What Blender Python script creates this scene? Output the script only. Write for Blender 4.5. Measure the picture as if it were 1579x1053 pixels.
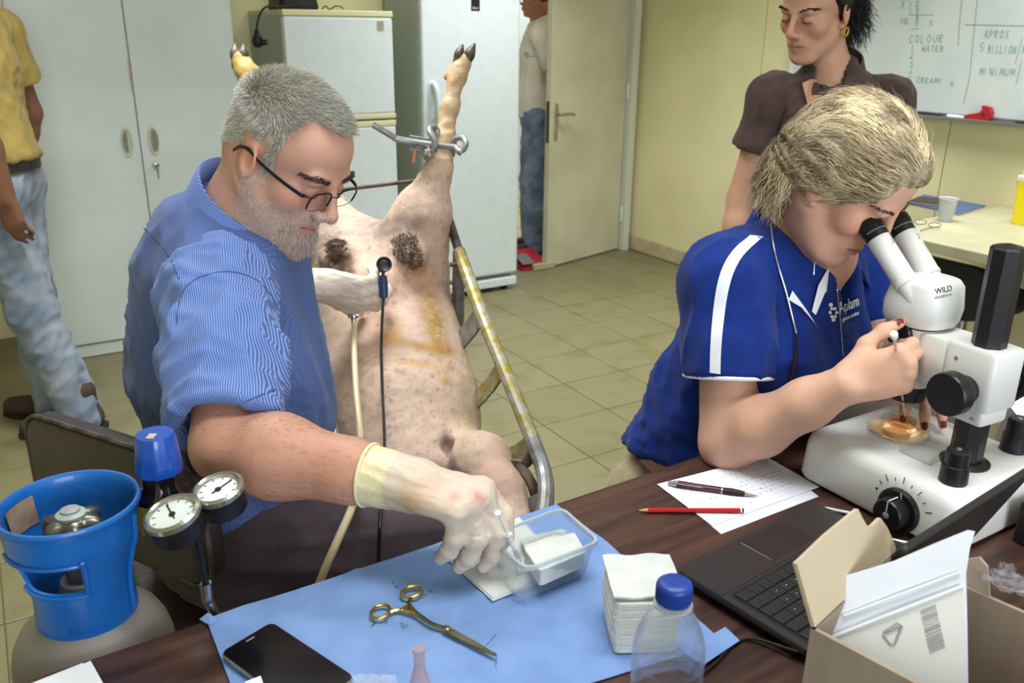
import bpy, bmesh, math, random
import numpy as np
from mathutils import Vector, Matrix
for o in list(bpy.data.objects): bpy.data.objects.remove(o)
SC = bpy.context.scene; COL = SC.collection
random.seed(7); RNG = np.random.default_rng(7)

# ---------------------------------------------------------------- camera
F, CX, CY, H = 1340., 789.5, 526.5, 1.42
_p = math.atan(F/3724); _r = math.atan(41/3724)
V3 = lambda *a: np.array(a, float)
FW = V3(0, math.cos(_p), -math.sin(_p)); _u = V3(0, math.sin(_p), math.cos(_p)); _x = V3(1, 0, 0)
RT = _x*math.cos(_r)+_u*math.sin(_r); UP = _u*math.cos(_r)-_x*math.sin(_r); OR = V3(0, 0, H)
cam = bpy.data.cameras.new('camera'); co = bpy.data.objects.new('camera', cam); COL.objects.link(co)
co.matrix_world = Matrix(((RT[0], UP[0], -FW[0], 0), (RT[1], UP[1], -FW[1], 0), (RT[2], UP[2], -FW[2], H), (0, 0, 0, 1)))
cam.sensor_width = 36; cam.lens = F/1579*36; cam.clip_start = .02
cam.dof.use_dof = True; cam.dof.focus_distance = 1.3; cam.dof.aperture_fstop = 9
SC.camera = co
# ---------------------------------------------------------------- world, lamps, exposure
SC.view_settings.view_transform = 'Standard'; SC.view_settings.look = 'None'
SC.view_settings.gamma = 1; SC.view_settings.use_curve_mapping = False; SC.view_settings.exposure = .15
w = bpy.data.worlds.new('world'); SC.world = w; w.use_nodes = True
w.node_tree.nodes['Background'].inputs[0].default_value = (.86, .93, 1, 1)
w.node_tree.nodes['Background'].inputs[1].default_value = .7
def area(name, loc, target, sx, sy, power, col=(1, 1, 1)):
    l = bpy.data.lights.new(name, 'AREA'); l.shape = 'RECTANGLE'; l.size = sx; l.size_y = sy; l.energy = power; l.color = col
    o = bpy.data.objects.new(name, l); COL.objects.link(o); o.location = loc
    o.rotation_euler = (Vector(target)-Vector(loc)).to_track_quat('-Z', 'Y').to_euler(); return o
for lx0, ly0, lw0 in ((-.8, 2.3, 28), (.25, 4.2, 21), (1.5, 3.2, 19), (.35, .9, 11)):  # added overhead fill without fixtures, spread narrowed to favour floor and lower walls
    area('ceiling_fill', (lx0, ly0, 2.55), (lx0, ly0, 0), 1.3, .5, lw0, (.98, 1, 1)).data.spread = math.radians(108)
area('rear_fill', (2.3, -3.9, 1.8), (0, 3.0, .5), 3.0, 1.7, 138, (.95, .98, 1))  # added soft fill from behind the camera, no window stands here
area('hall_light', (.1, 7.0, 2.35), (.1, 6.6, 0), 1.0, .6, 22, (.95, 1, 1))

# ---------------------------------------------------------------- projection helpers: a viewing ray cut at a real depth or plane
def ray(u, v): return FW+RT*(u-CX)/F+UP*(CY-v)/F
def D(u, v, d): return OR+ray(u, v)*d
def T(u, v, z=.75):
    r = ray(u, v); return OR+r*((z-H)/r[2])
def PL(u, v, P, n):
    r = ray(u, v); n = np.asarray(n, float); return OR+r*(((np.asarray(P)-OR)@n)/(r@n))
def nz(a): a = np.asarray(a, float); return a/np.linalg.norm(a)
TH = math.radians(31.7); A = V3(math.cos(TH), math.sin(TH), 0); B = V3(math.sin(TH), -math.cos(TH), 0); ZZ = V3(0, 0, 1)

# ---------------------------------------------------------------- materials
def lin(c):
    c = [x/255 for x in c]; return tuple(x/12.92 if x <= .04045 else ((x+.055)/1.055)**2.4 for x in c)
def M(name, c, r=.5, m=0, c2=None, ns=8, nd=4, lo=.4, hi=.62, b=0, bs=60, spec=.5, tr=0, ior=1.45, sss=0, coat=0, sheen=0,
      vc=False, emit=0, stretch=None, rnd=0, stripe=None, alpha=1, world=False):
    mt = bpy.data.materials.new(name); mt.use_nodes = True; nt = mt.node_tree; N = nt.nodes; L = nt.links
    p = N['Principled BSDF']; p.inputs['Roughness'].default_value = r; p.inputs['Metallic'].default_value = m
    p.inputs['Specular IOR Level'].default_value = spec; p.inputs['IOR'].default_value = ior
    p.inputs['Transmission Weight'].default_value = tr; p.inputs['Coat Weight'].default_value = coat
    p.inputs['Sheen Weight'].default_value = sheen; p.inputs['Alpha'].default_value = alpha
    if sss: p.inputs['Subsurface Weight'].default_value = sss; p.inputs['Subsurface Radius'].default_value = (.012, .005, .003); p.inputs['Subsurface Scale'].default_value = .6
    src = None
    if vc:
        a = N.new('ShaderNodeAttribute'); a.attribute_name = 'col'; src = a.outputs['Color']
    tc = N.new('ShaderNodeTexCoord'); vec = tc.outputs['Object']
    if world: vec = N.new('ShaderNodeNewGeometry').outputs['Position']
    if stretch:
        mp = N.new('ShaderNodeMapping'); mp.inputs['Scale'].default_value = stretch; L.new(vec, mp.inputs[0]); vec = mp.outputs[0]
    def mix(fac, c1, c2_, mode='MIX'):
        x = N.new('ShaderNodeMix'); x.data_type = 'RGBA'; x.blend_type = mode
        for s, val in ((0, fac), (6, c1), (7, c2_)):
            if isinstance(val, (tuple, float, int)): x.inputs[s].default_value = val if s == 0 else (*val[:3], 1)
            else: L.new(val, x.inputs[s])
        return x.outputs[2]
    def ramp(val, a, b_):
        x = N.new('ShaderNodeMapRange'); L.new(val, x.inputs[0]); x.inputs[1].default_value = a; x.inputs[2].default_value = b_; return x.outputs[0]
    base = src if src is not None else (*lin(c), 1)
    if stripe:      # (direction, period, colour, duty)
        dr, per, sc, duty = stripe
        vm = N.new('ShaderNodeVectorMath'); vm.operation = 'DOT_PRODUCT'; L.new(tc.outputs['Object'], vm.inputs[0]); vm.inputs[1].default_value = tuple(dr)
        ml = N.new('ShaderNodeMath'); ml.operation = 'MULTIPLY'; L.new(vm.outputs['Value'], ml.inputs[0]); ml.inputs[1].default_value = 1/per
        fr = N.new('ShaderNodeMath'); fr.operation = 'FRACT'; L.new(ml.outputs[0], fr.inputs[0])
        tri = N.new('ShaderNodeMath'); tri.operation = 'PINGPONG'; L.new(fr.outputs[0], tri.inputs[0]); tri.inputs[1].default_value = .5
        base = mix(ramp(tri.outputs[0], duty-.06, duty+.06), base, (*lin(sc), 1))
    nzo = None
    if c2 is not None:
        n = N.new('ShaderNodeTexNoise'); n.inputs['Scale'].default_value = ns; n.inputs['Detail'].default_value = nd; L.new(vec, n.inputs['Vector']); nzo = n.outputs[0]
        base = mix(ramp(n.outputs[0], lo, hi), base, (*lin(c2), 1))
    if rnd:
        oi = N.new('ShaderNodeObjectInfo'); hs = N.new('ShaderNodeHueSaturation')
        mr = N.new('ShaderNodeMapRange'); L.new(oi.outputs['Random'], mr.inputs[0]); mr.inputs[3].default_value = 1-rnd; mr.inputs[4].default_value = 1+rnd
        L.new(mr.outputs[0], hs.inputs['Value'])
        if isinstance(base, tuple): hs.inputs['Color'].default_value = (*base[:3], 1)
        else: L.new(base, hs.inputs['Color'])
        base = hs.outputs[0]
    if isinstance(base, tuple): p.inputs['Base Color'].default_value = (*base[:3], 1)
    else: L.new(base, p.inputs['Base Color'])
    if emit: p.inputs['Emission Color'].default_value = (*lin(c), 1); p.inputs['Emission Strength'].default_value = emit
    if b:
        n = N.new('ShaderNodeTexNoise'); n.inputs['Scale'].default_value = bs; n.inputs['Detail'].default_value = 4; L.new(vec, n.inputs['Vector'])
        bp = N.new('ShaderNodeBump'); bp.inputs['Strength'].default_value = b; bp.inputs['Distance'].default_value = .01; L.new(n.outputs[0], bp.inputs['Height']); L.new(bp.outputs[0], p.inputs['Normal'])
    return mt

# ---------------------------------------------------------------- objects
def root(name, label, cat, loc=(0, 0, 0), group=None):
    o = bpy.data.objects.new(name, None); COL.objects.link(o); o.location = tuple(loc); o.empty_display_size = .05
    o['label'] = label; o['category'] = cat
    if group: o['group'] = group
    return o
def tag(o, label, cat, group=None):
    o['label'] = label; o['category'] = cat
    if group: o['group'] = group
    return o
def wloc(o):
    v = Vector((0, 0, 0))
    while o is not None:
        v += o.location; o = o.parent
    return v
def link(name, me, mat, parent=None, loc=None, smooth=None, label=None):
    """mesh given in world coordinates; the object's origin goes to loc (default: its parent's origin, else the mesh centre at its base)"""
    if mat is not None and not len(me.materials): me.materials.append(mat)
    n = len(me.vertices); co_ = np.empty(n*3, np.float32); me.vertices.foreach_get('co', co_); co_ = co_.reshape(-1, 3)
    if loc is None:
        mn, mx = co_.min(0), co_.max(0); loc = ((mn[0]+mx[0])/2, (mn[1]+mx[1])/2, mn[2])
    co_ -= np.array(loc, np.float32); me.vertices.foreach_set('co', co_.ravel()); me.update()
    o = bpy.data.objects.new(name, me); COL.objects.link(o)
    if parent is not None: o.parent = parent; o.location = Vector(loc)-wloc(parent)
    else: o.location = tuple(loc)
    if smooth is not None: shade(me, smooth)
    if label: o['label'] = label
    return o
def shade(me, ang=40):
    me.polygons.foreach_set('use_smooth', [True]*len(me.polygons))
    if ang < 179:
        bm = bmesh.new(); bm.from_mesh(me); a = math.radians(ang)
        for e in bm.edges:
            e.smooth = not (len(e.link_faces) == 2 and e.calc_face_angle(0) > a)
        bm.to_mesh(me); bm.free()
def mesh(vs, fs, name='m'):
    me = bpy.data.meshes.new(name); me.from_pydata([tuple(map(float, v)) for v in vs], [], [tuple(map(int, f)) for f in fs]); me.update(); return me
def join(*mm):
    vs = []; fs = []
    for me in mm:
        k = len(vs); vs += [tuple(v.co) for v in me.vertices]; fs += [tuple(i+k for i in p.vertices) for p in me.polygons]
    return mesh(vs, fs)
def box(c, size, ax=None, bev=0, seg=2):
    """centre, full sizes along the axes ax (rows)"""
    ax = np.array(ax) if ax is not None else np.eye(3); s = np.array(size)/2
    bm = bmesh.new(); bmesh.ops.create_cube(bm, size=2)
    for v in bm.verts: v.co = Vector((v.co.x*s[0], v.co.y*s[1], v.co.z*s[2]))
    if bev: bmesh.ops.bevel(bm, geom=list(bm.edges), offset=bev, segments=seg, profile=.5, affect='EDGES')
    for v in bm.verts:
        q = np.array(c)+v.co.x*ax[0]+v.co.y*ax[1]+v.co.z*ax[2]; v.co = Vector(q)
    if np.linalg.det(ax) < 0: bmesh.ops.reverse_faces(bm, faces=bm.faces)
    me = bpy.data.meshes.new('m'); bm.to_mesh(me); bm.free(); return me
ROOM = (A, -B, ZZ)
def frame(ax, hint=None):
    z = nz(ax); h = np.array(hint if hint is not None else (1, 0, 0), float)
    if abs(z@nz(h)) > .95: h = V3(0, 1, 0) if hint is None else V3(.3, .5, .8)
    x = nz(h-z*(h@z)); return x, np.cross(z, x), z
def lathe(c, ax, prof, n=32, hint=None, caps=True):
    """profile [(radius, height along ax)]"""
    x, y, z = frame(ax, hint); vs = []; fs = []; c = np.array(c, float)
    for r, h in prof:
        for i in range(n):
            a = 2*math.pi*i/n; vs.append(c+z*h+(x*math.cos(a)+y*math.sin(a))*r)
    for j in range(len(prof)-1):
        for i in range(n):
            k = (i+1) % n; fs.append((j*n+i, j*n+k, (j+1)*n+k, (j+1)*n+i))
    if caps: fs.append(tuple(range(n))[::-1]); fs.append(tuple((len(prof)-1)*n+i for i in range(n)))
    return mesh(vs, fs)
def cyl(a, b, r, n=20, r2=None, bev=0):
    a = np.array(a, float); b = np.array(b, float); L_ = np.linalg.norm(b-a); r2 = r if r2 is None else r2
    pr = [(r, 0), (r2, L_)] if not bev else [(r-bev, 0), (r, bev), (r2, L_-bev), (r2-bev, L_)]
    return lathe(a, b-a, pr, n)
def smoothpath(pts, n=8):
    """Catmull-Rom through points (any dimension)"""
    P = np.array(pts, float); P = np.vstack([2*P[0]-P[1], P, 2*P[-1]-P[-2]]); out = []
    for i in range(1, len(P)-2):
        for k in range(n):
            t = k/n; out.append(.5*((2*P[i])+(-P[i-1]+P[i+1])*t+(2*P[i-1]-5*P[i]+4*P[i+1]-P[i+2])*t*t+(-P[i-1]+3*P[i]-3*P[i+1]+P[i+2])*t**3))
    out.append(P[-2]); return np.array(out)
def tubeVF(pts, r, n=8, closed=False, flat=None, hint=None):
    P = np.array(pts, float); m = len(P); rr = np.full(m, r, float) if np.isscalar(r) else np.array(r, float)
    if closed: tg = np.roll(P, -1, 0)-np.roll(P, 1, 0)
    else: tg = np.gradient(P, axis=0)
    tg /= np.linalg.norm(tg, axis=1)[:, None]+1e-12
    x, y, _ = frame(tg[0], hint); vs = []; fs = []
    an = np.arange(n)*2*math.pi/n
    for i in range(m):
        x = nz(x-tg[i]*(x@tg[i])); y = np.cross(tg[i], x); f = 1 if flat is None else flat
        vs.append(P[i]+rr[i]*(np.cos(an)[:, None]*x+f*np.sin(an)[:, None]*y))
    vs = np.vstack(vs)
    for j in range(m if closed else m-1):
        q = (j+1) % m
        for i in range(n):
            k = (i+1) % n; fs.append((j*n+i, j*n+k, q*n+k, q*n+i))
    if not closed: fs.append(tuple(range(n))[::-1]); fs.append(tuple((m-1)*n+i for i in range(n)))
    return vs, fs
def tube(pts, r, n=8, **k): return mesh(*tubeVF(pts, r, n, **k))
def prism(poly, up, depth):
    """closed planar outline (world points) extruded along up by depth"""
    P = [np.array(p, float) for p in poly]; n = len(P); d = np.array(up, float)*depth
    me = mesh(P+[p+d for p in P], [tuple(range(n))[::-1], tuple(range(n, 2*n))]+[(i, (i+1) % n, n+(i+1) % n, n+i) for i in range(n)])
    bm = bmesh.new(); bm.from_mesh(me); bmesh.ops.recalc_face_normals(bm, faces=bm.faces); bm.to_mesh(me); bm.free(); return me
def rrect(w, h, r, n=6):
    out = []
    for cx, cy, a0 in ((w/2-r, h/2-r, 0), (-w/2+r, h/2-r, 90), (-w/2+r, -h/2+r, 180), (w/2-r, -h/2+r, 270)):
        for i in range(n+1):
            a = math.radians(a0+90*i/n); out.append((cx+r*math.cos(a), cy+r*math.sin(a)))
    return out
def slab(c, ax, w, h, r, t, bev=.002):
    """rounded-rectangle plate: centre of the underside, axes (x, y, normal)"""
    c = np.array(c, float); R = []
    for ins, z in ((bev, 0), (0, bev), (0, t-bev), (bev, t)):
        R.append([c+ax[0]*x+ax[1]*y+ax[2]*z for x, y in rrect(w-2*ins, h-2*ins, max(r-ins, .0005))])
    return loft(R, True)
def loft(R, caps=True):
    n = len(R[0]); vs = [p for r in R for p in r]; fs = []
    for j in range(len(R)-1):
        for i in range(n):
            k = (i+1) % n; fs.append((j*n+i, j*n+k, (j+1)*n+k, (j+1)*n+i))
    if caps: fs += [tuple(range(n))[::-1], tuple((len(R)-1)*n+i for i in range(n))]
    me = mesh(vs, fs); bm = bmesh.new(); bm.from_mesh(me); bmesh.ops.recalc_face_normals(bm, faces=bm.faces); bm.to_mesh(me); bm.free(); return me
def text(name, s, size, c, x, y, mat, parent, depth=.0006, label=None, align='CENTER'):
    """flat lettering, centred at c, reading along x with y upward"""
    cu = bpy.data.curves.new('t', 'FONT'); cu.body = s; cu.size = size; cu.align_x = align; cu.align_y = 'CENTER'; cu.resolution_u = 3; cu.extrude = depth/2
    t = bpy.data.objects.new('t', cu); COL.objects.link(t); dg = bpy.context.evaluated_depsgraph_get(); me = bpy.data.meshes.new_from_object(t.evaluated_get(dg))
    bpy.data.objects.remove(t); bpy.data.curves.remove(cu)
    x = nz(x); y = nz(y-x*(y@x)); n = np.cross(x, y); c = np.array(c, float)
    for v in me.vertices: v.co = Vector(c+x*v.co.x+y*v.co.y+n*v.co.z)
    me.materials.clear(); return link(name, me, mat, parent, wloc(parent) if parent else None, label=label)
def subsurf(me, lv=2):
    o = bpy.data.objects.new('t', me); COL.objects.link(o); md = o.modifiers.new('s', 'SUBSURF'); md.levels = lv; md.render_levels = lv
    r = bpy.data.meshes.new_from_object(o.evaluated_get(bpy.context.evaluated_depsgraph_get())); bpy.data.objects.remove(o); return r
def copytree(o, parent=None, loc=None, rotz=None):
    c = o.copy(); COL.objects.link(c); c.parent = parent
    if loc is not None: c.location = tuple(loc)
    if rotz is not None: c.rotation_euler = (0, 0, rotz)
    for ch in list(o.children): copytree(ch, c)
    return c

# ---------------------------------------------------------------- implicit surfaces: one smooth closed skin out of blended tapered limbs
def axis_(lo, hi, h, fine):
    out = [lo]; x = lo
    while x < hi:
        s = h
        for a, b, f in fine:
            if a-1e-9 <= x < b: s = min(s, f)
            elif x < a: s = min(s, max(f, (a-x)*.5+f))
            else: s = min(s, max(f, (x-b)*.5+f))
        x += s; out.append(x)
    return np.array(out, np.float32)
class Skin:
    def __init__(s, lo, hi, h, fine=()):
        """fine: list of (lo, hi, step) boxes where the lattice is denser"""
        s.g = [axis_(lo[i], hi[i], h, [(f[0][i], f[1][i], f[2]) for f in fine]) for i in range(3)]
        s.v = np.full([len(a) for a in s.g], .08, np.float32)
    def _do(s, lo, hi, k, fn, mode):
        i = [(max(np.searchsorted(a, lo[q])-1, 0), min(np.searchsorted(a, hi[q])+1, len(a))) for q, a in enumerate(s.g)]
        if any(b-a < 1 for a, b in i): return
        sl = tuple(slice(a, b) for a, b in i); X = s.g[0][sl[0]][:, None, None]; Y = s.g[1][sl[1]][None, :, None]; Z = s.g[2][sl[2]][None, None, :]
        d = fn(X, Y, Z).astype(np.float32); v = s.v[sl]
        if mode == 'add': e = np.maximum(k-np.abs(v-d), 0); s.v[sl] = np.minimum(v, d)-e*e/(4*k)
        else:
            d = -d; e = np.maximum(k-np.abs(v-d), 0); s.v[sl] = np.maximum(v, d)+e*e/(4*k)
    def cone(s, a, b, ra, rb, k=.02, flat=None, mode='add', flatcap=False):
        a = np.array(a, float); b = np.array(b, float); rm = max(ra, rb)+k+.012
        if flat is not None: fn_, fs = nz(flat[0]), flat[1]; rm *= max(1, fs)
        ab = b-a; L2 = max(ab@ab, 1e-9)
        def fn(X, Y, Z):
            x, y, z = X-a[0], Y-a[1], Z-a[2]; tt = (x*ab[0]+y*ab[1]+z*ab[2])/L2; t = np.clip(tt, 0, 1)
            x, y, z = x-t*ab[0], y-t*ab[1], z-t*ab[2]
            if flat is not None:
                q = (x*fn_[0]+y*fn_[1]+z*fn_[2])*(1/fs-1); x, y, z = x+q*fn_[0], y+q*fn_[1], z+q*fn_[2]
            r = ra+(rb-ra)*t; d = np.sqrt(x*x+y*y+z*z)-r
            if flat is not None: d = d*min(1, fs**.5)
            if flatcap: d = np.maximum(d, (np.abs(tt-.5)-.5)*math.sqrt(L2))
            return d
        s._do(np.minimum(a, b)-rm, np.maximum(a, b)+rm, k, fn, mode); return s
    def path(s, pts, rs, k=.02, **kw):
        for i in range(len(pts)-1): s.cone(pts[i], pts[i+1], rs[i], rs[i+1], k, **kw)
        return s
    def ball(s, c, r, k=.02, ax=None, mode='add'):
        """ellipsoid: radii r along the axes ax"""
        c = np.array(c, float); r = np.array([r]*3 if np.isscalar(r) else r, float); Rm = np.array(ax if ax is not None else np.eye(3)); m = r.max()+k+.012
        def fn(X, Y, Z):
            x, y, z = X-c[0], Y-c[1], Z-c[2]; k0 = 0; k1 = 0
            for i in range(3):
                q = x*Rm[i][0]+y*Rm[i][1]+z*Rm[i][2]; q = q/r[i]; k0 = k0+q*q; q = q/r[i]; k1 = k1+q*q
            k0 = np.sqrt(k0); k1 = np.sqrt(k1)+1e-6; return k0*(k0-1)/k1
        s._do(c-m, c+m, k, fn, mode); return s
    def cut(s, P, n):
        """keep the side the normal n points away from"""
        P = np.array(P); n = nz(n)
        X, Y, Z = s.g[0][:, None, None], s.g[1][None, :, None], s.g[2][None, None, :]
        s.v = np.maximum(s.v, ((X-P[0])*n[0]+(Y-P[1])*n[1]+(Z-P[2])*n[2]).astype(np.float32)); return s
    def verts(s, smooth=2):
        v = s.v; neg = v < 0; n = [q-1 for q in v.shape]
        cc = np.zeros(n, np.int8)
        for i in (0, 1):
            for j in (0, 1):
                for k in (0, 1): cc += neg[i:n[0]+i, j:n[1]+j, k:n[2]+k]
        ids = np.argwhere((cc > 0) & (cc < 8)); idx = np.full(n, -1, np.int64); idx[tuple(ids.T)] = np.arange(len(ids))
        acc = np.zeros((len(ids), 3)); cnt = np.zeros(len(ids)); g = s.g
        for axn in range(3):
            o = [q for q in range(3) if q != axn]
            for p in (0, 1):
                for q in (0, 1):
                    i0 = ids.copy(); i0[:, o[0]] += p; i0[:, o[1]] += q; i1 = i0.copy(); i1[:, axn] += 1
                    a = v[tuple(i0.T)]; b = v[tuple(i1.T)]; m = (a < 0) != (b < 0); t = a[m]/(a[m]-b[m])
                    pos = np.stack([g[d][i0[m, d]] for d in range(3)], 1).astype(float)
                    pos[:, axn] += t*(g[axn][i1[m, axn]]-g[axn][i0[m, axn]]); acc[m] += pos; cnt[m] += 1
        P = acc/cnt[:, None]; Q = []
        for axn in range(3):
            o = [(axn+1) % 3, (axn+2) % 3]
            sa = [slice(1, -1)]*3; sa[axn] = slice(0, -1); sb = [slice(1, -1)]*3; sb[axn] = slice(1, None)
            a = neg[tuple(sa)]; b = neg[tuple(sb)]; e = np.argwhere(a != b); fl = a[tuple(e.T)]
            off = np.array([1, 1, 1]); off[axn] = 0; e = e+off
            c = []
            for p, q in ((1, 1), (0, 1), (0, 0), (1, 0)):
                w_ = e.copy(); w_[:, o[0]] -= p; w_[:, o[1]] -= q; c.append(idx[tuple(w_.T)])
            c = np.stack(c, 1); c[~fl] = c[~fl][:, ::-1]; Q.append(c)
        Q = np.vstack(Q); Q = Q[(Q >= 0).all(1)]
        for it in range(smooth*2):
            P = P+(.5 if it % 2 == 0 else -.52)*(relax(P, Q)-P)
        return P, Q
def relax(P, Q):
    n = len(P); s = np.zeros((n, 3)); c = np.zeros(n)
    for i in range(4):
        a, b = Q[:, i], Q[:, (i+1) % 4]
        for d in range(3): s[:, d] += np.bincount(a, P[b, d], n)+np.bincount(b, P[a, d], n)
        c += np.bincount(a, minlength=n)+np.bincount(b, minlength=n)
    return s/np.maximum(c, 1)[:, None]
def normals(P, Q):
    f = np.cross(P[Q[:, 2]]-P[Q[:, 0]], P[Q[:, 3]]-P[Q[:, 1]]); n = np.zeros_like(P)
    for i in range(4):
        for d in range(3): n[:, d] += np.bincount(Q[:, i], f[:, d], len(P))
    return n/(np.linalg.norm(n, axis=1)[:, None]+1e-12)
def pmesh(P, Q, col=None, smooth=True):
    me = bpy.data.meshes.new('m'); n, q = len(P), len(Q)
    me.vertices.add(n); me.vertices.foreach_set('co', np.asarray(P, np.float32).ravel())
    me.loops.add(q*4); me.polygons.add(q); me.loops.foreach_set('vertex_index', np.asarray(Q, np.int32).ravel())
    me.polygons.foreach_set('loop_start', np.arange(q, dtype=np.int32)*4); me.update(calc_edges=True)
    if smooth: me.polygons.foreach_set('use_smooth', np.ones(q, bool))
    if col is not None:
        at = me.color_attributes.new('col', 'FLOAT_COLOR', 'POINT'); at.data.foreach_set('color', np.hstack([col, np.ones((n, 1))]).astype(np.float32).ravel())
    return me
def vnoise(P, sc, seed=0):
    """value noise in -1..1"""
    q = np.asarray(P)*np.asarray(sc, float)+seed*17.31+100; i = np.floor(q).astype(np.int64); f = q-i; f = f*f*(3-2*f); out = 0
    for a in (0, 1):
        for b in (0, 1):
            for c in (0, 1):
                h = ((i[:, 0]+a)*73856093) ^ ((i[:, 1]+b)*19349663) ^ ((i[:, 2]+c)*83492791); h = (h*2654435761 & 0xffffffff) >> 8
                h = ((h*1103515245+12345) & 0xffffff)/float(0xffffff)*2-1
                out = out+h*(f[:, 0] if a else 1-f[:, 0])*(f[:, 1] if b else 1-f[:, 1])*(f[:, 2] if c else 1-f[:, 2])
    return out
def wrinkle(P, d, Ln, W, seed=0):
    """ridges running along d, Ln long and W wide"""
    x, y, z = frame(d); q = np.stack([P@z/Ln, P@x/W, P@y/W], 1); n = vnoise(q, 1, seed); return 1-2*np.abs(n)**.7
def sst(x, a, b): t = np.clip((x-a)/(b-a), 0, 1); return t*t*(3-2*t)
def strands(roots, dirs, length, r, n=3, seg=6, bend=None, wave=0, seed=1, cols=None):
    """many tapered hairs in one mesh; bend(P, dir, t) returns the new direction at each step"""
    R = np.random.default_rng(seed); m = len(roots); L_ = np.asarray(length)*np.ones(m); P = np.array(roots, float); d = np.array(dirs, float); rings = []; ph = R.uniform(0, 6.28, m)
    ref = nzr(np.cross(d, np.array([.31, .52, .8])))
    for j in range(seg+1):
        t = j/seg; e1 = nzr(ref-d*np.sum(ref*d, 1)[:, None]); e2 = np.cross(d, e1)
        rad = (r*(1-t)**.6+r*.08)*np.ones(m) if np.isscalar(r) else (r*((1-t)**.6+.08))
        off = (e1*np.sin(ph+t*9)[:, None]+e2*np.cos(ph*1.7+t*8)[:, None])*wave*t if wave else 0
        rings.append(np.stack([P+off+(e1*math.cos(a)+e2*math.sin(a))*rad[:, None] for a in [2*math.pi*i/n for i in range(n)]], 1))
        if bend is not None: d = nzr(bend(P, d, t))
        P = P+d*(L_/seg)[:, None]
    V = np.stack(rings, 1).reshape(-1, 3); base = (np.arange(m)*(seg+1)*n)[:, None]; Q = []
    for j in range(seg):
        for i in range(n):
            k = (i+1) % n; Q.append(base+np.array([[j*n+i, j*n+k, (j+1)*n+k, (j+1)*n+i]]))
    Q = np.vstack(Q); c = None
    if cols is not None: c = np.repeat(cols, (seg+1)*n, 0)
    return pmesh(V, Q, c)
def nzr(a): return a/(np.linalg.norm(a, axis=1)[:, None]+1e-12)
# ================================================================ the room
CORNER = V3(.79, 5.90, 0)
m_yellow = M('yellow_wall_paint', (230, 223, 180), .55, c2=(220, 213, 166), ns=2.2, b=.05, bs=90)
m_white = M('white_enamel', (214, 223, 224), .32, c2=(206, 215, 214), ns=3, b=.015, bs=200)
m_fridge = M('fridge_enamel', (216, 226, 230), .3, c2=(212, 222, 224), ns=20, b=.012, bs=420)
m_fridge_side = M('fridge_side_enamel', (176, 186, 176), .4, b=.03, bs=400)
m_cream = M('cream_trim', (216, 212, 172), .45)
m_door = M('door_paint', (203, 200, 174), .5, c2=(190, 186, 156), ns=3, b=.03, bs=30)
m_tile = M('floor_tile', (118, 113, 82), .42, c2=(96, 90, 48), ns=7, nd=9, lo=.5, hi=.85, b=.06, bs=30, rnd=.045, world=True)
m_grout = M('tile_grout', (92, 86, 60), .9)
m_ceil = M('ceiling_paint', (238, 236, 222), .8)
m_skirt = M('skirting_tile', (196, 184, 152), .4, c2=(180, 168, 135), ns=12)
m_dark = M('dark_gap', (26, 26, 24), .8)
m_steel = M('steel', (190, 192, 190), .25, 1, b=.02)
m_black = M('black_plastic', (22, 21, 24), .42, b=.03, bs=300)
m_blackm = M('matt_black_plastic', (30, 29, 32), .6, b=.05, bs=200)
m_greyp = M('grey_plastic', (150, 152, 150), .45)
m_brass = M('door_brass', (172, 168, 150), .35, .8)

def struct(name, me, mat, parent=None):
    o = link(name, me, mat, parent); o['kind'] = 'structure'; return o
def slabv(P, ax, lx, z0, z1, th, n):
    """wall slab: from P along ax for lx, z0..z1, thickness th behind the face (n = face normal)"""
    c = np.array(P)+ax*lx/2-n*th/2; c[2] = (z0+z1)/2; return box(c, (lx, th, z1-z0), (ax, n, ZZ))
# floor: slab with the tiles on it as pieces
fl = struct('floor', box((0, 3.2, -.03), (7.6, 8.4, .05)), m_grout)
ts = .302; tv = T(837.9, 655.2, 0); a0 = math.radians(31.3); ta = V3(math.cos(a0), math.sin(a0), 0); tb = V3(-math.sin(a0), math.cos(a0), 0)
def tile_me(c):
    h = ts/2-.0016; k = .0025; vs = []
    for s, z in ((h, -.006), (h, -.0012), (h-k, 0)):
        for x, y in ((1, 1), (-1, 1), (-1, -1), (1, -1)): vs.append(np.array(c)+ta*x*s+tb*y*s+ZZ*z)
    return mesh(vs, [(j*4+i, j*4+(i+1) % 4, j*4+4+(i+1) % 4, j*4+4+i) for j in (0, 1) for i in range(4)]+[(8, 9, 10, 11)])
def proj(P):
    d = np.array(P)-OR; z = d@FW; return CX+F*(d@RT)/z, CY-F*(d@UP)/z, z
cells = []
for i in range(-16, 18):
    for j in range(-14, 18):
        c = tv+ta*(i+.5)*ts+tb*(j+.5)*ts; u, v, z = proj(c)
        if z < .8 or np.dot(c-CORNER, A) > -.1 or not (-200 < u < 1900 and 330 < v < 1500): continue
        if np.dot(c-CORNER, -B) > .9: continue
        vis = (u < 420 and v > 500) or (600 < u < 1130 and v < 900)
        cells.append((0 if vis else 1, z, c))
cells.sort(key=lambda q: (q[0], q[1])); tile_data = None
for n_, (vis, z, c) in enumerate(cells[:295]):
    if tile_data is None:
        o = link('tile', tile_me(c), m_tile, fl, loc=tuple(c)); tile_data = o.data
    else:
        o = bpy.data.objects.new('tile', tile_data); COL.objects.link(o); o.parent = fl; o.location = Vector(tuple(c))-fl.location
    o.location.z += random.uniform(-.0004, .0002)
if len(cells) > 295:
    o = link('tile_field', join(*[tile_me(c) for _, _, c in cells[295:]]), m_tile, fl); o['kind'] = 'stuff'
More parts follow.
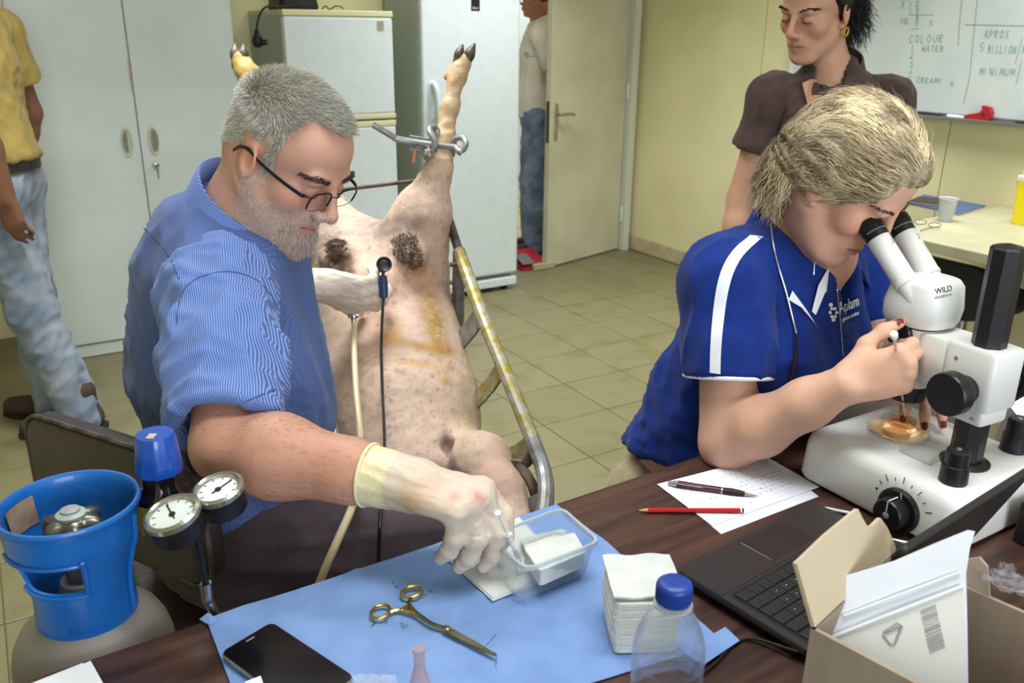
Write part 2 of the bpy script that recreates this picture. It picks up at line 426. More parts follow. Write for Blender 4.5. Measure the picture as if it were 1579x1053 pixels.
# walls
bw = CORNER
struct('wall_back', join(slabv(bw, -A, .085, 0, 2.6, .12, B), slabv(bw-A*.085, -A, 1.02, 2.06, 2.6, .12, B), slabv(bw-A*1.105, -A, 3.3, 0, 2.6, .1, B)), m_yellow)
struct('wall_left', slabv(bw-A*4.5, B, 5.2, 0, 2.6, .1, A), m_yellow)
rw = struct('wall_right', slabv(bw+B*-.1+A*.012, B, 6.4, 0, 2.6, .12, -A), M('wall_joint', (176, 166, 108), .8))
gp = [PL(u, v, CORNER, -A) for u, v in ((1178, 60), (1455, 250))]
g1, g2 = [(g-CORNER)@B for g in gp]; st = g2-g1
edges_ = [0]+[e for e in np.arange(g1-st*3, 6.3, st) if e > .05]+[6.3]
for e0, e1 in zip(edges_[:-1], edges_[1:]):
    c = CORNER+B*((e0+e1)/2)+A*.006; c = c.copy(); c[2] = 1.3
    link('wall_panel', box(c, (e1-e0-.005, .012, 2.6), (B, A, ZZ), .002, 1), m_yellow, rw)
struct('ceiling', box((0, 2.6, 2.65), (8, 9, .1)), m_ceil)
bb = struct('baseboard_right', slabv(CORNER-A*.001, B, 6.3, .004, .098, .006, -A), m_grout)
for k in range(16):
    c = CORNER+B*(.02+.302*(k+.5))-A*.008; c = c.copy(); c[2] = .051
    link('skirting_tile', box(c, (.298, .012, .094), (B, A, ZZ), .002, 1), m_skirt, bb)
b2 = struct('baseboard_back', slabv(CORNER-A*.004, -A, .07, .004, .098, .008, B), m_skirt)
# hall beyond the doorway
struct('wall_hall', slabv(CORNER-A*3+(-B)*1.9, A, 5, 0, 2.6, .1, B), M('hall_paint', (232, 238, 236), .7))
struct('floor_hall', box(CORNER-A*1.2+(-B)*1.0+ZZ*.0, (3.4, 1.9, .012), (A, -B, ZZ)), M('hall_floor', (206, 190, 150), .5, c2=(190, 172, 130), ns=8))
hf = struct('trim_1', join(box(CORNER-A*.70-B*1.83+ZZ*1.05, (.07, .04, 2.1), ROOM), box(CORNER-A*.35-B*1.83+ZZ*2.1, (.77, .04, .07), ROOM)), M('hall_frame', (214, 222, 224), .4))
# door with its frame
Hn = V3(.717, 5.831, 0); Fe = V3(.213, 5.296, 0); da = nz(Fe-Hn); dn = np.cross(ZZ, da); dn = dn if dn@B > 0 else -dn; dw = np.linalg.norm(Fe-Hn)
struct('trim_2', join(box(CORNER-A*.062-B*.02+ZZ*1.03, (.05, .17, 2.06), (A, B, ZZ), .004), box(CORNER-A*1.12-B*.02+ZZ*1.03, (.05, .17, 2.06), (A, B, ZZ), .004), box(CORNER-A*.59-B*.02+ZZ*2.07, (1.1, .17, .05), (A, B, ZZ), .004)), M('door_frame_paint', (200, 203, 186), .45))
dr = struct('door_1', box(Hn+da*dw/2+ZZ*1.025-dn*.02, (dw, .04, 2.03), (da, dn, ZZ), .003), m_door)
hp = PL(857, 188, Hn, dn); hx = (hp-Hn)@da
link('lock_plate', slab(hp+dn*.0, (da, ZZ, dn), .034, .215, .014, .006), m_brass, dr, label='long pale brass lock plate')
hz = hp+ZZ*.045+dn*.004
link('door_handle', tube(smoothpath([hz, hz+dn*.035, hz+dn*.045-da*.025, hz+dn*.047-da*.07, hz+dn*.043-da*.115-ZZ*.006], 6), .0095, 10), m_brass, dr, label='curved brass lever')
link('keyhole', lathe(hp-ZZ*.055+dn*.006, dn, [(.009, 0), (.009, .004), (.004, .005)], 16), m_brass, dr)
link('edge_plate', box(Fe+dn*-.02+da*.001+ZZ*hp[2], (.004, .022, .24), (da, dn, ZZ), .001), M('dull_steel', (112, 110, 98), .5, 1), dr, label='dark steel lock edge plate')
for z in (.25, 1.05, 1.85): link('hinge', cyl(Hn+dn*.012+da*-.006+ZZ*(z-.05), Hn+dn*.012+da*-.006+ZZ*(z+.05), .008, 12), m_white, dr)

# ================================================================ wardrobe cabinet
cp = V3(-1.867, 3.686, 0); cn = B
def onc(u, v): return PL(u, v, cp, cn)
xr = (onc(374, 190)-cp)@A; xg = (onc(209, 165)-cp)@A; xrd = (onc(361.5, 105)-cp)@A; xl = 2*xg-xrd; zp = onc(110, 536)[2]
cab = root('wardrobe', 'tall white two-door wardrobe with oval recessed handles on the left', 'cabinet', cp+A*xg-B*.24)
x0 = xl-.03; wd = xr-x0; ct = 2.25
link('body', box(cp+A*(x0+wd/2)-B*.24+ZZ*(ct/2+.04), (wd, .43, ct-.08), (A, B, ZZ), .003), m_white, cab)
link('plinth', box(cp+A*(x0+wd/2)-B*.24+ZZ*zp/2, (wd-.004, .455, zp-.004), (A, B, ZZ), .003), m_white, cab)
for xa, xb, sgn in ((xl, xg, 1), (xg, xrd, -1)):
    d = link('door', box(cp+A*((xa+xb)/2)-B*.012+ZZ*((zp+ct)/2+.002), (xb-xa-.006, .02, ct-zp-.004), (A, B, ZZ), .002), m_white, cab)
    hc = onc(196, 219) if sgn > 0 else onc(237, 217); ring = []; dish = []
    for rr_, dz in ((1.0, 0), (1.12, .003), (1.0, .005), (.86, .004), (.8, -.001)):
        ring.append([hc+A*math.cos(t)*.021*rr_+ZZ*math.sin(t)*.058*rr_+B*(dz-.0015) for t in np.linspace(0, 2*math.pi, 28, endpoint=False)])
    hh = link('handle', loft(ring), M('handle_shell', (196, 198, 182), .4), d, label='oval shell handle')
    s0 = -1 if sgn > 0 else -.6; pl_ = [hc+B*.0042+A*(.0165*math.cos(t)*(1 if (math.cos(t) < 0) else .12)*1)+ZZ*math.sin(t)*.046 for t in np.linspace(0, 2*math.pi, 24, endpoint=False)]
    if sgn < 0: pl_ = [hc+B*.0042+A*(.0165*math.cos(t)*(1 if (math.cos(t) > 0) else .55))+ZZ*math.sin(t)*.046 for t in np.linspace(0, 2*math.pi, 24, endpoint=False)]
    link('finger_recess', prism(pl_, B, .0006), M('recess_grey', (128, 130, 112), .5), hh)
    if sgn > 0: pass
    else:
        k0 = onc(240.5, 254); lk = link('lock', lathe(k0-B*.002, B, [(.014, 0), (.014, .012), (.011, .016), (.004, .017)], 20), m_steel, d, label='round chrome lock')
        link('key', join(slab(k0-ZZ*.028+B*.02, (B, ZZ, A), .016, .03, .007, .002, .0005), cyl(k0+B*.012, k0+B*.024, .003, 8), box(k0-ZZ*.05+B*.02, (.003, .002, .016), (A, B, ZZ))), m_dark, d, label='dark key hanging in the lock')
        link('scratch_mark', prism([onc(196, 92)+B*.001, onc(199, 90)+B*.001, onc(203.5, 140)+B*.001, onc(202, 143)+B*.001], B, .0004), M('pink_scratch', (206, 176, 160), .7), cab)

# ================================================================ two-door fridge freezer
def fplane(off): return CORNER+B*off
sp = fplane(.56)
def ons(u, v): return PL(u, v, sp, B)
sl_, sr = ons(438, 60), ons(606, 70); sw = (sr-sl_)@A; stop = ons(440, 14)[2]; c0 = CORNER+A*(((sl_+sr)/2-CORNER)@A)
seam = ons(585, 184)[2]
fr = root('fridge_freezer', 'white two-door fridge freezer with cream trims beside the wardrobe', 'fridge', c0+B*.3)
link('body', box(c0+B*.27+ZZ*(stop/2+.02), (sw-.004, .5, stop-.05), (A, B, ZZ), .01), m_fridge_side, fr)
for z0, z1, nm in ((seam+.025, stop-.026, 'freezer_door'), (.09, seam-.03, 'fridge_door')):
    link(nm, box(c0+B*.54+ZZ*(z0+z1)/2, (sw, .05, z1-z0), (A, B, ZZ), .012, 3), m_fridge, fr)
for z0, z1 in ((stop-.026, stop), (seam+.004, seam+.027), (seam-.032, seam-.006)):
    link('trim_strip', box(c0+B*.537+ZZ*(z0+z1)/2, (sw+.004, .058, z1-z0), (A, B, ZZ), .004), m_cream, fr, label='cream plastic trim strip')
link('top_panel', box(c0+B*.26+ZZ*(stop-.012), (sw, .5, .02), (A, B, ZZ), .004), m_cream, fr)
bd = ons(586, 39); link('badge', slab(bd+B*.006, (A, ZZ, B), .033, .043, .003, .002, .0005), M('badge_silver', (190, 188, 160), .3, .6), fr, label='small square silver badge')
for k in range(2): text('badge_text', 'CE' if k == 0 else '------', .018 if k == 0 else .008, bd+B*.0095+ZZ*(.005-.018*k), A, ZZ, m_greyp, fr)
link('plinth', box(c0+B*.27+ZZ*.045, (sw-.03, .46, .08), (A, B, ZZ)), m_blackm, fr)
# black appliance with a dangling plug, on top
ap = c0-A*(sw*.24)+B*.3+ZZ*stop
dv = root('small_appliance', 'black appliance on top of the fridge freezer, mains lead dangling', 'appliance', ap)
link('housing', loft([[ap+A*x*s+B*y*s+ZZ*z for x, y in rrect(.19, .22, .03)] for s, z in ((.96, 0), (1, .015), (.9, .07), (.8, .09), (.7, .094))]), m_black, dv)
e1 = PL(418, 15, sp-B*.03, B); cpts = [ap+A*.0-B*-.1+ZZ*.02, PL(420, 10, sp+B*.01, B), PL(408, 14, sp-B*.05, B)+ZZ*.005, PL(400, 24, sp-B*.1-A*.1, B), PL(396.5, 38, sp-B*.1, B), PL(395.5, 47, sp-B*.1, B)]
link('power_cord', tube(smoothpath(cpts, 8), .0042, 8), m_black, dv)
pg = cpts[-1]; link('plug', join(lathe(pg+ZZ*.005, -ZZ, [(.008, 0), (.012, .02), (.02, .035), (.024, .055), (.019, .072), (.01, .078)], 20), cyl(pg-ZZ*.05, pg-ZZ*.05+A*.034, .014, 14), cyl(pg-ZZ*.043+A*.03, pg-ZZ*.043+A*.05, .003, 8), cyl(pg-ZZ*.057+A*.03, pg-ZZ*.057+A*.05, .003, 8)), m_black, dv)
wp = c0+A*.02+B*.42+ZZ*stop
tag(link('wire_twist', tube(smoothpath([wp+ZZ*.004-A*.05, wp+ZZ*.02-A*.03, wp+ZZ*.004-A*.01, wp+ZZ*.02+A*.01+B*.02, wp+ZZ*.016+A*.05, wp+ZZ*.004+A*.055], 6), .0028, 6), m_black), 'bent black wire lying on the fridge freezer top', 'wire')
# ================================================================ tall fridge
tp = V3(.029, 4.854, 0)
def onf(u, v): return PL(u, v, tp, B)
fl_, fr_ = onf(655, 265), onf(800, 250); fw = (fr_-fl_)@A; fc = tp+A*(((fl_+fr_)/2-tp)@A); fh = 1.86
tf = root('tall_fridge', 'tall white single-door fridge standing beside the open doorway', 'fridge', fc-B*.27)
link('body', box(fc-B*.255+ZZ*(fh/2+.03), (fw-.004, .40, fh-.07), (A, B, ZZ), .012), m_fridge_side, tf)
link('door', box(fc-B*.025+ZZ*(fh/2+.045), (fw, .05, fh-.11), (A, B, ZZ), .014, 3), m_fridge, tf)
link('gasket', box(fc-B*.052+ZZ*(fh/2+.045), (fw-.02, .012, fh-.13), (A, B, ZZ)), m_greyp, tf)
link('plinth', box(fc-B*.03+ZZ*.052, (fw, .05, .052), (A, B, ZZ), .008), m_fridge, tf)
for s in (-1, 1): link('foot', cyl(fc-B*.07+A*s*(fw/2-.05), fc-B*.07+A*s*(fw/2-.05)+ZZ*.05, .022, 14), m_blackm, tf)
hb, ht = onf(669, 188), onf(667, 130)
link('handle', join(tube(smoothpath([ht+B*.0, ht+B*.03-ZZ*.012, ht+B*.042-ZZ*.035, (ht+hb)/2+B*.046, hb+B*.042+ZZ*.035, hb+B*.03+ZZ*.012, hb], 6), .014, 12, flat=1.5), slab((ht+hb)/2+B*.0, (A, ZZ, B), .055, np.linalg.norm(ht-hb)+.03, .02, .006)), m_fridge, tf, label='white bow handle')
lb = onf(733, 7); link('label', slab(lb+B*.0, (A, ZZ, B), .05, .06, .002, .0015, .0004), m_black, tf, label='black label with small white lettering')
text('label_text', 'liber', .019, lb+B*.0017-ZZ*.016, A, ZZ, m_cream, tf)

# red dustpan on the floor by the fridge
dp = T(816, 409, 0)
dpn = root('dustpan', 'red and grey dustpan on the floor beside the tall fridge', 'dustpan', dp)
def P3(x, y, z): return dp+A*x+B*y+ZZ*z
link('pan', loft([[P3(-.11, .1, .004), P3(.1, .1, .004), P3(.1, .1, .008), P3(-.11, .1, .008)], [P3(-.12, -.02, .006), P3(.1, -.02, .006), P3(.1, -.02, .05), P3(-.12, -.02, .05)], [P3(-.1, -.1, .01), P3(.08, -.1, .01), P3(.08, -.1, .085), P3(-.1, -.1, .085)]]), M('red_plastic', (176, 30, 48), .4), dpn)
link('tray_floor', box(P3(-.06, .035, .056), (.09, .12, .006), (A, nz(B-ZZ*.35), nz(ZZ+B*.35))), M('dustpan_grey', (110, 108, 104), .6), dpn)
link('handle', tube([P3(-.01, -.1, .07), P3(-.09, -.17, .1)], [.014, .011], 12), M('red_plastic_dark', (150, 26, 40), .4), dpn)
link('bristles', box(P3(.03, .12, .02), (.16, .03, .04), (A, B, ZZ), .006), M('bristle_pale', (188, 178, 140), .9, b=.8, bs=300), dpn)

# ================================================================ whiteboard
WP = CORNER-A*.004
def onw(u, v, o=0): return PL(u, v, WP-A*o, -A)
wl = (onw(1227, 85)-WP)@B; w0 = onw(1450, 176); wz = w0[2]; wr = wl+2.4; wt = wz+1.2
wb = root('whiteboard', 'large wall whiteboard with faint green handwriting and aluminium tray', 'whiteboard', WP+B*(wl+wr)/2+ZZ*wz)
m_alu = M('aluminium', (150, 154, 154), .4, .8)
bc = WP+B*(wl+wr)/2-A*.012+ZZ*(wz+wt)/2
link('panel', box(bc, (wr-wl, .016, wt-wz), (B, A, ZZ), .001), M('whiteboard_enamel', (206, 214, 212), .22, c2=(184, 192, 196), ns=2.5, lo=.4, hi=.8), wb)
for s in (-1, 1):
    link('frame_rail', box(bc+ZZ*s*(wt-wz)/2-A*.004, (wr-wl, .026, .02), (B, A, ZZ), .003), m_alu, wb)
    link('frame_rail', box(bc+B*s*(wr-wl)/2-A*.004, (.02, .026, wt-wz+.02), (B, A, ZZ), .003), m_white, wb)
tray0 = WP+ZZ*(wz-.012)
tl0, tl1 = wl+.1, wr-.1
link('tray', join(box(tray0+B*(tl0+tl1)/2-A*.05, (tl1-tl0, .075, .005), (B, A, ZZ), .001), box(tray0+B*(tl0+tl1)/2-A*.086+ZZ*.004, (tl1-tl0, .004, .014), (B, A, ZZ), .001)), m_alu, wb)
STK = {'A': [[(0, 0), (.35, 1), (.7, 0)], [(.12, .35), (.6, .35)]], 'B': [[(0, 0), (0, 1), (.5, .85), (.45, .55), (0, .5), (.6, .35), (.55, .05), (0, 0)]], 'C': [[(.6, .9), (.2, 1), (0, .5), (.2, 0), (.6, .1)]],
 'E': [[(.55, 1), (0, 1), (0, 0), (.6, 0)], [(0, .5), (.45, .5)]], 'I': [[(.1, 1), (.1, 0)]], 'L': [[(0, 1), (0, 0), (.5, 0)]], 'M': [[(0, 0), (.1, 1), (.4, .3), (.7, 1), (.8, 0)]], 'N': [[(0, 0), (0, 1), (.6, 0), (.6, 1)]],
 'O': [[(.3, 1), (.05, .7), (.05, .3), (.3, 0), (.6, .3), (.6, .7), (.3, 1)]], 'P': [[(0, 0), (0, 1), (.5, .9), (.5, .55), (0, .5)]], 'R': [[(0, 0), (0, 1), (.5, .9), (.5, .6), (0, .5), (.6, 0)]], 'T': [[(0, 1), (.7, 1)], [(.35, 1), (.35, 0)]],
 'U': [[(0, 1), (.05, .2), (.3, 0), (.55, .2), (.6, 1)]], 'V': [[(0, 1), (.3, 0), (.6, 1)]], 'W': [[(0, 1), (.2, 0), (.4, .7), (.6, 0), (.8, 1)]], 'X': [[(0, 0), (.6, 1)], [(0, 1), (.6, 0)]], 'Y': [[(0, 1), (.3, .5), (.6, 1)], [(.3, .5), (.2, 0)]],
 '1': [[(.2, 1), (.2, 0)]], '2': [[(0, .8), (.3, 1), (.5, .7), (0, 0), (.6, .05)]], '3': [[(0, .9), (.4, .95), (.2, .55), (.5, .3), (.3, 0), (0, .1)]], '4': [[(.3, 1), (.1, .4), (.5, .4)], [(.3, .6), (.3, 0)]], '5': [[(.5, 1), (.05, 1), (0, .55), (.4, .5), (.45, .15), (0, 0)]], '/': [[(0, -.4), (.4, 1.3)]], '-': [[(0, 0), (.9, 0)]]}
def write(s, u, v, u2, v2, h, mat, par, on, wdt=.0022, nrm=None, tall=None, seed=0):
    """handwriting: baseline from pixel (u, v) to (u2, v2) on a surface on(u, v), height h metres"""
    R = random.Random(seed); p, q = on(u, v), on(u2, v2); x = q-p; n = nrm; y = nz(np.cross(n, nz(x))); tot = len(s); ms = []
    for i, ch in enumerate(s):
        for st_ in STK.get(ch.upper(), []):
            pts = [p+x*(i+a_*.95+R.uniform(-.03, .03))/tot+y*h*.62*(b_+R.uniform(-.05, .05))+n*.0006 for a_, b_ in st_]
            vs = []; fs = []
            for k in range(len(pts)-1):
                d = nz(pts[k+1]-pts[k]+1e-9); e = np.cross(n, d)*wdt/2; b0 = len(vs); vs += [pts[k]-e-d*wdt/3, pts[k]+e-d*wdt/3, pts[k+1]+e+d*wdt/3, pts[k+1]-e+d*wdt/3]; fs.append((b0, b0+1, b0+2, b0+3))
            if vs: ms.append(mesh(vs, fs))
    me = join(*ms); o = link('handwriting', me, mat, par); o['kind'] = 'stuff'; return o
m_pen = M('green_marker_ink', (136, 176, 168), .6); m_penk = M('grey_marker_ink', (134, 142, 140), .6)
bo = lambda u, v: PL(u, v, bc-A*.0085, -A)
nn = -A
for s, a_ in (('COLOUR', (1402, 66, 1457, 66, .055)), ('WATER', (1421, 79, 1457, 80, .04)), ('1', (1405, 78, 1412, 78, .04)), ('2', (1403, 90, 1412, 90, .04)), ('3', (1403, 104, 1412, 104, .04)), ('4', (1402, 115, 1410, 115, .035)), ('5', (1400, 128, 1408, 128, .045)), ('CREAMY', (1414, 127, 1454, 129, .035)),
    ('X', (1465, 133, 1474, 133, .032)), ('VOL', (1388, 37, 1404, 37, .04)), ('X', (1433, 40, 1440, 40, .035)), ('5', (1411, 40, 1420, 40, .045)), ('4', (1412, 28, 1418, 28, .03)), ('3', (1412, 20, 1420, 20, .035)), ('2', (1412, 10, 1420, 10, .035)), ('X', (1388, 14, 1399, 14, .06)),
    ('APROX', (1517, 59, 1558, 59, .05)), ('5', (1511, 79, 1520, 79, .055)), ('BILLION', (1523, 81, 1568, 83, .05)), ('/', (1567, 88, 1578, 88, .09)), ('MINIMUM', (1510, 115, 1566, 117, .045)), ('/', (1568, 121, 1578, 121, .09)), ('M', (1576, 84, 1584, 84, .05))):
    write(s, *a_[:5], m_pen, wb, bo, .0034 if len(s) > 1 or s in 'X/' else .0036, nn, seed=len(s)+int(a_[0]))
def ink(pts, mat, wd, par, on, n):
    P = [on(u, v)+n*.0006 for u, v in pts]; vs = []; fs = []
    for k in range(len(P)-1):
        d = nz(P[k+1]-P[k]); e = np.cross(n, d)*wd/2; b0 = len(vs); vs += [P[k]-e, P[k]+e, P[k+1]+e, P[k+1]-e]; fs.append((b0, b0+1, b0+2, b0+3))
    return link('ink_line', mesh(vs, fs), mat, par)
for pts, mt_ in (([(1401, 0), (1405, 6), (1401, 13), (1406, 17), (1402, 23), (1440, 23)], m_pen), ([(1415, 23), (1415, 33)], m_pen), ([(1405, 45), (1418, 44)], m_pen), ([(1399, 131), (1408, 132), (1400, 134)], m_pen), ([(1483, 0), (1478, 60), (1478, 70)], m_penk), ([(1507, 0), (1495, 120), (1486, 160)], m_penk), ([(1488, 38), (1579, 40)], m_penk)):
    ink(pts, mt_, .0028, wb, bo, nn)
# things on the tray
tz = tray0[2]+.0026
def ontray(u, v): return PL(u, v, WP-A*.045, -A)
er = ontray(1511, 180); er[2] = tz
ol = [(-.062, 0), (.036, 0), (.05, .012), (.052, .04), (.04, .06), (.014, .066), (.006, .062), (.012, .05), (.002, .036), (-.02, .03), (-.045, .026), (-.064, .016)]
ero = root('tape_dispenser', 'red plastic tape dispenser on the whiteboard tray', 'dispenser', er)
link('body', prism([er+B*x+ZZ*z-A*.014 for x, z in ol], A, .028), M('red_gloss', (172, 34, 44), .35), ero)
link('hub', cyl(er+B*.02+ZZ*.03-A*.0155, er+B*.02+ZZ*.03-A*.013, .007, 14), M('dark_red', (110, 20, 28), .5), ero)
for nm, u0, u1, mt_, lb_ in (('marker_pen', 1416, 1450, m_black, 'long black marker pen on the whiteboard tray'), ('marker_pen', 1462, 1488, M('pen_white', (226, 228, 224), .4), 'white capped marker pen on the tray beside the red dispenser'), ('marker_pen', 1570, 1590, m_blackm, 'short dark marker pen at the right end of the tray')):
    p, q = ontray(u0, 170), ontray(u1, 178); p[2] = q[2] = tz+.0085
    r_ = tag(link(nm, lathe(p, q-p, [(.006, 0), (.0085, .004), (.0085, np.linalg.norm(q-p)-.03), (.007, np.linalg.norm(q-p)-.028), (.007, np.linalg.norm(q-p)-.002), (.005, np.linalg.norm(q-p))], 14), mt_), lb_, 'pen')

# ================================================================ bench against the right wall
bz = .72; e0, e1 = T(1421, 369, bz), T(1528, 394, bz); eo = ((e0+e1)/2-CORNER)@A
dep = -eo; s0, s1 = (T(1330, 352, bz)-CORNER)@B, (e1-CORNER)@B+1.6
bn = root('side_table', 'pale laminate side table against the yellow right wall', 'table', CORNER+A*eo/2+B*(s0+s1)/2)
m_lam = M('pale_laminate', (188, 184, 154), .45, c2=(176, 172, 140), ns=6)
link('tabletop', box(CORNER+A*(eo/2-.004)+B*(s0+s1)/2+ZZ*(bz-.019), (s1-s0, dep-.012, .038), (B, A, ZZ), .004), m_lam, bn)
for sx in (s0+.06, s1-.06):
    for oy in (eo+.06, -.08): link('leg', box(CORNER+A*oy+B*sx+ZZ*(bz-.038)/2, (.04, .04, bz-.038), (B, A, ZZ), .003), M('leg_grey', (70, 70, 68), .5), bn)
link('apron', box(CORNER+A*-.09+B*(s0+s1)/2+ZZ*(bz-.09), (s1-s0-.16, .02, .09), (B, A, ZZ)), m_lam, bn)
def onb(u, v): return T(u, v, bz)
fo = [onb(1398, 316), onb(1424, 303), onb(1520, 320), onb(1478, 333)]
m_fold = M('blue_folder', (72, 96, 140), .5)
fc_ = sum(fo)/4
fd = root('folder', 'blue card folder of papers lying on the side table behind the cup', 'folder', fc_)
link('papers', prism([fc_+(p-fc_)*.97+ZZ*.001 for p in fo], ZZ, .006), M('paper_edge', (208, 210, 206), .8), fd)
link('cover', prism([p+ZZ*.007 for p in fo], ZZ, .003), m_fold, fd)
nb = [onb(1402, 317), onb(1415, 311), onb(1466, 316), onb(1462, 325)]; nc = sum(nb)/4
nr = root('notebook', 'dark brown notebook on the blue folder beside the cup', 'notebook', nc+ZZ*.0102)
link('pages', prism([nc+(p-nc)*.96+ZZ*.012 for p in nb], ZZ, .01), M('page_edge', (176, 168, 148), .8), nr)
link('cover', join(prism([p+ZZ*.0102 for p in nb], ZZ, .0018), prism([p+ZZ*.022 for p in nb], ZZ, .002)), M('brown_cover', (64, 56, 54), .6), nr)
cu = onb(1457, 341)
cup = root('plastic_cup', 'white plastic cup half full standing on the side table', 'cup', cu)
link('wall', lathe(cu, ZZ, [(.024, 0), (.026, .002), (.034, .088), (.037, .09), (.036, .092), (.033, .089), (.0245, .004)], 28), M('cup_plastic', (214, 218, 218), .35, tr=.35), cup)
link('drink', lathe(cu+ZZ*.005, ZZ, [(.0235, 0), (.029, .047)], 24), M('drink_grey', (150, 160, 176), .2), cup)
y0 = onb(1548, 343); yc = y0+B*.115+A*.07
yb = root('sharps_bin', 'yellow sharps bin with white lid and handle on the side table', 'container', yc)
link('bin', loft([[yc+(B*x+A*y)*s+ZZ*z for x, y in rrect(.2, .14, .018)] for s, z in ((.93, 0), (.95, .004), (1, .15), (1.03, .152), (1.03, .165), (1, .166))]), M('yellow_plastic', (236, 216, 30), .4), yb)
link('lid', loft([[yc+(B*x+A*y)*s+ZZ*z for x, y in rrect(.2, .14, .018)] for s, z in ((1.05, .166), (1.06, .17), (1.05, .185), (.93, .19), (.9, .25), (.86, .26))]), M('white_lid', (214, 212, 196), .45), yb)
link('carry_handle', tube(smoothpath([yc-B*.05+ZZ*.255, yc-B*.045+ZZ*.3, yc+ZZ*.315, yc+B*.045+ZZ*.3, yc+B*.05+ZZ*.255], 6), .008, 10), M('white_lid2', (220, 218, 204), .45), yb)
gl = onb(1408, 345)
gg = root('spectacles', 'thin dark spectacles lying on the side table near the eyepieces', 'glasses', gl)
for s in (0, 1): link('rim', tube([gl+B*(.03+.06*s)+ (B*math.cos(t)*.024+nz(A+ZZ*.4)*math.sin(t)*.017)+ZZ*.012 for t in np.linspace(0, 6.283, 20, endpoint=False)], .0015, 6, closed=True), m_black, gg)
for s in (0, 1): link('temple', tube(smoothpath([gl+B*(.005+.11*s)+ZZ*.012, gl+B*(.02+.08*s)-A*.06+ZZ*.006, gl+B*(.0+.1*s)-A*.1+ZZ*.002], 5), .0015, 6), m_black, gg)
# dark bag and chair under the bench
bg = CORNER+A*(eo*.62)+B*((onb(1478, 360)-CORNER)@B)
ch = root('office_chair', 'black office chair pushed under the side table', 'chair', (bg[0], bg[1], 0))
cc = V3(bg[0], bg[1], 0)
link('seat', slab(cc+ZZ*.44, (B, A, ZZ), .46, .3, .12, .07, .03), m_blackm, ch)
link('backrest', loft([[cc-A*.2+B*x*s+ZZ*(.52+z)+A*(.02*abs(x)/.2+oy) for x, z in rrect(.4, .2, .08)] for s, oy in ((.94, 0), (1, .012), (1, .035), (.94, .045))]), m_blackm, ch)
link('stem', cyl(cc+ZZ*.1, cc+ZZ*.44, .025, 16), m_steel, ch)
link('back_bar', tube(smoothpath([cc-A*.05+ZZ*.43, cc-A*.19+ZZ*.44, cc-A*.19+ZZ*.55], 5), .014, 8), m_steel, ch)
for k in range(5):
    t = k*2*math.pi/5; q = cc+V3(math.cos(t), math.sin(t), 0)*.27
    lg = link('leg', tube([cc+ZZ*.1, q+ZZ*.065], [.024, .016], 8), m_black, ch); link('caster', lathe(q+V3(-math.sin(t), math.cos(t), 0)*-.012+ZZ*.026, V3(-math.sin(t), math.cos(t), 0), [(.02, 0), (.026, .004), (.026, .02), (.02, .024)], 14), m_black, lg)
# ================================================================ the work table
P0 = V3(-.26, .932, 0); tdir = nz(V3(.33, 1.313, 0)-V3(-.36, .863, 0)); tn = V3(tdir[1], -tdir[0], 0)
m_wood = M('dark_wood_laminate', (82, 55, 46), .36, c2=(46, 31, 28), ns=5, nd=8, lo=.36, hi=.66, stretch=(1, 1, 1), b=.02, bs=200)
def wood_stretch():      # grain along the table's long side
    nt = m_wood.node_tree; N = nt.nodes; tn_ = [n for n in N if n.type == 'TEX_NOISE'][0]
    mp = [n for n in N if n.type == 'MAPPING'][0]; mp.inputs['Rotation'].default_value = (0, 0, -math.atan2(tdir[1], tdir[0])); mp.inputs['Scale'].default_value = (.8, 10, 6)
    mp.vector_type = 'POINT'
    r2 = N.new('ShaderNodeVectorRotate'); r2.inputs['Angle'].default_value = -math.atan2(tdir[1], tdir[0])
    tc = [n for n in N if n.type == 'TEX_COORD'][0]; nt.links.new(tc.outputs['Object'], r2.inputs[0]); nt.links.new(r2.outputs[0], mp.inputs[0]); mp.inputs['Rotation'].default_value = (0, 0, 0)
wood_stretch()
a_, b_ = -.78, 1.35; td = .66
tb_c = P0+tdir*(a_+b_)/2+tn*td/2
tbl = root('work_table', 'dark wood laminate work table covered with instruments in the foreground', 'table', tb_c)
link('tabletop', box(tb_c+ZZ*.736, (b_-a_, td, .028), (tdir, tn, ZZ), .003), m_wood, tbl)
for x in (a_+.06, b_-.06):
    for y in (.05, td-.05): link('leg', box(P0+tdir*x+tn*y+ZZ*.361, (.045, .045, .722), (tdir, tn, ZZ), .003), M('leg_dark', (40, 38, 38), .5), tbl)
link('apron', box(P0+tdir*(a_+b_)/2+tn*(td-.07)+ZZ*.68, (b_-a_-.2, .02, .085), (tdir, tn, ZZ)), m_wood, tbl)
TZ = .7502
# ---- blue drape: one sheet following the table, its left corner turned over the edge
m_drape = M('blue_drape', (120, 152, 204), .85, c2=(110, 142, 196), ns=14, b=.25, bs=500)
q00, q10, q11, q01 = T(318, 957, TZ), T(858, 779, TZ), T(1140, 990, TZ), T(1045, 1085, TZ)
qb = T(372, 1100, TZ)
def drape_pt(s, t):
    top = q00*(1-s)+q10*s; bot = qb*(1-s)+q01*s; p = top*(1-t)+bot*t
    rt_ = q10*(1-t)+q11*min(t*1.0, 1)+0 if t < 1 else q11
    edge = q10+(q11-q10)*t; k = max(0, (s-.55)/.45); base = q10*(1-t)+q01*t
    return p+(edge-base)*k*k*(3-2*k)*(1-.15*t)
nu, nv = 70, 50; G = np.array([drape_pt(i/nu, j/nv) for j in range(nv+1) for i in range(nu+1)])
zz = .0016+.0012*np.maximum(0, wrinkle(G, nz(V3(1, .35, 0)), .2, .045, 3))*2+.001*np.abs(vnoise(G, 22, 5))
for i0 in (.37, .68):
    zz += .0022*np.exp(-((np.tile(np.arange(nu+1)/nu, nv+1)-i0)/.012)**2)
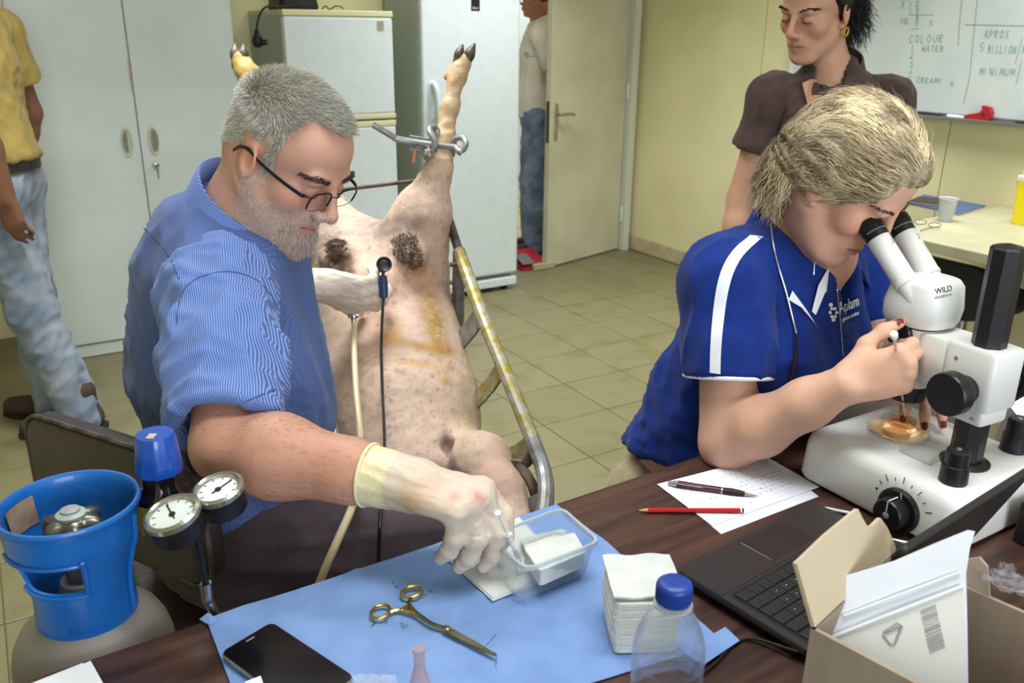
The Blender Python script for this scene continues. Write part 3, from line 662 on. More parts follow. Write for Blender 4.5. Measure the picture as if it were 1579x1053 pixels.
G[:, 2] += zz
fs = [(j*(nu+1)+i, j*(nu+1)+i+1, (j+1)*(nu+1)+i+1, (j+1)*(nu+1)+i) for j in range(nv) for i in range(nu)]
def thick(vs, fs, nu, nv, t):
    n = len(vs); vs2 = np.vstack([vs, vs-np.array([0, 0, t])]); f2 = [tuple(reversed(f)) for f in fs]+[tuple(i+n for i in f) for f in fs]
    rim = [i for i in range(nu+1)]+[(j*(nu+1)+nu) for j in range(1, nv+1)]+[nv*(nu+1)+i for i in range(nu-1, -1, -1)]+[j*(nu+1) for j in range(nv-1, 0, -1)]
    for k in range(len(rim)): a, b = rim[k], rim[(k+1) % len(rim)]; f2.append((a, b, b+n, a+n))
    me = mesh(vs2, f2); bm = bmesh.new(); bm.from_mesh(me); bmesh.ops.recalc_face_normals(bm, faces=bm.faces); bm.to_mesh(me); bm.free(); return me
dr_ = root('surgical_drape', 'pale blue surgical drape spread over the work table under the instruments', 'drape', (G[:, :2].mean(0)[0], G[:, :2].mean(0)[1], TZ))
link('sheet', thick(G, fs, nu, nv, .0012), m_drape, dr_, smooth=60)
cq = [T(308, 958, TZ)+ZZ*.002, T(322, 953, TZ)+ZZ*.007, T(338, 962, TZ)+ZZ*.0045, T(326, 970, TZ)+ZZ*.004]
link('turned_corner', prism(cq, ZZ, .0012), m_drape, dr_)
under = [T(1085, 1030, TZ+.001), T(1140, 993, TZ+.001), T(1118, 972, TZ+.001), T(1050, 1010, TZ+.001)]
link('folded_edge', prism([p+ZZ*.0042 for p in under], ZZ, .001), m_drape, dr_)
DZ = TZ+.0055

# ---- phone
ph = [T(337, 1015, DZ), T(420, 965, DZ)]; px_ = nz(ph[1]-ph[0]); py_ = np.cross(ZZ, px_); pw = .071; pl_ = .146
pc = ph[1]-px_*pw/2-py_*pl_/2
pr = root('smartphone', 'black smartphone face up on the blue drape, lower left', 'phone', pc)
link('body', slab(pc, (px_, py_, ZZ), pw, pl_, .009, .0062, .0015), M('phone_silver', (160, 162, 166), .3, .8), pr)
link('glass_front', slab(pc+ZZ*.006, (px_, py_, ZZ), pw-.002, pl_-.002, .0085, .0012, .0005), M('phone_glass', (14, 14, 17), .12, spec=.35), pr)
link('earpiece', slab(pc+ZZ*.0071+py_*(pl_/2-.008), (px_, py_, ZZ), .011, .0016, .0007, .0003, .0001), m_greyp, pr)

# ---- needle holder
m_gold = M('gold_plate', (222, 190, 92), .2, 1); m_instr = M('instrument_steel', (176, 172, 150), .22, 1, c2=(150, 140, 96), ns=30)
IZ = DZ+.0035
def I(u, v, dz=0): return T(u, v, IZ)+ZZ*dz
nh = root('needle_holder', 'steel needle holder with two gold rings lying on the blue drape', 'instrument', T(660, 960, DZ))
pv = I(663, 957)
for cu_, cv_, w_, ax_ in ((587, 943, .0135, (604, 941)), (635, 912, .0135, (634, 926))):
    c = I(cu_, cv_); d = nz(I(690, 972)-c); e = np.cross(ZZ, d)
    link('ring', tube([c+d*math.cos(t)*.0105+e*math.sin(t)*.0135 for t in np.linspace(0, 2*math.pi, 28, endpoint=False)], .0021, 10, closed=True), m_gold, nh, label='gold finger ring')
J = I(688, 971)
link('shank', tube(smoothpath([I(602, 943), I(616, 940), I(640, 946), I(665, 961), J], 6), [.0022]*12+[.003]*6+[.0034]*7 if False else .0027, 10, flat=.8), m_gold, nh, label='gold shank')
link('shank', tube(smoothpath([I(634, 924, .001), I(631, 932, .001), I(640, 944, .001), I(665, 962, .001), I(688, 970, .001)], 6), .0027, 10, flat=.8), m_instr, nh)
link('ratchet', box((I(617, 943)+I(631, 933))/2+ZZ*.001, (.013, .004, .003), (nz(I(631, 933)-I(617, 943)), np.cross(ZZ, nz(I(631, 933)-I(617, 943))), ZZ), .0008), m_gold, nh)
link('box_joint', lathe(I(688, 971, -.0028), ZZ, [(.003, 0), (.0048, .001), (.0048, .006), (.003, .0072)], 16), m_instr, nh)
dj = nz(I(766, 1011)-J); ej = np.cross(ZZ, dj); Lj = np.linalg.norm(I(766, 1011)-J)
for s in (-1, 1): link('jaw', tube([J+ej*s*.0016, J+dj*Lj*.5+ej*s*.0016, J+dj*Lj*.98+ej*s*.0008], [.0035, .0026, .0012], 8), m_instr, nh)
for k, (q, d) in enumerate((((I(748, 998), I(765, 985))), ((I(762, 1008), I(764, 1026))))):
    tag(link('suture_thread', tube(smoothpath([q+ZZ*.001, (q+d)/2+ZZ*.004+ej*.003, d+ZZ*(.006 if k == 0 else -.001)], 6), .00035, 5), m_dark), 'dark suture thread curling %s the needle holder tip' % ('above' if k == 0 else 'below'), 'thread')
m_deb = M('dark_debris', (74, 70, 52), .9)
for i, (u, v, l) in enumerate(((606, 898, 5), (612, 905, 3), (620, 962, 4), (625, 966, 6), (576, 963, 5), (664, 912, 4), (655, 918, 3), (596, 958, 3))):
    p = T(u, v, DZ-.001); t = RNG.uniform(0, 3); d = V3(math.cos(t), math.sin(t), 0)
    tag(link('wool_scrap', tube([p-d*.0008*l, p+V3(0, 0, .0008), p+d*.0008*l], [.0003, .0007, .0003], 5), m_deb), 'tiny dark scrap of wool on the drape '+('above the upper gold ring', 'just above the upper gold ring', 'under the left gold ring, leftmost', 'under the gold rings, rightmost', 'below the left gold ring', 'right of the upper gold ring', 'beside the upper gold ring', 'below the left gold ring, lower one')[i], 'scrap', 'dark wool scraps on the blue drape')

# ---- gauze sheet, plastic box, folded gauze, syringe
m_gauze = M('white_gauze', (224, 227, 225), .95, c2=(214, 218, 216), ns=30, b=.5, bs=700)
gp_ = [T(u, v, DZ) for u, v in ((680, 851), (733, 823), (800, 800), (870, 880), (760, 925))]
gs = root('gauze_sheet', 'flat white gauze pad on the blue drape under the plastic box', 'gauze', sum(gp_)/5)
link('upper_layer', prism([p+ZZ*.0016 for p in gp_], ZZ, .0016), m_gauze, gs)
link('lower_layer', prism([p+(p-sum(gp_)/5)*.03 for p in gp_], ZZ, .0014), m_gauze, gs)
for u, v, r_ in ((725, 871, .0022), (748, 836, .003), (752, 842, .002), (729, 868, .0012)):
    p = T(u, v, DZ+.0032); link('pink_stain', lathe(p, ZZ, [(r_, 0), (r_*.9, .0003)], 9), M('pink_stain', (222, 178, 178), .95), gs)
fo_ = T(738, 854, DZ+.0034)
fx, fy = nz(T(750, 851, DZ)-T(728, 857, DZ)), None; fy = np.cross(ZZ, fx); fv = []
for i in range(9):
    for j in range(5): fv.append(fo_+fx*(i-4)*.0025+fy*(j-2)*.0022+ZZ*(.0012+.0016*abs(math.sin(i*1.9+j*2.3))))
tag(link('foil_scrap', mesh(fv, [(i*5+j, (i+1)*5+j, (i+1)*5+j+1, i*5+j+1) for i in range(8) for j in range(4)]), M('foil', (188, 186, 196), .25, .9)), 'crumpled silver foil scrap on the gauze beside the plastic box', 'foil')
RZ = DZ+.052
rb = [T(u, v, RZ) for u, v in ((750, 826), (866, 782), (925, 834), (812, 877))]
bb_ = [T(u, v, DZ) for u, v in ((762, 872), (862, 838), (908, 888), (797, 931))]
def rquad(Q, r=.16, n=5):
    out = []
    for i in range(4):
        p, a, b = Q[i], Q[i-1], Q[(i+1) % 4]; s, e = p+(a-p)*r, p+(b-p)*r
        for k in range(n+1): t = k/n; out.append(s*(1-t)**2+p*2*t*(1-t)+e*t*t)
    return out
m_tub = M('clear_polypropylene', (226, 232, 236), .12, tr=.9, ior=1.12, alpha=.5, spec=.9)
cb = sum(bb_)/4; cr = sum(rb)/4
def qs(Q, c, k, z=0): return [c+(p-c)*k+ZZ*z for p in Q]
tubr = root('plastic_box', 'clear plastic box with rounded corners holding gauze on the blue drape', 'container', cb)
m_rim = M('clear_rim', (222, 230, 236), .15, tr=.55, ior=1.2, alpha=.75, spec=.9)
link('shell', loft([rquad(qs(bb_, cb, .9, .0035)), rquad(qs(bb_, cb, .97, .0035)), rquad(qs(bb_, cb, 1, .008)), rquad(qs(rb, cr, .97, -.003)), rquad(qs(rb, cr, .985, -.003)), rquad(qs(bb_, cb, 1.015, .007)), rquad(qs(bb_, cb, .98, .0025)), rquad(qs(bb_, cb, .9, .0025))], True), m_tub, tubr, smooth=30)
link('rim', loft([rquad(qs(rb, cr, .965, -.004)), rquad(qs(rb, cr, .965, .0005)), rquad(qs(rb, cr, 1.03, .0005)), rquad(qs(rb, cr, 1.04, -.005)), rquad(qs(rb, cr, 1.03, -.005)), rquad(qs(rb, cr, 1.025, -.0012)), rquad(qs(rb, cr, .98, -.0012)), rquad(qs(rb, cr, .98, -.004)), rquad(qs(rb, cr, .965, -.004))], False), m_rim, tubr, smooth=30)
def pad(name, Q, z, t, label, n=3):
    c = sum(Q)/len(Q); r_ = root(name, label, 'gauze', c+ZZ*0)
    for k in range(n): link('fold', loft([rquad(qs(Q, c, .985, z+t*k/n), .1), rquad(qs(Q, c, 1-.004*(k % 2), z+t*(k+.25)/n), .12), rquad(qs(Q, c, 1-.004*(k % 2), z+t*(k+.75)/n), .12), rquad(qs(Q, c, .985, z+t*(k+1)/n), .1)]), m_gauze, r_)
    return r_
BZ = DZ+.004
pad('gauze_pad', [T(u, v, BZ) for u, v in ((800, 842), (868, 826), (896, 866), (830, 890))], .0, .012, 'folded white gauze pad lying flat in the plastic box', 4)
pad('gauze_roll', [T(u, v, BZ+.013) for u, v in ((806, 866), (885, 842), (903, 873), (832, 905))], .0, .022, 'thick rolled gauze pad on top inside the plastic box', 3)
m_syr = M('syringe_plastic', (240, 243, 244), .2, tr=.35, spec=.6)
S0 = D(768, 791, 1.05); S1 = T(806, 874, DZ+.012); sd = nz(S1-S0); sl__ = np.linalg.norm(S1-S0)
sy = root('syringe', 'slim white syringe held in the gloved hand above the plastic box', 'syringe', S1)
link('barrel', lathe(S0+sd*sl__*.38, sd, [(.0045, 0), (.0045, .001), (.003, .0015), (.003, sl__*.5), (.0018, sl__*.5+.003), (.0015, sl__*.5+.009)], 14), m_syr, sy)
link('flange', box(S0+sd*sl__*.38, (.012, .005, .0012), frame(sd), .0005), m_syr, sy)
link('plunger', join(cyl(S0, S0+sd*sl__*.45, .0017, 8), lathe(S0-sd*.001, sd, [(.0045, 0), (.0045, .0015)], 14)), m_syr, sy)
link('needle', cyl(S0+sd*(sl__*.88+.004), S1+sd*.004, .0004, 6), m_steel, sy)
for k in range(5): p = S0+sd*sl__*(.66+.035*k); link('graduation', lathe(p, sd, [(.0031, 0), (.0031, .0006)], 12, caps=False), m_dark, sy)

# ---- stack of gauze swabs
gb = [T(945, 1003, DZ), T(1046, 1000, DZ)]; gx = nz(gb[1]-gb[0]); gy = np.cross(ZZ, gx); gw = np.linalg.norm(gb[1]-gb[0])*1.0
G0 = gb[0]; ztop = .75
for z in np.arange(.76, .95, .002):
    if proj(G0+ZZ*(z-G0[2]))[1] < 928: break
ztop = z
st_ = root('gauze_stack', 'tall stack of white gauze swabs standing behind the water bottle', 'gauze', G0+gx*gw/2+gy*gw*.52)
nl = 14; R_ = random.Random(4); hL = (ztop-DZ)/nl
for k in range(nl):
    t = k/nl; sx = R_.uniform(-.0012, .0012)-.003*math.sin(t*3); w__ = gw*(1+.05*t)+R_.uniform(-.001, .001)
    c = G0+gx*(gw/2+sx)+gy*(gw*.45+R_.uniform(-.001, .001)); Q = [c+gx*a*w__/2+gy*b*gw*.52 for a, b in ((-1, -1), (1, -1), (1, 1), (-1, 1))]
    z0 = hL*k; link('swab', loft([rquad(qs(Q, c, .985, z0), .1, 3), rquad(qs(Q, c, 1, z0+hL*.3), .13, 3), rquad(qs(Q, c, 1, z0+hL*.75), .13, 3), rquad(qs(Q, c, .99, z0+hL*1.04), .12, 3)]), m_gauze, st_)
c = G0+gx*gw*.5+gy*gw*.52; n_ = 12; fv = []
for j in range(n_+1):
    for i in range(n_+1):
        a, b = i/n_-.5, j/n_-.5; e = max(abs(a), abs(b))*2; fv.append(c+gx*a*gw*1.08+gy*b*gw*1.1+ZZ*(ztop-DZ+.004+.003*(e > .9)+.0014*math.sin(a*11+b*5)*math.cos(b*7)))
link('top_swab', thick(np.array(fv), [(j*(n_+1)+i, j*(n_+1)+i+1, (j+1)*(n_+1)+i+1, (j+1)*(n_+1)+i) for j in range(n_) for i in range(n_)], n_, n_, .0025), m_gauze, st_, smooth=60)

# ---- water bottle
CP = D(1041, 893, .735); bx = V3(CP[0], CP[1], TZ); bh = CP[2]-TZ
bt = root('water_bottle', 'clear plastic water bottle with blue screw cap in the foreground', 'bottle', bx)
prof = [(.02, .0), (.027, .002), (.031, .008), (.0315, .02)]
for z in np.linspace(.03, bh-.085, 6): prof += [(.0318, z-.004), (.0305, z), (.0318, z+.004)]
nk = bh-.026
prof += [(.032, bh-.078), (.0315, bh-.068), (.029, bh-.056), (.0245, bh-.044), (.0195, bh-.035), (.0145, bh-.029), (.0132, nk), (.0132, bh-.012)]
m_pet = M('clear_bottle_plastic', (244, 249, 255), .02, tr=.98, ior=1.08, alpha=.34, spec=1)
pi = [(max(r-.0008, .001), z) for r, z in prof][::-1]
link('shell', lathe(bx, ZZ, prof+pi[:-1]+[(.012, .002)], 40), m_pet, bt, smooth=60)
link('water', lathe(bx+ZZ*.003, ZZ, [(.02, 0), (.0295, .006)]+[(.0298, z) for z in np.linspace(.01, .075, 5)], 36), M('water', (226, 238, 250), .0, tr=1, ior=1.12), bt)
cap_ = link('cap', lathe(bx+ZZ*(bh-.021), ZZ, [(.0145, 0), (.0152, .0008), (.0152, .0135), (.0148, .0165), (.0125, .0185), (.004, .0185)], 48), M('blue_cap', (28, 62, 150), .38, sss=.1), bt, smooth=50)
rv = [cyl(bx+ZZ*(bh-.0195)+.01515*V3(math.cos(t), math.sin(t), 0), bx+ZZ*(bh-.0065)+.01515*V3(math.cos(t), math.sin(t), 0), .0005, 5) for t in np.linspace(0, 2*math.pi, 60, endpoint=False)]
o = link('grip_ribs', join(*rv), bpy.data.materials['blue_cap'], cap_); o['kind'] = 'stuff'
link('neck_ring', lathe(bx+ZZ*(bh-.026), ZZ, [(.0135, 0), (.0168, .0006), (.0168, .0022), (.0135, .003)], 36), m_rim, bt)
# ---- clear nozzle and wrapper at the bottom edge, white papers bottom left
nzp = T(648, 1062, DZ+.0); 
tag(link('vial_nozzle', lathe(nzp, ZZ, [(.011, 0), (.012, .004), (.009, .018), (.0062, .028), (.0058, .047), (.0072, .049), (.0072, .053), (.0045, .0535)], 24), M('pinkish_clear', (214, 186, 188), .12, tr=.6, ior=1.2, alpha=.75)), 'pinkish clear plastic nozzle standing at the drape edge', 'nozzle')
wq = [T(u, v, DZ) for u, v in ((497, 1046), (610, 1043), (618, 1075), (495, 1078))]; wv = []
for j in range(7):
    for i in range(17):
        s, t = i/16, j/6; p = (wq[0]*(1-s)+wq[1]*s)*(1-t)+(wq[3]*(1-s)+wq[2]*s)*t; wv.append(p+ZZ*(.002+.004*abs(math.sin(i*1.3+j*.9))*math.sin(math.pi*s)))
tag(link('plastic_wrapper', mesh(wv, [(j*17+i, j*17+i+1, (j+1)*17+i+1, (j+1)*17+i) for j in range(6) for i in range(16)]), M('clear_film', (226, 230, 236), .1, tr=.6, alpha=.6, ior=1.1)), 'crinkled clear plastic wrapper at the bottom of the drape', 'wrapper')
m_paper = M('white_paper', (232, 236, 242), .8, b=.03, bs=100)
for k, (qd, lb_) in enumerate(((((52, 1056), (140, 1020), (160, 1056), (80, 1090)), 'white paper sheet on the table corner, uppermost'), (((30, 1062), (128, 1023), (150, 1056), (60, 1095)), 'white paper sheet on the table corner, lowest'))):
    tag(link('paper_sheet', prism([T(u, v, TZ+.0015*(1-k)) for u, v in qd], ZZ, .0012), m_paper), lb_, 'paper')
tag(link('paper_scrap', prism([T(u, v, DZ+.008) for u, v in ((378, 1052), (402, 1043), (408, 1060), (385, 1070))], ZZ, .001), m_paper), 'small white paper scrap on the black smartphone', 'paper')

# ---- papers, pen and pencil
def TT(u, v): return T(u, v, TZ)
m_pap2 = M('ruled_paper', (226, 230, 244), .8)
m_inkp = M('faint_ink', (92, 92, 104), .8); m_inkl = M('pale_ruling', (178, 184, 206), .8)
pa = [TT(*q) for q in ((1032, 757), (1196, 712), (1262, 766), (1112, 824))]; pb = [TT(*q) for q in ((1013, 748), (1180, 705), (1264, 752), (1098, 812))]
for k, (Q, lb_) in enumerate(((pa, 'lower handwritten white paper sheet under the pen and pencil'), (pb, 'upper handwritten white paper sheet under the pen'))):
    r_ = root('note_sheet', lb_, 'paper', sum(Q)/4+ZZ*.0011*k)
    link('sheet', prism([p+ZZ*.0011*k for p in Q], ZZ, .0008), m_pap2, r_)
    if k == 0: continue
    zt = ZZ*(.0011*k+.0009); bil = lambda s, t: (Q[0]*(1-s)+Q[1]*s)*(1-t)+(Q[3]*(1-s)+Q[2]*s)*t+zt
    ms = []
    def seg(p, q, wd):
        d = nz(q-p); e = np.cross(ZZ, d)*wd/2; ms.append(mesh([p-e, p+e, q+e, q-e], [(0, 1, 2, 3)]))
    for i in range(1, 12): seg(bil(.02, i/12), bil(.98, i/12), .0003)
    for i in range(1, 9): seg(bil(i/9, .03), bil(i/9, .97), .0003)
    link('ruling', join(*ms), m_inkl, r_)['kind'] = 'stuff'; ms = []; R_ = random.Random(9)
    for row, s0, s1 in ((.1, .55, .7), (.2, .5, .74), (.3, .52, .72), (.42, .55, .95), (.5, .5, .95), (.58, .52, .95), (.66, .55, .9), (.74, .5, .9), (.85, .2, .4), (.55, .1, .3), (.3, .1, .2)):
        s = s0
        while s < s1:
            pts = [bil(s+.006*i, row+R_.uniform(-.025, .025)) for i in range(R_.randint(3, 6))]
            for p, q in zip(pts[:-1], pts[1:]): seg(p, q, .0005)
            s += .05
    link('handwriting', join(*ms), m_inkp, r_)['kind'] = 'stuff'
def pencilish(p, q, r_): return nz(q-p), np.linalg.norm(q-p)
PZ = TZ+.0022
p, q = T(981, 787, TZ+.0036), T(1147, 787, TZ+.006); d, L_ = pencilish(p, q, 0)
pn = root('pencil', 'red pencil with black and white end on the papers', 'pencil', (p+q)/2)
link('shaft', lathe(p+d*.016, d, [(.0036, 0), (.0036, L_-.021)], 6), M('pencil_red', (190, 36, 42), .35), pn)
link('sharpened_tip', lathe(p+d*.004, d, [(.0008, 0), (.0035, .013)], 12), M('pencil_wood', (206, 158, 118), .7), pn)
link('lead', lathe(p, d, [(.0002, 0), (.0008, .004)], 8), m_dark, pn)
link('end_band', lathe(p+d*(L_-.0055), d, [(.0037, 0), (.0037, .0025)], 6), m_paper, pn, label='white end band'); link('end_cap', lathe(p+d*(L_-.003), d, [(.0037, 0), (.0036, .002), (.002, .003)], 6), m_black, pn)
p, q = T(1030, 744, TZ+.007), T(1171, 765, TZ+.005); d, L_ = pencilish(p, q, 0)
m_pen_r = M('burgundy_pen', (76, 16, 28), .2, coat=.5)
pe = root('ballpoint_pen', 'dark red ballpoint pen with silver tip and clip on the papers', 'pen', (p+q)/2)
link('barrel', lathe(p+d*.013, d, [(.0048, 0), (.0055, .002), (.0055, L_*.48), (.005, L_*.5)], 18), m_pen_r, pe)
link('middle_ring', lathe(p+d*(L_*.5+.012), d, [(.0056, 0), (.0056, .002)], 18), m_steel, pe)
link('grip', lathe(p+d*(L_*.5+.0142), d, [(.0052, 0), (.006, .012), (.005, .026), (.0038, .033)], 18), M('pen_grip', (46, 20, 28), .6), pe)
link('tip', lathe(p+d*(L_*.5+.047), d, [(.0036, 0), (.0012, L_*.5-.053), (.0006, L_*.5-.048)], 14), m_steel, pe)
link('button', lathe(p, d, [(.0032, 0), (.0034, .008), (.0048, .009), (.0048, .013)], 14), m_steel, pe)
sd_ = np.cross(d, ZZ); link('clip', box(p+d*.032+ZZ*.0035+sd_*.0045, (.042, .004, .0014), (d, sd_, ZZ), .0005), m_steel, pe)
text('pen_text', 'To Pulborud', .0048, p+d*.04+ZZ*.0057, d, -sd_, m_greyp, pe, .0002)

# ================================================================ laptop, its hinge towards the camera
lz = TZ+.004; LP = T(1043, 878, lz+.016); lx = nz(T(1235, 779, lz+.016)-LP); ly = V3(lx[1], -lx[0], 0); lw_, ld_ = .292, .196
m_lap = M('laptop_shell', (40, 38, 40), .45, b=.03, bs=400); m_key = M('laptop_key', (28, 27, 30), .5)
def LP_(x, y, z=0): return V3(*LP[:2], lz)+lx*x+ly*y+ZZ*z
lt = root('laptop', 'black open laptop with its keyboard facing the woman, beside the carton', 'laptop', LP_(lw_/2, ld_/2))
link('base', loft([[LP_(lw_/2+x*s, ld_/2+y*s2, z) for x, y in rrect(lw_, ld_, .008)] for s, s2, z in ((.95, .93, 0), (1, 1, .008), (1, 1, .0145), (.992, .99, .016))]), m_lap, lt, smooth=40)
link('palm_rest', slab(LP_(lw_/2, .037, .0158), (lx, -ly, ZZ), lw_-.004, .07, .006, .0008, .0003), M('palm_rest', (47, 42, 41), .38), lt)
link('touchpad', slab(LP_(lw_*.55, .036, .0164), (lx, -ly, ZZ), .088, .055, .003, .0007, .0002), M('touchpad', (42, 37, 37), .3), lt)
link('touchpad_line', box(LP_(lw_*.55-.0455, .036, .0168), (.0008, .05, .0008), (lx, ly, ZZ)), m_greyp, lt)
link('keyboard_well', slab(LP_(lw_/2, .132, .0156), (lx, -ly, ZZ), lw_-.022, .112, .004, .0006, .0002), m_black, lt)
kd = None; rows = 6; kw, kh = .0184, .0178
for r_ in range(rows):
    y = .083+r_*kh+.006; x = .016; ky = []
    pat = {0: [1.3, 1, 1, 1, 1, 4, 1, 1, 1, 1, 1.2], 1: [2.1, 1, 1, 1, 1, 1, 1, 1, 1, 1, 1, 1.4], 2: [1.9, 1, 1, 1, 1, 1, 1, 1, 1, 1, 1, 1.6], 3: [1.4, 1, 1, 1, 1, 1, 1, 1, 1, 1, 1, 1, 1.1], 4: [1.7, 1, 1, 1, 1, 1, 1, 1, 1, 1, 1, 1, .8], 5: [.95]*14}[r_]
    sc_ = (lw_-.032)/sum(pat)
    for wv_ in pat:
        ww = wv_*sc_; c = LP_(x+ww/2, y, .0163); h_ = kh if r_ < 5 else kh*.7; vs = []
        for ins, z in ((.0007, 0), (.0007, .0013), (.0016, .0019)):
            for a, b in ((1, 1), (-1, 1), (-1, -1), (1, -1)): vs.append(c+lx*a*(ww/2-ins)+ly*b*(h_/2-ins)+ZZ*z)
        key = link('key', mesh(vs, [(j*4+i, j*4+4+i, j*4+4+(i+1) % 4, j*4+(i+1) % 4) for j in (0, 1) for i in range(4)]+[(8, 11, 10, 9)]), m_key, lt); x += ww
        if r_ and wv_ == 1: link('key_legend', box(c+ZZ*.002-lx*.003, (.0022, .0014, .0002), (lx, ly, ZZ)), m_greyp, key)
hc = LP_(0, ld_+.004, .011)
link('hinge_barrel', cyl(hc+lx*.006, hc+lx*(lw_-.006), .0115, 18, bev=.003), m_lap, lt)
LH = .19
best = None
for a_deg in range(20, 120):
    a2 = math.radians(a_deg); lv = ly*math.cos(a2)+ZZ*math.sin(a2); pt = hc+lx*lw_+lv*LH; u, v, _ = proj(pt); e = (u-1577)**2+(v-737)**2
    if best is None or e < best[0]: best = (e, a_deg, lv, u, v)
lv = best[2]; ln_ = nz(np.cross(lx, lv))
link('lid', slab(hc+lx*lw_/2+lv*(LH/2+.006)-ln_*.004, (lx, lv, ln_), lw_, LH, .01, .008, .002), m_lap, lt)
link('screen_bezel', slab(hc+lx*lw_/2+lv*(LH/2+.006)+(ln_ if ln_@ly < 0 else -ln_)*.0042-(0 if ln_@ly < 0 else 1)*0*ln_, (lx, lv, ln_), lw_-.006, LH-.006, .008, .0006, .0002), M('screen_glossy', (26, 18, 20), .08, coat=.4), lt)
for k, x in enumerate((.115, .2)):
    pp = T(1268 if k == 0 else 1352, 786 if k == 0 else 831, lz+.01); tag(link('metal_rod', lathe(pp-lx*.0+ZZ*.002, lx*.4+B*.6, [(.002, 0), (.0045, .003), (.0045, .05), (.003, .052)], 14), m_steel), 'short silver metal rod lying between laptop and microscope, %s one' % ('left' if k == 0 else 'right'), 'rod')
tag(link('laptop_cable', tube(smoothpath([LP_(.0, ld_-.012, .008), T(1150, 985, TZ+.003), T(1100, 1025, TZ+.003), T(1040, 1075, TZ+.003)], 8), .0019, 8), m_black), 'thin black cable running from the laptop across the table', 'cable')

# ================================================================ carton with a sterile pouch
KZ = .93; C0 = T(1250, 968, KZ); C1 = T(1410, 1053, KZ); C2 = T(1374, 852, KZ); e1 = nz(C1-C0); e2 = C2-C0; l2 = np.linalg.norm(e2); e2 = e2/l2
l1 = .30; m_card = M('corrugated_card', (164, 150, 134), .85, c2=(154, 140, 124), ns=30, stretch=(1, 1, .1), b=.04, bs=120); m_cardi = M('card_inside', (196, 180, 154), .85)
kc = C0+e1*l1/2+e2*l2/2; kn1 = nz(np.cross(e1, ZZ)); kn1 = kn1 if kn1@e2 < 0 else -kn1; kn2 = nz(np.cross(e2, ZZ)); kn2 = kn2 if kn2@e1 < 0 else -kn2
crt = root('carton', 'open brown cardboard carton in the right foreground', 'box', (kc[0], kc[1], TZ))
hh_ = KZ-TZ
def wall(p, ax, ln, n): return prism([p-ZZ*hh_, p+ax*ln-ZZ*hh_, p+ax*ln, p], -n, .004)
link('front_wall', wall(C0, e1, l1, kn1), m_card, crt); link('left_wall', wall(C0, e2, l2, kn2), m_card, crt)
link('back_wall', wall(C0+e2*l2, e1, l1, -kn1), m_card, crt); link('right_wall', wall(C0+e1*l1, e2, l2, -kn2), m_card, crt)
link('bottom', prism([C0-ZZ*(hh_-.001), C0+e1*l1-ZZ*(hh_-.001), C0+e1*l1+e2*l2-ZZ*(hh_-.001), C0+e2*l2-ZZ*(hh_-.001)], ZZ, .004), m_card, crt)
fn_ = nz(np.cross(e2, kn2*.35+ZZ)); fpx = [(1250, 966), (1222, 868), (1268, 824), (1317, 784), (1325, 800), (1332, 812), (1340, 810), (1352, 798), (1362, 812), (1374, 838), (1376, 848)]
link('left_flap', prism([PL(u, v, C0, fn_) for u, v in fpx], fn_, .004), m_cardi, crt, label='cream torn flap standing up')
link('back_flap', prism([PL(u, v, C0+e2*l2*1.0+e1*.0, nz(np.cross(e1, ZZ-kn1*.3))) for u, v in ((1478, 905), (1486, 862), (1512, 858), (1524, 872), (1528, 925))], kn1, .003), m_card, crt)
pn_ = nz(V3(-.12, -.85, .5)); PP = D(1385, 960, .79)
m_pouch = M('white_pouch_paper', (214, 219, 226), .6, c2=(206, 211, 220), ns=8); m_film = M('pouch_film', (212, 213, 206), .35, tr=.1)
pouch = root('sterile_pouch', 'white sterile pouch with a printed barcode sticking out of the carton', 'pouch', PP-ZZ*.12)
def PU(u, v, o=0): return PL(u, v, PP+pn_*o, pn_)
pol = [(1258, 968), (1266, 930), (1274, 905), (1290, 890), (1322, 882), (1380, 864), (1440, 838), (1492, 817), (1502, 819), (1494, 845), (1488, 885), (1490, 960), (1492, 1110), (1300, 1110)]
link('paper_back', prism([PU(u, v) for u, v in pol], pn_, .0025), m_pouch, pouch)
link('film_front', prism([PU(u, v, .003) for u, v in ((1278, 985), (1484, 905), (1487, 1110), (1300, 1110))], pn_, .002), m_film, pouch)
link('seal_ridge', tube([PU(1276, 985, .005), PU(1380, 944, .0065), PU(1484, 904, .005)], .0016, 8), m_pouch, pouch)
link('seal_ridge', tube([PU(1300, 950, .004), PU(1400, 912, .005), PU(1480, 882, .004)], .0012, 8), m_pouch, pouch)
m_print = M('grey_print', (150, 148, 152), .7)
ms = []; R_ = random.Random(2); k = 0.
while k < 1:
    wd = R_.choice((.018, .03, .05)); a0_, a1_ = k, min(k+wd, 1); k += wd+R_.choice((.02, .03, .045))
    L0, L1, R0, R1 = (1419, 942), (1434, 1008), (1443, 932), (1458, 1000)
    ms.append(mesh([PU(L0[0]*(1-t)+L1[0]*t+(R0[0]-L0[0])*s, L0[1]*(1-t)+L1[1]*t+(R0[1]-L0[1])*s, .0056) for t, s in ((a0_, 0), (a0_, 1), (a1_, 1), (a1_, 0))], [(0, 1, 2, 3)]))
link('barcode', join(*ms), m_print, pouch)['kind'] = 'stuff'
tr_ = [(1362, 974), (1390, 961), (1377, 995)]
link('triangle_mark', tube([PU(u, v, .0056) for u, v in ((1362, 980), (1365, 973), (1385, 961), (1391, 965), (1380, 992), (1374, 994))], .0009, 5, closed=True), m_print, pouch)
link('mark_bar', tube([PU(1366, 977, .0056), PU(1387, 967, .0056)], .0007, 5), m_print, pouch)
wq = [D(u, v, d_) for u, v, d_ in ((1512, 893, .8), (1548, 868, .83), (1600, 905, .82), (1600, 925, .78))]; wv = []
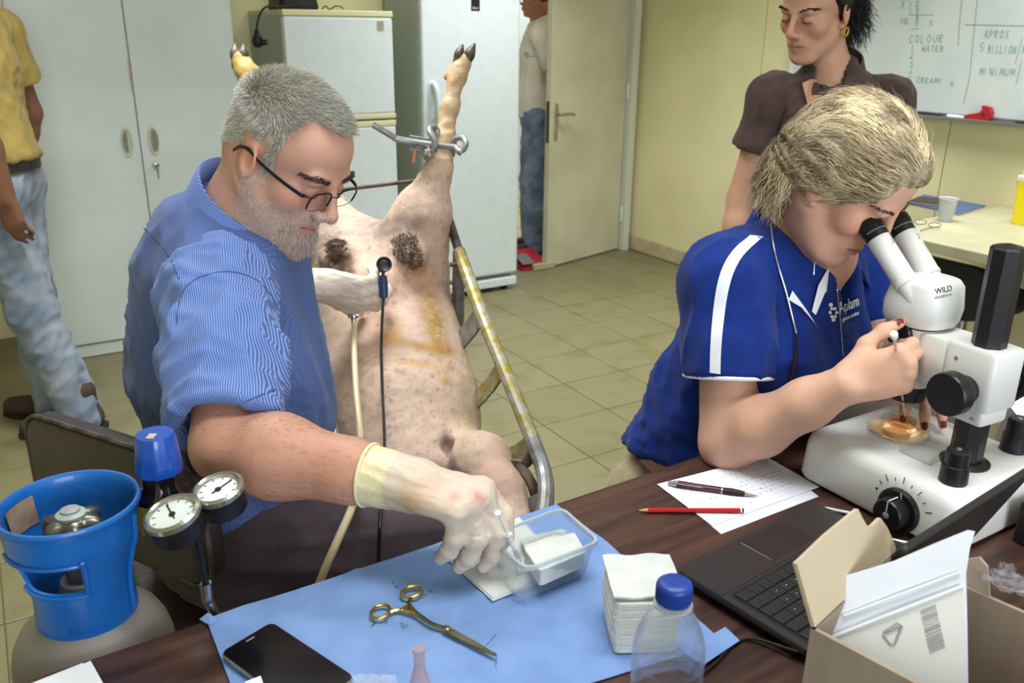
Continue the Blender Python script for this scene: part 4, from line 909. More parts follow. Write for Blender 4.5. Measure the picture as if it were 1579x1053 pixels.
for j in range(9):
    for i in range(15):
        s, t = i/14, j/8; p = (wq[0]*(1-s)+wq[1]*s)*(1-t)+(wq[3]*(1-s)+wq[2]*s)*t; wv.append(p+ZZ*.008*math.sin(i*2.1+j*1.7)*math.sin(j*2.9+i))
tag(link('plastic_bag', mesh(wv, [(j*15+i, j*15+i+1, (j+1)*15+i+1, (j+1)*15+i) for j in range(8) for i in range(14)]), M('crinkled_film', (206, 204, 210), .08, tr=.7, alpha=.55, ior=1.2)), 'crinkled clear plastic bag over the right carton edge', 'bag')
# ================================================================ stereo microscope
def zat(P, v):
    lo, hi = .4, 1.6
    for _ in range(40):
        m = (lo+hi)/2
        if proj(V3(P[0], P[1], m))[1] > v: lo = m
        else: hi = m
    return (lo+hi)/2
m_scope = M('microscope_white', (224, 226, 224), .34, b=.02, bs=260); m_sblk = M('microscope_black', (24, 23, 27), .38, b=.04, bs=320)
mz = .835; MB = V3(.458, 1.238, 0); BL, BW = .265, .236
mc = MB+B*BL/2+A*BW/2
ms_ = root('stereo_microscope', 'white stereo microscope with black column and twin eyepieces, woman looking into it', 'microscope', mc+ZZ*TZ)
def mrect(s, w_=0): return rrect(BL*s+w_, BW*s+w_, .022)
link('base', loft([[mc+B*x+A*y+ZZ*z for x, y in rrect(BL+e*2, BW+e*2, .024)] for e, z in ((0, TZ+.006), (.003, TZ+.013), (0, mz-.02), (-.003, mz-.009), (-.010, mz-.002), (-.02, mz))]), m_scope, ms_, smooth=50)
link('underside', loft([[mc+B*x+A*y+ZZ*z for x, y in rrect(BL-.012, BW-.012, .02)] for z in (TZ+.0005, TZ+.0065)]), m_sblk, ms_)
kc_ = PL(1386, 786, MB-A*.001, -A); up_ = ZZ
dial = link('dial', lathe(kc_, -A, [(.033, 0), (.033, .004), (.030, .007)], 40, hint=ZZ), m_sblk, ms_)
kp = [(.0225, .006), (.0225, .026), (.021, .029), (.009, .0295)]
link('intensity_knob', lathe(kc_, -A, kp, 36, hint=ZZ), m_sblk, ms_, label='black ribbed intensity knob')
link('knob_ribs', join(*[cyl(kc_-A*.008+(B*math.cos(t)+ZZ*math.sin(t))*.0222, kc_-A*.026+(B*math.cos(t)+ZZ*math.sin(t))*.0222, .0011, 6) for t in np.linspace(0, 6.283, 26, endpoint=False)]), m_sblk, ms_)['kind'] = 'stuff'
link('knob_screw', lathe(kc_-A*.029, -A, [(.005, 0), (.005, .001), (.003, .0016)], 16), m_greyp, ms_)
link('pointer_line', join(box(kc_-A*.0072+ZZ*.0265+B*.004, (.0014, .009, .0006), (nz(B+ZZ*3), nz(ZZ-B*.3), -A)), box(kc_-A*.018+ZZ*.0225, (.0016, .001, .02), (B, ZZ, -A)), box(kc_-A*.0298+ZZ*.014, (.0014, .016, .0006), (B, ZZ, -A))), m_paper, ms_)['kind'] = 'stuff'
for i, t in enumerate(np.linspace(158, 22, 9)):
    t = math.radians(t); d = B*math.cos(t)+ZZ*math.sin(t); l = .01 if i % 2 == 0 and i else .0055
    link('tick_mark', box(kc_-A*.0005+d*(.042+l/2), (l, .0012, .0006), (d, np.cross(d, A), A)) if i else cyl(kc_+d*.042, kc_+d*.042-A*.0012, .0017, 10), m_dark, ms_)
# stage plate, slide in front, clips
AXP = T(1387, 665, mz); AXP[2] = 0
m_glass = M('clear_glass', (238, 242, 240), .03, tr=.95, ior=1.12, alpha=.5, spec=.8)
link('stage_ring', lathe(AXP+ZZ*(mz+.0002), ZZ, [(.046, 0), (.046, .0012), (.042, .0016), (.04, .0016)], 40), M('ring_pale', (206, 204, 190), .3), ms_)
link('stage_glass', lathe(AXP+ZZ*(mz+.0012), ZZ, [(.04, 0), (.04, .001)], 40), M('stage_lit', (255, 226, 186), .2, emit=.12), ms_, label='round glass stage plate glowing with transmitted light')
CPo = T(1487, 712, mz); CPo[2] = 0; ctop = zat(CPo, 380)
link('column', loft([[CPo+(B*math.cos(t)+A*math.sin(t))*r+ZZ*z for t in np.arange(8)*math.pi/4+math.pi/8] for r, z in ((.0225, mz), (.0225, ctop-.003), (.0195, ctop), (.004, ctop+.004))]), m_sblk, ms_, smooth=20)
link('column_foot', lathe(CPo+ZZ*mz, ZZ, [(.034, 0), (.034, .003), (.027, .007), (.023, .008)], 32), m_sblk, ms_)
for u, v, h_ in ((1469, 742, .05), (1562, 694, .052)):
    q = T(u, v, mz); c_ = link('stage_post', lathe(q, ZZ, [(.0175, 0), (.019, .002), (.018, h_*.52), (.0155, h_*.54), (.0155, h_-.003), (.0135, h_), (.004, h_)], 28), m_sblk, ms_); link('post_screw', lathe(q+ZZ*h_, ZZ, [(.004, 0), (.0035, .001)], 12), m_brass, c_)
# arm and pod
arm = nz(CPo-AXP); side = np.cross(ZZ, arm); asp = np.linalg.norm(CPo-AXP)
zt, zb = zat(CPo, 532), zat(CPo, 642)
axs = (arm, side, ZZ)
def rp(c, x0, x1, w0, w1, z): return [c+arm*x+side*y+ZZ*z for x, y in ((x0, -w0), (x1, -w1), (x1, w1), (x0, w0))]
def bvbox(x0, x1, w0, w1, z0, z1, bev=.004):
    return loft([rquad([p+(np.mean(rp(AXP, x0, x1, w0, w1, z), 0)-p)*(.06 if q in (0, 3) else 0) for p in rp(AXP, x0, x1, w0, w1, z)], .12, 3) for q, z in enumerate((z0, z0+bev, z1-bev, z1))])
link('column_clamp', bvbox(asp-.038, asp+.036, .036, .033, zb+.022, zt), m_scope, ms_, smooth=35)
link('clamp_collar', bvbox(asp-.03, asp+.03, .03, .029, zb, zb+.0215), m_scope, ms_, smooth=35)
link('arm', bvbox(.024, asp-.037, .033, .035, zb+.03, zt-.002), m_scope, ms_, smooth=35)
for x, z in ((asp-.02, zt-.02), (asp-.02, zb+.035), (asp+.02, zb+.012)): link('clamp_screw', lathe(AXP+arm*x+side*-.0355+ZZ*z, -side, [(.003, 0), (.003, .0006)], 12), m_brass, ms_)
sgn = -1 if (side@FW) > 0 else 1
kf = AXP+arm*(asp+.004)+side*sgn*.036+ZZ*((zt+zb)/2-.004)
for s in (1, -1):
    q = kf if s == 1 else kf-side*sgn*.072; dd = side*sgn*s
    link('focus_knob', lathe(q, dd, [(.012, 0), (.02, .001), (.02, .022), (.0215, .02), (.029, .022), (.0305, .025), (.0305, .042), (.029, .045), (.006, .0455)], 40), m_sblk, ms_, label='large black focus knob')
link('zoom_knob', lathe(AXP+arm*.0+side*sgn*.03+ZZ*(zt-.012), side*sgn, [(.019, 0), (.021, .001), (.021, .012), (.0195, .0145), (.006, .015)], 40), m_sblk, ms_, label='round black zoom knob')
link('zoom_ribs', join(*[cyl(AXP+side*sgn*.032+ZZ*(zt-.012)+(arm*math.cos(t)+ZZ*math.sin(t))*.021, AXP+side*sgn*.041+ZZ*(zt-.012)+(arm*math.cos(t)+ZZ*math.sin(t))*.021, .0008, 5) for t in np.linspace(0, 6.283, 36, endpoint=False)]), m_sblk, ms_)['kind'] = 'stuff'
pz1 = zat(AXP, 497); pz0 = zb+.025; hz1 = zat(AXP, 427)
def oval(c, rx, ry, z, n=40, p=2.6):
    out = []
    for t in np.linspace(0, 2*math.pi, n, endpoint=False):
        x, y = math.cos(t), math.sin(t); out.append(c+arm*rx*np.sign(x)*abs(x)**(2/p)+side*ry*np.sign(y)*abs(y)**(2/p)+ZZ*z)
    return out
link('pod', loft([oval(AXP, .036, .033, pz0-.01), oval(AXP, .04, .036, pz0), oval(AXP, .044, .039, pz1-.012), oval(AXP, .044, .04, pz1)]), m_scope, ms_, smooth=40)
link('objective', lathe(AXP+ZZ*(pz0-.04), ZZ, [(.024, 0), (.028, .003), (.029, .018), (.033, .02), (.033, .03)], 36), m_sblk, ms_)
link('pod_seam', loft([oval(AXP, .041, .037, pz1-.001), oval(AXP, .041, .037, pz1+.004)]), m_dark, ms_)
bhead = link('binocular_head', loft([oval(AXP, .047, .043, pz1+.0035), oval(AXP+arm*.001, .05, .047, pz1+.012), oval(AXP+arm*.002, .05, .047, pz1+.03, p=3), oval(AXP+arm*.004, .044, .043, hz1-.008, p=3), oval(AXP+arm*.008, .034, .037, hz1, p=3), oval(AXP+arm*.01, .028, .032, hz1+.002, p=3)]), m_scope, ms_, smooth=40)
te = [(D(1396, 434, 1.268), D(1353, 366, 1.292), D(1339, 344, 1.299)), (D(1431, 422, 1.30), D(1394, 359, 1.325), D(1382, 338, 1.334))]
for i, (q0, q1, q2) in enumerate(te):
    d = nz(q1-q0); L_ = np.linalg.norm(q1-q0)
    tb_ = link('eyepiece_tube', lathe(q0-d*.035, d, [(.0158, 0), (.0158, .03), (.0176, .031), (.0176, .036), (.0168, .037), (.0168, L_+.035)], 32), m_scope, ms_)
    link('eyecup', lathe(q1, d, [(.0172, -.002), (.0176, 0), (.0176, .009), (.0184, .0095), (.0184, .016), (.0192, .0165), (.0182, .027), (.016, .0285), (.012, .024), (.005, .022)], 36), m_sblk, tb_, label='black rubber eyecup')
    e_ = nz(RT-d*(RT@d)); n_ = nz(np.cross(d, e_)); n_ = n_ if n_@FW < 0 else -n_
    link('graduated_scale', join(*[cyl(q1+d*.0075+(n_*math.cos(t)+e_*math.sin(t))*.0176, q1+d*.0075+(n_*math.cos(t)+e_*math.sin(t))*.0176+d*(.0012 if k % 3 else .002), .0004, 4) for k, t in enumerate(np.linspace(-1.1, .7, 16))]), m_paper, tb_)['kind'] = 'stuff'
    bk = q1-d*.013+(n_*.95+e_*.3)*.0169
    link('bracket_mark', join(cyl(bk-e_*.003, bk-e_*.003-d*.008, .0003, 4), cyl(bk+e_*.003, bk+e_*.003-d*.008, .0003, 4), cyl(bk-e_*.003-d*.008, bk+e_*.003-d*.008, .0003, 4)), m_dark, tb_)['kind'] = 'stuff'
wx = None
tt_c = D(1460, 441, 1.22); fn2 = nz(side*sgn*1+arm*.55+ZZ*.15)
hq = AXP+arm*.036+side*sgn*.034+ZZ*(hz1-.0155)
from mathutils.bvhtree import BVHTree
def bvh(o): l_ = wloc(o); return BVHTree.FromPolygons([v.co+l_ for v in o.data.vertices], [tuple(p.vertices) for p in o.data.polygons])
hb3 = bvh(bhead)
def onhead(u, v, off=.0009):
    h_ = hb3.ray_cast(Vector(OR), Vector(nz(ray(u, v)))); return np.array(h_[0])-nz(ray(u, v))*off if h_[0] is not None else D(u, v, 1.2)
for s_, sz, (u0, v0), (u1, v1), mt_ in (('WILD', .0115, (1438, 451), (1472, 443), m_dark), ('HEERBRUGG', .005, (1440, 460), (1470, 453), m_greyp)):
    p_, q_ = onhead(u0, v0), onhead(u1, v1); t_ = text('lettering', s_, sz, (p_+q_)/2, q_-p_, UP, mt_, ms_, .0003)
    for v_ in t_.data.vertices:
        w_ = np.array(v_.co+wloc(t_)); d_ = nz(w_-OR); h_ = hb3.ray_cast(Vector(OR), Vector(d_))
        if h_[0] is not None: v_.co = Vector(np.array(h_[0])-d_*.0008)-wloc(t_)
# square dish with wells on the stage, lit from below
dc = T(1385, 664, mz+.003); dx = nz(T(1420, 673, mz)-T(1385, 690, mz)); dy = np.cross(ZZ, dx)
ds = root('culture_dish', 'clear square dish with two round wells on the lit microscope stage', 'dish', dc)
m_dish = M('dish_plastic', (250, 236, 214), .04, tr=.9, ior=1.15, alpha=.6, spec=1)
link('tray', loft([[dc+dx*x*s+dy*y*s+ZZ*z for x, y in rrect(.08, .062, .004, 3)] for s, z in ((.96, 0), (1, .001), (1.02, .0115), (1.045, .0115), (1.045, .0125), (.98, .0125), (.97, .002), (.9, .0015))]), m_dish, ds, smooth=30)
for s in (-1, 1):
    q = dc+dx*s*.019+dy*s*.006+ZZ*.0025
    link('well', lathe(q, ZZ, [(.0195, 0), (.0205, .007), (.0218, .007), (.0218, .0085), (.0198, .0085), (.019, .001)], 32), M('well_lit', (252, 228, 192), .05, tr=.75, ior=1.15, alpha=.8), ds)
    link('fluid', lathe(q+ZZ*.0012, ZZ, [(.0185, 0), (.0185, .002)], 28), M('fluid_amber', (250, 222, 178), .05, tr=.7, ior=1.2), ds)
lc = T(1428, 700, mz+.0005); l2x = nz(T(1470, 690, mz)-T(1395, 722, mz)); l2y = np.cross(ZZ, l2x)
lid = root('dish_lid', 'clear square lid lying empty on the microscope base in front of the column', 'lid', lc)
link('plate', slab(lc, (l2x, l2y, ZZ), .058, .05, .003, .0012, .0003), m_glass, lid)
for s, a, b, ln in ((1, l2x, l2y, .05), (-1, l2x, l2y, .05), (1, l2y, l2x, .058), (-1, l2y, l2x, .058)):
    link('edge', box(lc+a*s*((.058 if a is l2x else .05)/2-.0006)+ZZ*.0055, (.0012, ln, .009), (a, b, ZZ)), m_glass, lid)
# lit stage: the lamp inside the base shines up through the glass plate
sl = bpy.data.lights.new('stage_lamp', 'AREA'); sl.shape = 'DISK'; sl.size = .05; sl.energy = .007; sl.color = (1, .8, .55)
so = bpy.data.objects.new('stage_lamp', sl); COL.objects.link(so); so.location = tuple(AXP+ZZ*(mz+.0035)); so.rotation_euler = (math.pi, 0, 0)
# jar behind the column, electronics box, loose paper, blue pen
jp = T(1534, 664, mz) if False else T(1534, 668, TZ+.09); jp = T(1530, 650, TZ); 
jp = MB+A*(BW+.036)+B*.125; jp = V3(jp[0], jp[1], TZ)
jar = root('sample_jar', 'clear jar of yellowish liquid with black lid behind the microscope column', 'jar', jp)
link('glass', lathe(jp, ZZ, [(.025, 0), (.027, .002), (.027, .135), (.024, .142)], 32), M('jar_plastic', (228, 230, 216), .08, tr=.85, ior=1.1, alpha=.6), jar)
link('liquid', lathe(jp+ZZ*.003, ZZ, [(.0245, 0), (.0248, .11)], 30), M('pale_liquid', (212, 206, 150), .1, tr=.7, ior=1.1), jar)
link('lid', lathe(jp+ZZ*.142, ZZ, [(.028, 0), (.0285, .002), (.0285, .022), (.026, .025)], 32), m_sblk, jar)
jl = nz(OR*V3(1, 1, 0)-jp*V3(1, 1, 0)); text('jar_text', 'ALL', .016, jp+jl*.0275+ZZ*.118, np.cross(ZZ, jl), ZZ, M('blue_print', (60, 84, 140), .6), jar); text('jar_text', 'HOLES', .011, jp+jl*.0275+ZZ*.104, np.cross(ZZ, jl), ZZ, m_greyp, jar)
ep = MB+B*(BL+.05)+A*(BW*.86); ep = T(1545, 826, TZ)+B*.012
elx = root('power_unit', 'black electronics unit with red and white connectors at right edge of table', 'device', ep+A*.06)
ec = ep+A*.085+B*.04
link('housing', box(ec+ZZ*.03, (.16, .07, .056), (A, B, ZZ), .003), m_sblk, elx)
link('rack_ear', box(ec-A*.083+ZZ*.032, (.006, .075, .062), (A, B, ZZ), .002), m_black, elx)
for k in range(8):
    q = ec-A*.068+A*.018*k+B*.0355+ZZ*(.044 if k % 2 else .03); link('connector', cyl(q, q+B*.008, .0045, 12), M('connector_red', (190, 36, 40), .4) if k in (2, 5) else (m_paper if k == 1 else m_greyp), elx)
for k in range(10):
    q = ec-A*.066+A*.0146*k+B*.0+ZZ*.0585; link('terminal', box(q, (.008, .03, .006), (A, B, ZZ), .001), m_black if k % 3 else m_greyp, elx)
pq = [T(u, v, TZ) for u, v in ((1555, 625), (1579, 612), (1640, 640), (1600, 680))]
tag(link('loose_sheet', prism(pq, ZZ, .0012), m_paper), 'white printed sheet on the table beyond the jar', 'paper')
q0, q1 = D(1556, 508, 1.42), D(1590, 540, 1.36)
tag(link('blue_pen', tube(smoothpath([q0, (q0+q1)/2, q1, q1+nz(q1-q0)*.08], 4), .004, 8), M('blue_plastic', (40, 92, 190), .4)), 'blue tube standing by the jar at the right picture edge', 'tube') if False else None

# ================================================================ gas cylinder with collar
gcx = D(106, 776, 1.0); gz = gcx[2]; gx0 = V3(gcx[0], gcx[1], 0); R0 = .0765
m_gas = M('cylinder_grey', (138, 133, 127), .5, c2=(120, 115, 110), ns=6, b=.08, bs=80, vc=False); m_col = M('cylinder_blue', (24, 104, 186), .34, c2=(18, 88, 166), ns=9, b=.05, bs=140, coat=.2)
gy_ = root('gas_cylinder', 'grey steel gas cylinder with bright blue valve guard beside the table', 'cylinder', gx0)
link('body', lathe(gx0, ZZ, [(.07, 0), (.085, .006), (.092, .03)]+[(.092, z) for z in (.2, .4, gz-.215)]+[(.091, gz-.2), (.087, gz-.182), (.079, gz-.166), (.066, gz-.152), (.045, gz-.142), (.03, gz-.13), (.024, gz-.1)], 56), m_gas, gy_, smooth=50)
# guard: a wall with a real slot cut through it
prof_o = [(.0555, -.152), (.0565, -.146), (.0555, -.128), (.055, -.11), (.0575, -.085), (.064, -.06), (.0705, -.045), (.0725, -.03), (.0735, -.012), (.0745, -.006), (.077, -.003), (.0775, 0), (.076, .003), (.073, .003), (.0705, 0)]
prof_i = [(.0700, -.012), (.0688, -.03), (.0665, -.045), (.06, -.06), (.0535, -.085), (.051, -.11), (.0515, -.13), (.052, -.146)]
pp_ = prof_o+prof_i; na = 72; camd = math.atan2(-gx0[1], -gx0[0]); vs = []
for j, (r, z) in enumerate(pp_):
    for i in range(na): t = 2*math.pi*i/na; vs.append(gx0+V3(math.cos(t)*r, math.sin(t)*r, gz+z))
fs = []; slotz = [(j, j2) for j, j2 in ((4, 5), (5, 6))]
def inslot(i):
    t = (2*math.pi*(i+.5)/na-camd+math.pi) % (2*math.pi)-math.pi; return -1.45 < t < -.1+.12
npf = len(pp_); holes_o = {4, 5}; holes_i = {npf-6, npf-5}
for j in range(npf):
    j2 = (j+1) % npf
    for i in range(na):
        k = (i+1) % na
        z0 = (pp_[j][1]+pp_[j2][1])/2
        if inslot(i) and (-.087 < z0 < -.044) and j not in (npf-1,): continue
        fs.append((j*na+i, j*na+k, j2*na+k, j2*na+i))
jo = [j for j in range(len(prof_o)) if abs(prof_o[j][1]+.085) < .001][0]; jo2 = [j for j in range(len(prof_o)) if abs(prof_o[j][1]+.045) < .001][0]
ji = [j for j in range(npf) if j >= len(prof_o) and abs(pp_[j][1]+.085) < .001][0]; ji2 = [j for j in range(npf) if j >= len(prof_o) and abs(pp_[j][1]+.045) < .001][0]
for i in range(na):
    k = (i+1) % na
    if inslot(i):
        fs += [(jo*na+i, jo*na+k, ji*na+k, ji*na+i), (jo2*na+k, jo2*na+i, ji2*na+i, ji2*na+k)]
        if not inslot(i-1): fs.append((jo*na+i, ji*na+i, (ji-1)*na+i, (jo+1)*na+i)); fs.append(((jo+1)*na+i, (ji-1)*na+i, ji2*na+i, jo2*na+i))
        if not inslot(i+1): fs.append((ji*na+k, jo*na+k, (jo+1)*na+k, (ji-1)*na+k)); fs.append(((ji-1)*na+k, (jo+1)*na+k, jo2*na+k, ji2*na+k))
me = mesh(vs, fs); bm = bmesh.new(); bm.from_mesh(me); bmesh.ops.recalc_face_normals(bm, faces=bm.faces); bm.to_mesh(me); bm.free()
gd = link('valve_guard', me, m_col, gy_, smooth=40, label='bright blue valve guard with slots')
sl_t = [camd+t for t in np.linspace(-1.48, .05, 20)]
def slotrim(z, r_): return [gx0+V3(math.cos(t)*r_, math.sin(t)*r_, gz+z) for t in sl_t]
ri = slotrim(-.0415, .0722); rj = slotrim(-.089, .0585)
link('slot_rim', tube(smoothpath(ri[::3]+[ri[-1]]+[rj[-1]]+rj[::-1][::3]+[rj[0]], 4), .0026, 8), m_col, gd)
link('side_rib', tube([gx0+V3(math.cos(camd+.98)*r, math.sin(camd+.98)*r, gz+z) for r, z in ((.0755, -.012), (.0735, -.04), (.067, -.058), (.06, -.085), (.058, -.11), (.058, -.14))], .0034, 8), m_col, gd)
text('stamp', 'BA', .013, gx0+V3(math.cos(camd-.32)*.0562, math.sin(camd-.32)*.0562, gz-.136), np.cross(ZZ, V3(math.cos(camd-.32), math.sin(camd-.32), 0)), ZZ, m_col, gd, .0014)
lt_ = camd-2.25; tl = [lt_+t for t in np.linspace(-.34, .34, 9)]
lv_ = [gx0+V3(math.cos(t)*(.0694-.0*(z < -.03)), math.sin(t)*.0694, gz+z) for z in (-.009,) for t in tl]+[gx0+V3(math.cos(t)*.0655, math.sin(t)*.0655, gz+z) for z in (-.044,) for t in tl]
link('paper_label', mesh(lv_+[v-V3(math.cos(t), math.sin(t), 0)*.0006 for v, t in zip(lv_, tl+tl)], [(i, i+1, i+10, i+9) for i in range(8)]+[(i+19, i+18, i+27, i+28) for i in range(8)]), M('brown_label', (168, 142, 122), .8, c2=(150, 122, 104), ns=60), gy_, label='weathered brown paper label inside the guard')
vx = gx0+ZZ*(gz-.030)
m_cast = M('valve_cast', (128, 126, 116), .3, .8, c2=(108, 104, 92), ns=40)
link('valve_body', cyl(gx0+ZZ*(gz-.14), vx, .017, 16), m_cast, gy_)
star = []
for h_, s in ((-.012, .8), (-.008, 1), (.006, 1), (.012, .82), (.014, .5)): star.append([vx+ZZ*h_+V3(math.cos(t), math.sin(t), 0)*(.0305+.0055*math.cos(6*t))*s for t in np.linspace(0, 2*math.pi, 60, endpoint=False)])
hw = link('hand_wheel', loft(star), m_cast, gy_, smooth=50, label='grey six-lobed valve hand wheel')
link('hub_ring', lathe(vx+ZZ*.013, ZZ, [(.0165, 0), (.0165, .004), (.012, .007), (.0115, .007)], 28), m_fridge_side, hw); link('hub_cap', lathe(vx+ZZ*.0185, ZZ, [(.0115, 0), (.0105, .004), (.004, .005)], 24), m_greyp, hw)
lbw = [T(u, v, .70) for u, v in ((220, 1000), (272, 960), (285, 975))]
t1 = camd+.62; R1 = .0928; tw = [t1+t for t in np.linspace(-.22, .3, 8)]
w1 = [gx0+V3(math.cos(t)*.0928, math.sin(t)*.0928, gz-.215+.012*(t-t1)) for t in tw]+[gx0+V3(math.cos(t)*.0928, math.sin(t)*.0928, gz-.245) for t in tw]
link('white_sticker', mesh(w1+[p-V3(math.cos(t), math.sin(t), 0)*.0006 for p, t in zip(w1, tw+tw)], [(i, i+8, i+9, i+1) for i in range(7)]), m_paper, gy_)
# regulator: blue adjusting cap, dark bowl, two gauges
rc = D(243, 700, 1.05); rg0 = V3(rc[0], rc[1], 0); ztop_ = zat(rg0, 668)
m_rblue = M('regulator_blue', (22, 74, 170), .28, coat=.4); m_amber = M('regulator_brass', (132, 112, 42), .35, .6); m_bowl = M('dark_bowl', (26, 22, 24), .08, coat=.6)
rg = root('gas_regulator', 'pressure regulator with blue cap and two round gauges beside the cylinder', 'regulator', rg0+ZZ*(ztop_-.135))
link('blue_cap', loft([[rg0+V3(math.cos(t), math.sin(t), 0)*r*(1+.025*(math.cos(10*t) > .2))+ZZ*(ztop_+z) for t in np.linspace(0, 2*math.pi, 60, endpoint=False)] for r, z in ((.0262, -.05), (.0268, -.046), (.0228, -.004), (.021, 0), (.004, .0005))]), m_rblue, rg, smooth=45)
link('cap_sticker', box(rg0+ZZ*(ztop_+.001)+V3(0, -.01, 0), (.009, .013, .0008), None), m_skirt, rg)
link('bowl', lathe(rg0+ZZ*(ztop_-.05), -ZZ, [(.0225, 0), (.0225, .018), (.03, .026), (.031, .034), (.03, .05), (.028, .056)], 40), m_bowl, rg, smooth=50)
link('brass_body', lathe(rg0+ZZ*(ztop_-.105), -ZZ, [(.0295, 0), (.031, .004), (.03, .024), (.022, .03)], 32), m_amber, rg)
inl = D(222, 792, 1.02); link('inlet_pipe', tube([rg0+ZZ*(ztop_-.12), inl, gx0+ZZ*(gz-.1)], .010, 12), m_amber, rg)
m_dialw = M('dial_white', (214, 222, 216), .35); m_bez = M('bezel_silver', (172, 170, 158), .22, .8)
for u, v, d_, r, tl_, na_ in ((264, 790, .985, .030, (-.18, -.22, 1), 2.2), (335, 752, 1.03, .0285, (-.12, -.2, 1), .9)):
    g0 = D(u, v, d_); ga = nz(V3(*tl_)); gxx, gyy, _ = frame(ga, RT)
    g_ = link('gauge', lathe(g0-ga*.034, ga, [(.005, 0), (r-.002, .001), (r, .004), (r, .027)], 40), m_black, rg, smooth=50, label='black pressure gauge with silver bezel')
    link('bezel', lathe(g0-ga*.008, ga, [(r+.0005, 0), (r+.002, .002), (r+.002, .008), (r-.002, .0105), (r-.0045, .0085), (r-.005, .006)], 44, caps=False), m_bez, g_)
    link('dial_face', lathe(g0-ga*.004, ga, [(r-.004, 0), (r-.004, .001)], 36), m_dialw, g_)
    nd = gxx*math.cos(na_)+gyy*math.sin(na_); link('needle', join(box(g0-ga*.0022+nd*r*.2, (r*1.0, .0016, .0006), (nd, np.cross(ga, nd), ga)), lathe(g0-ga*.0026, ga, [(.004, 0), (.0035, .0012)], 14)), m_dark, g_)
    for k in range(9):
        t = math.radians(-40+k*32.5); dd = gxx*math.cos(t)+gyy*math.sin(t); link('scale_mark', box(g0-ga*.0027+dd*(r-.0085), (.004, .0009, .0004), (dd, np.cross(ga, dd), ga)), m_dark, g_)
    link('stem', tube([g0-ga*.03, rg0+ZZ*(ztop_-.118)], .0065, 10), m_amber, g_)
hs = [D(298, 800, 1.0), D(304, 830, 1.0), D(312, 870, 1.02), D(318, 905, 1.05)]
link('hose', tube(smoothpath(hs, 6), .0042, 10), m_black, rg)
hb_ = hs[-1]; link('hose_fitting', join(cyl(hb_+ZZ*.006, hb_-ZZ*.02, .007, 12), cyl(hb_-ZZ*.02, hb_-ZZ*.05+V3(.01, .0, 0), .006, 12)), m_steel, rg)
link('hose', tube(smoothpath([hb_-ZZ*.045+V3(.01, 0, 0), hb_-ZZ*.2+V3(.03, .05, 0), hb_-ZZ*.42+V3(.02, .2, 0)], 6), .0042, 8), m_black, rg)

# ================================================================ the man's chair
m_vinyl = M('worn_brown_vinyl', (52, 40, 40), .5, c2=(38, 30, 31), ns=14, b=.15, bs=60); m_edge = M('worn_edge', (84, 78, 72), .7, c2=(46, 38, 36), ns=40)
sc = D(318, 868, 1.64); sc[2] = .47; sc0 = V3(sc[0], sc[1], 0); cf = nz(V3(.62, .78, 0)); cl = V3(-cf[1], cf[0], 0)
mch = root('desk_chair', 'worn dark brown vinyl desk chair the seated man sits on', 'chair', sc0)
link('seat', loft([[sc0+cf*(y-.0)*s+cl*x*s+ZZ*z for x, y in rrect(.44, .44, .1)] for s, z in ((.93, .405), (.99, .415), (1, .44), (.985, .462), (.9, .47))]), m_vinyl, mch, smooth=50)
bm0 = T(55, 634, .86); bm1 = T(300, 700, .86)
bk0, bk1 = D(52, 632, 1.42), D(312, 716, 1.21); bx_ = nz((bk1-bk0)*V3(1, 1, 0)); bnrm = nz(np.cross(ZZ, bx_)); bl_ = np.linalg.norm((bk1-bk0)*V3(1, 1, 0))
bcn = (bk0+bk1)/2; topz = bcn[2]; bH = .2
def bkr(s, o): return [bcn-ZZ*bH/2+bx_*x*s+ZZ*y*s+bnrm*(o+.25*x*x*0)+ZZ*((bk1[2]-bk0[2])*x/bl_) for x, y in rrect(bl_+.02, bH, .045)]
bko = link('backrest', loft([bkr(.96, -.018), bkr(1, -.01), bkr(1, .012), bkr(.95, .02)]), m_vinyl, mch, smooth=50)
link('edge_piping', tube([p for p in bkr(1.003, -.013)], .004, 6, closed=True), m_edge, bko)
link('back_bar', tube(smoothpath([bcn-ZZ*.16-bnrm*.02, bcn*V3(1, 1, 0)-bnrm*.0+ZZ*.5, sc0-cf*.12+ZZ*.4], 6), .016, 10, flat=.5), m_steel, mch)
link('gas_column', cyl(sc0+ZZ*.1, sc0+ZZ*.41, .026, 18), m_steel, mch)
for k in range(5):
    t = k*2*math.pi/5+.3; q = sc0+V3(math.cos(t), math.sin(t), 0)*.26
    lg = link('leg', tube([sc0+ZZ*.1, q+ZZ*.07], [.026, .018], 8), m_black, mch); link('caster', lathe(q+V3(-math.sin(t), math.cos(t), 0)*-.012+ZZ*.027, V3(-math.sin(t), math.cos(t), 0), [(.021, 0), (.027, .004), (.027, .02), (.021, .024)], 14), m_black, lg)
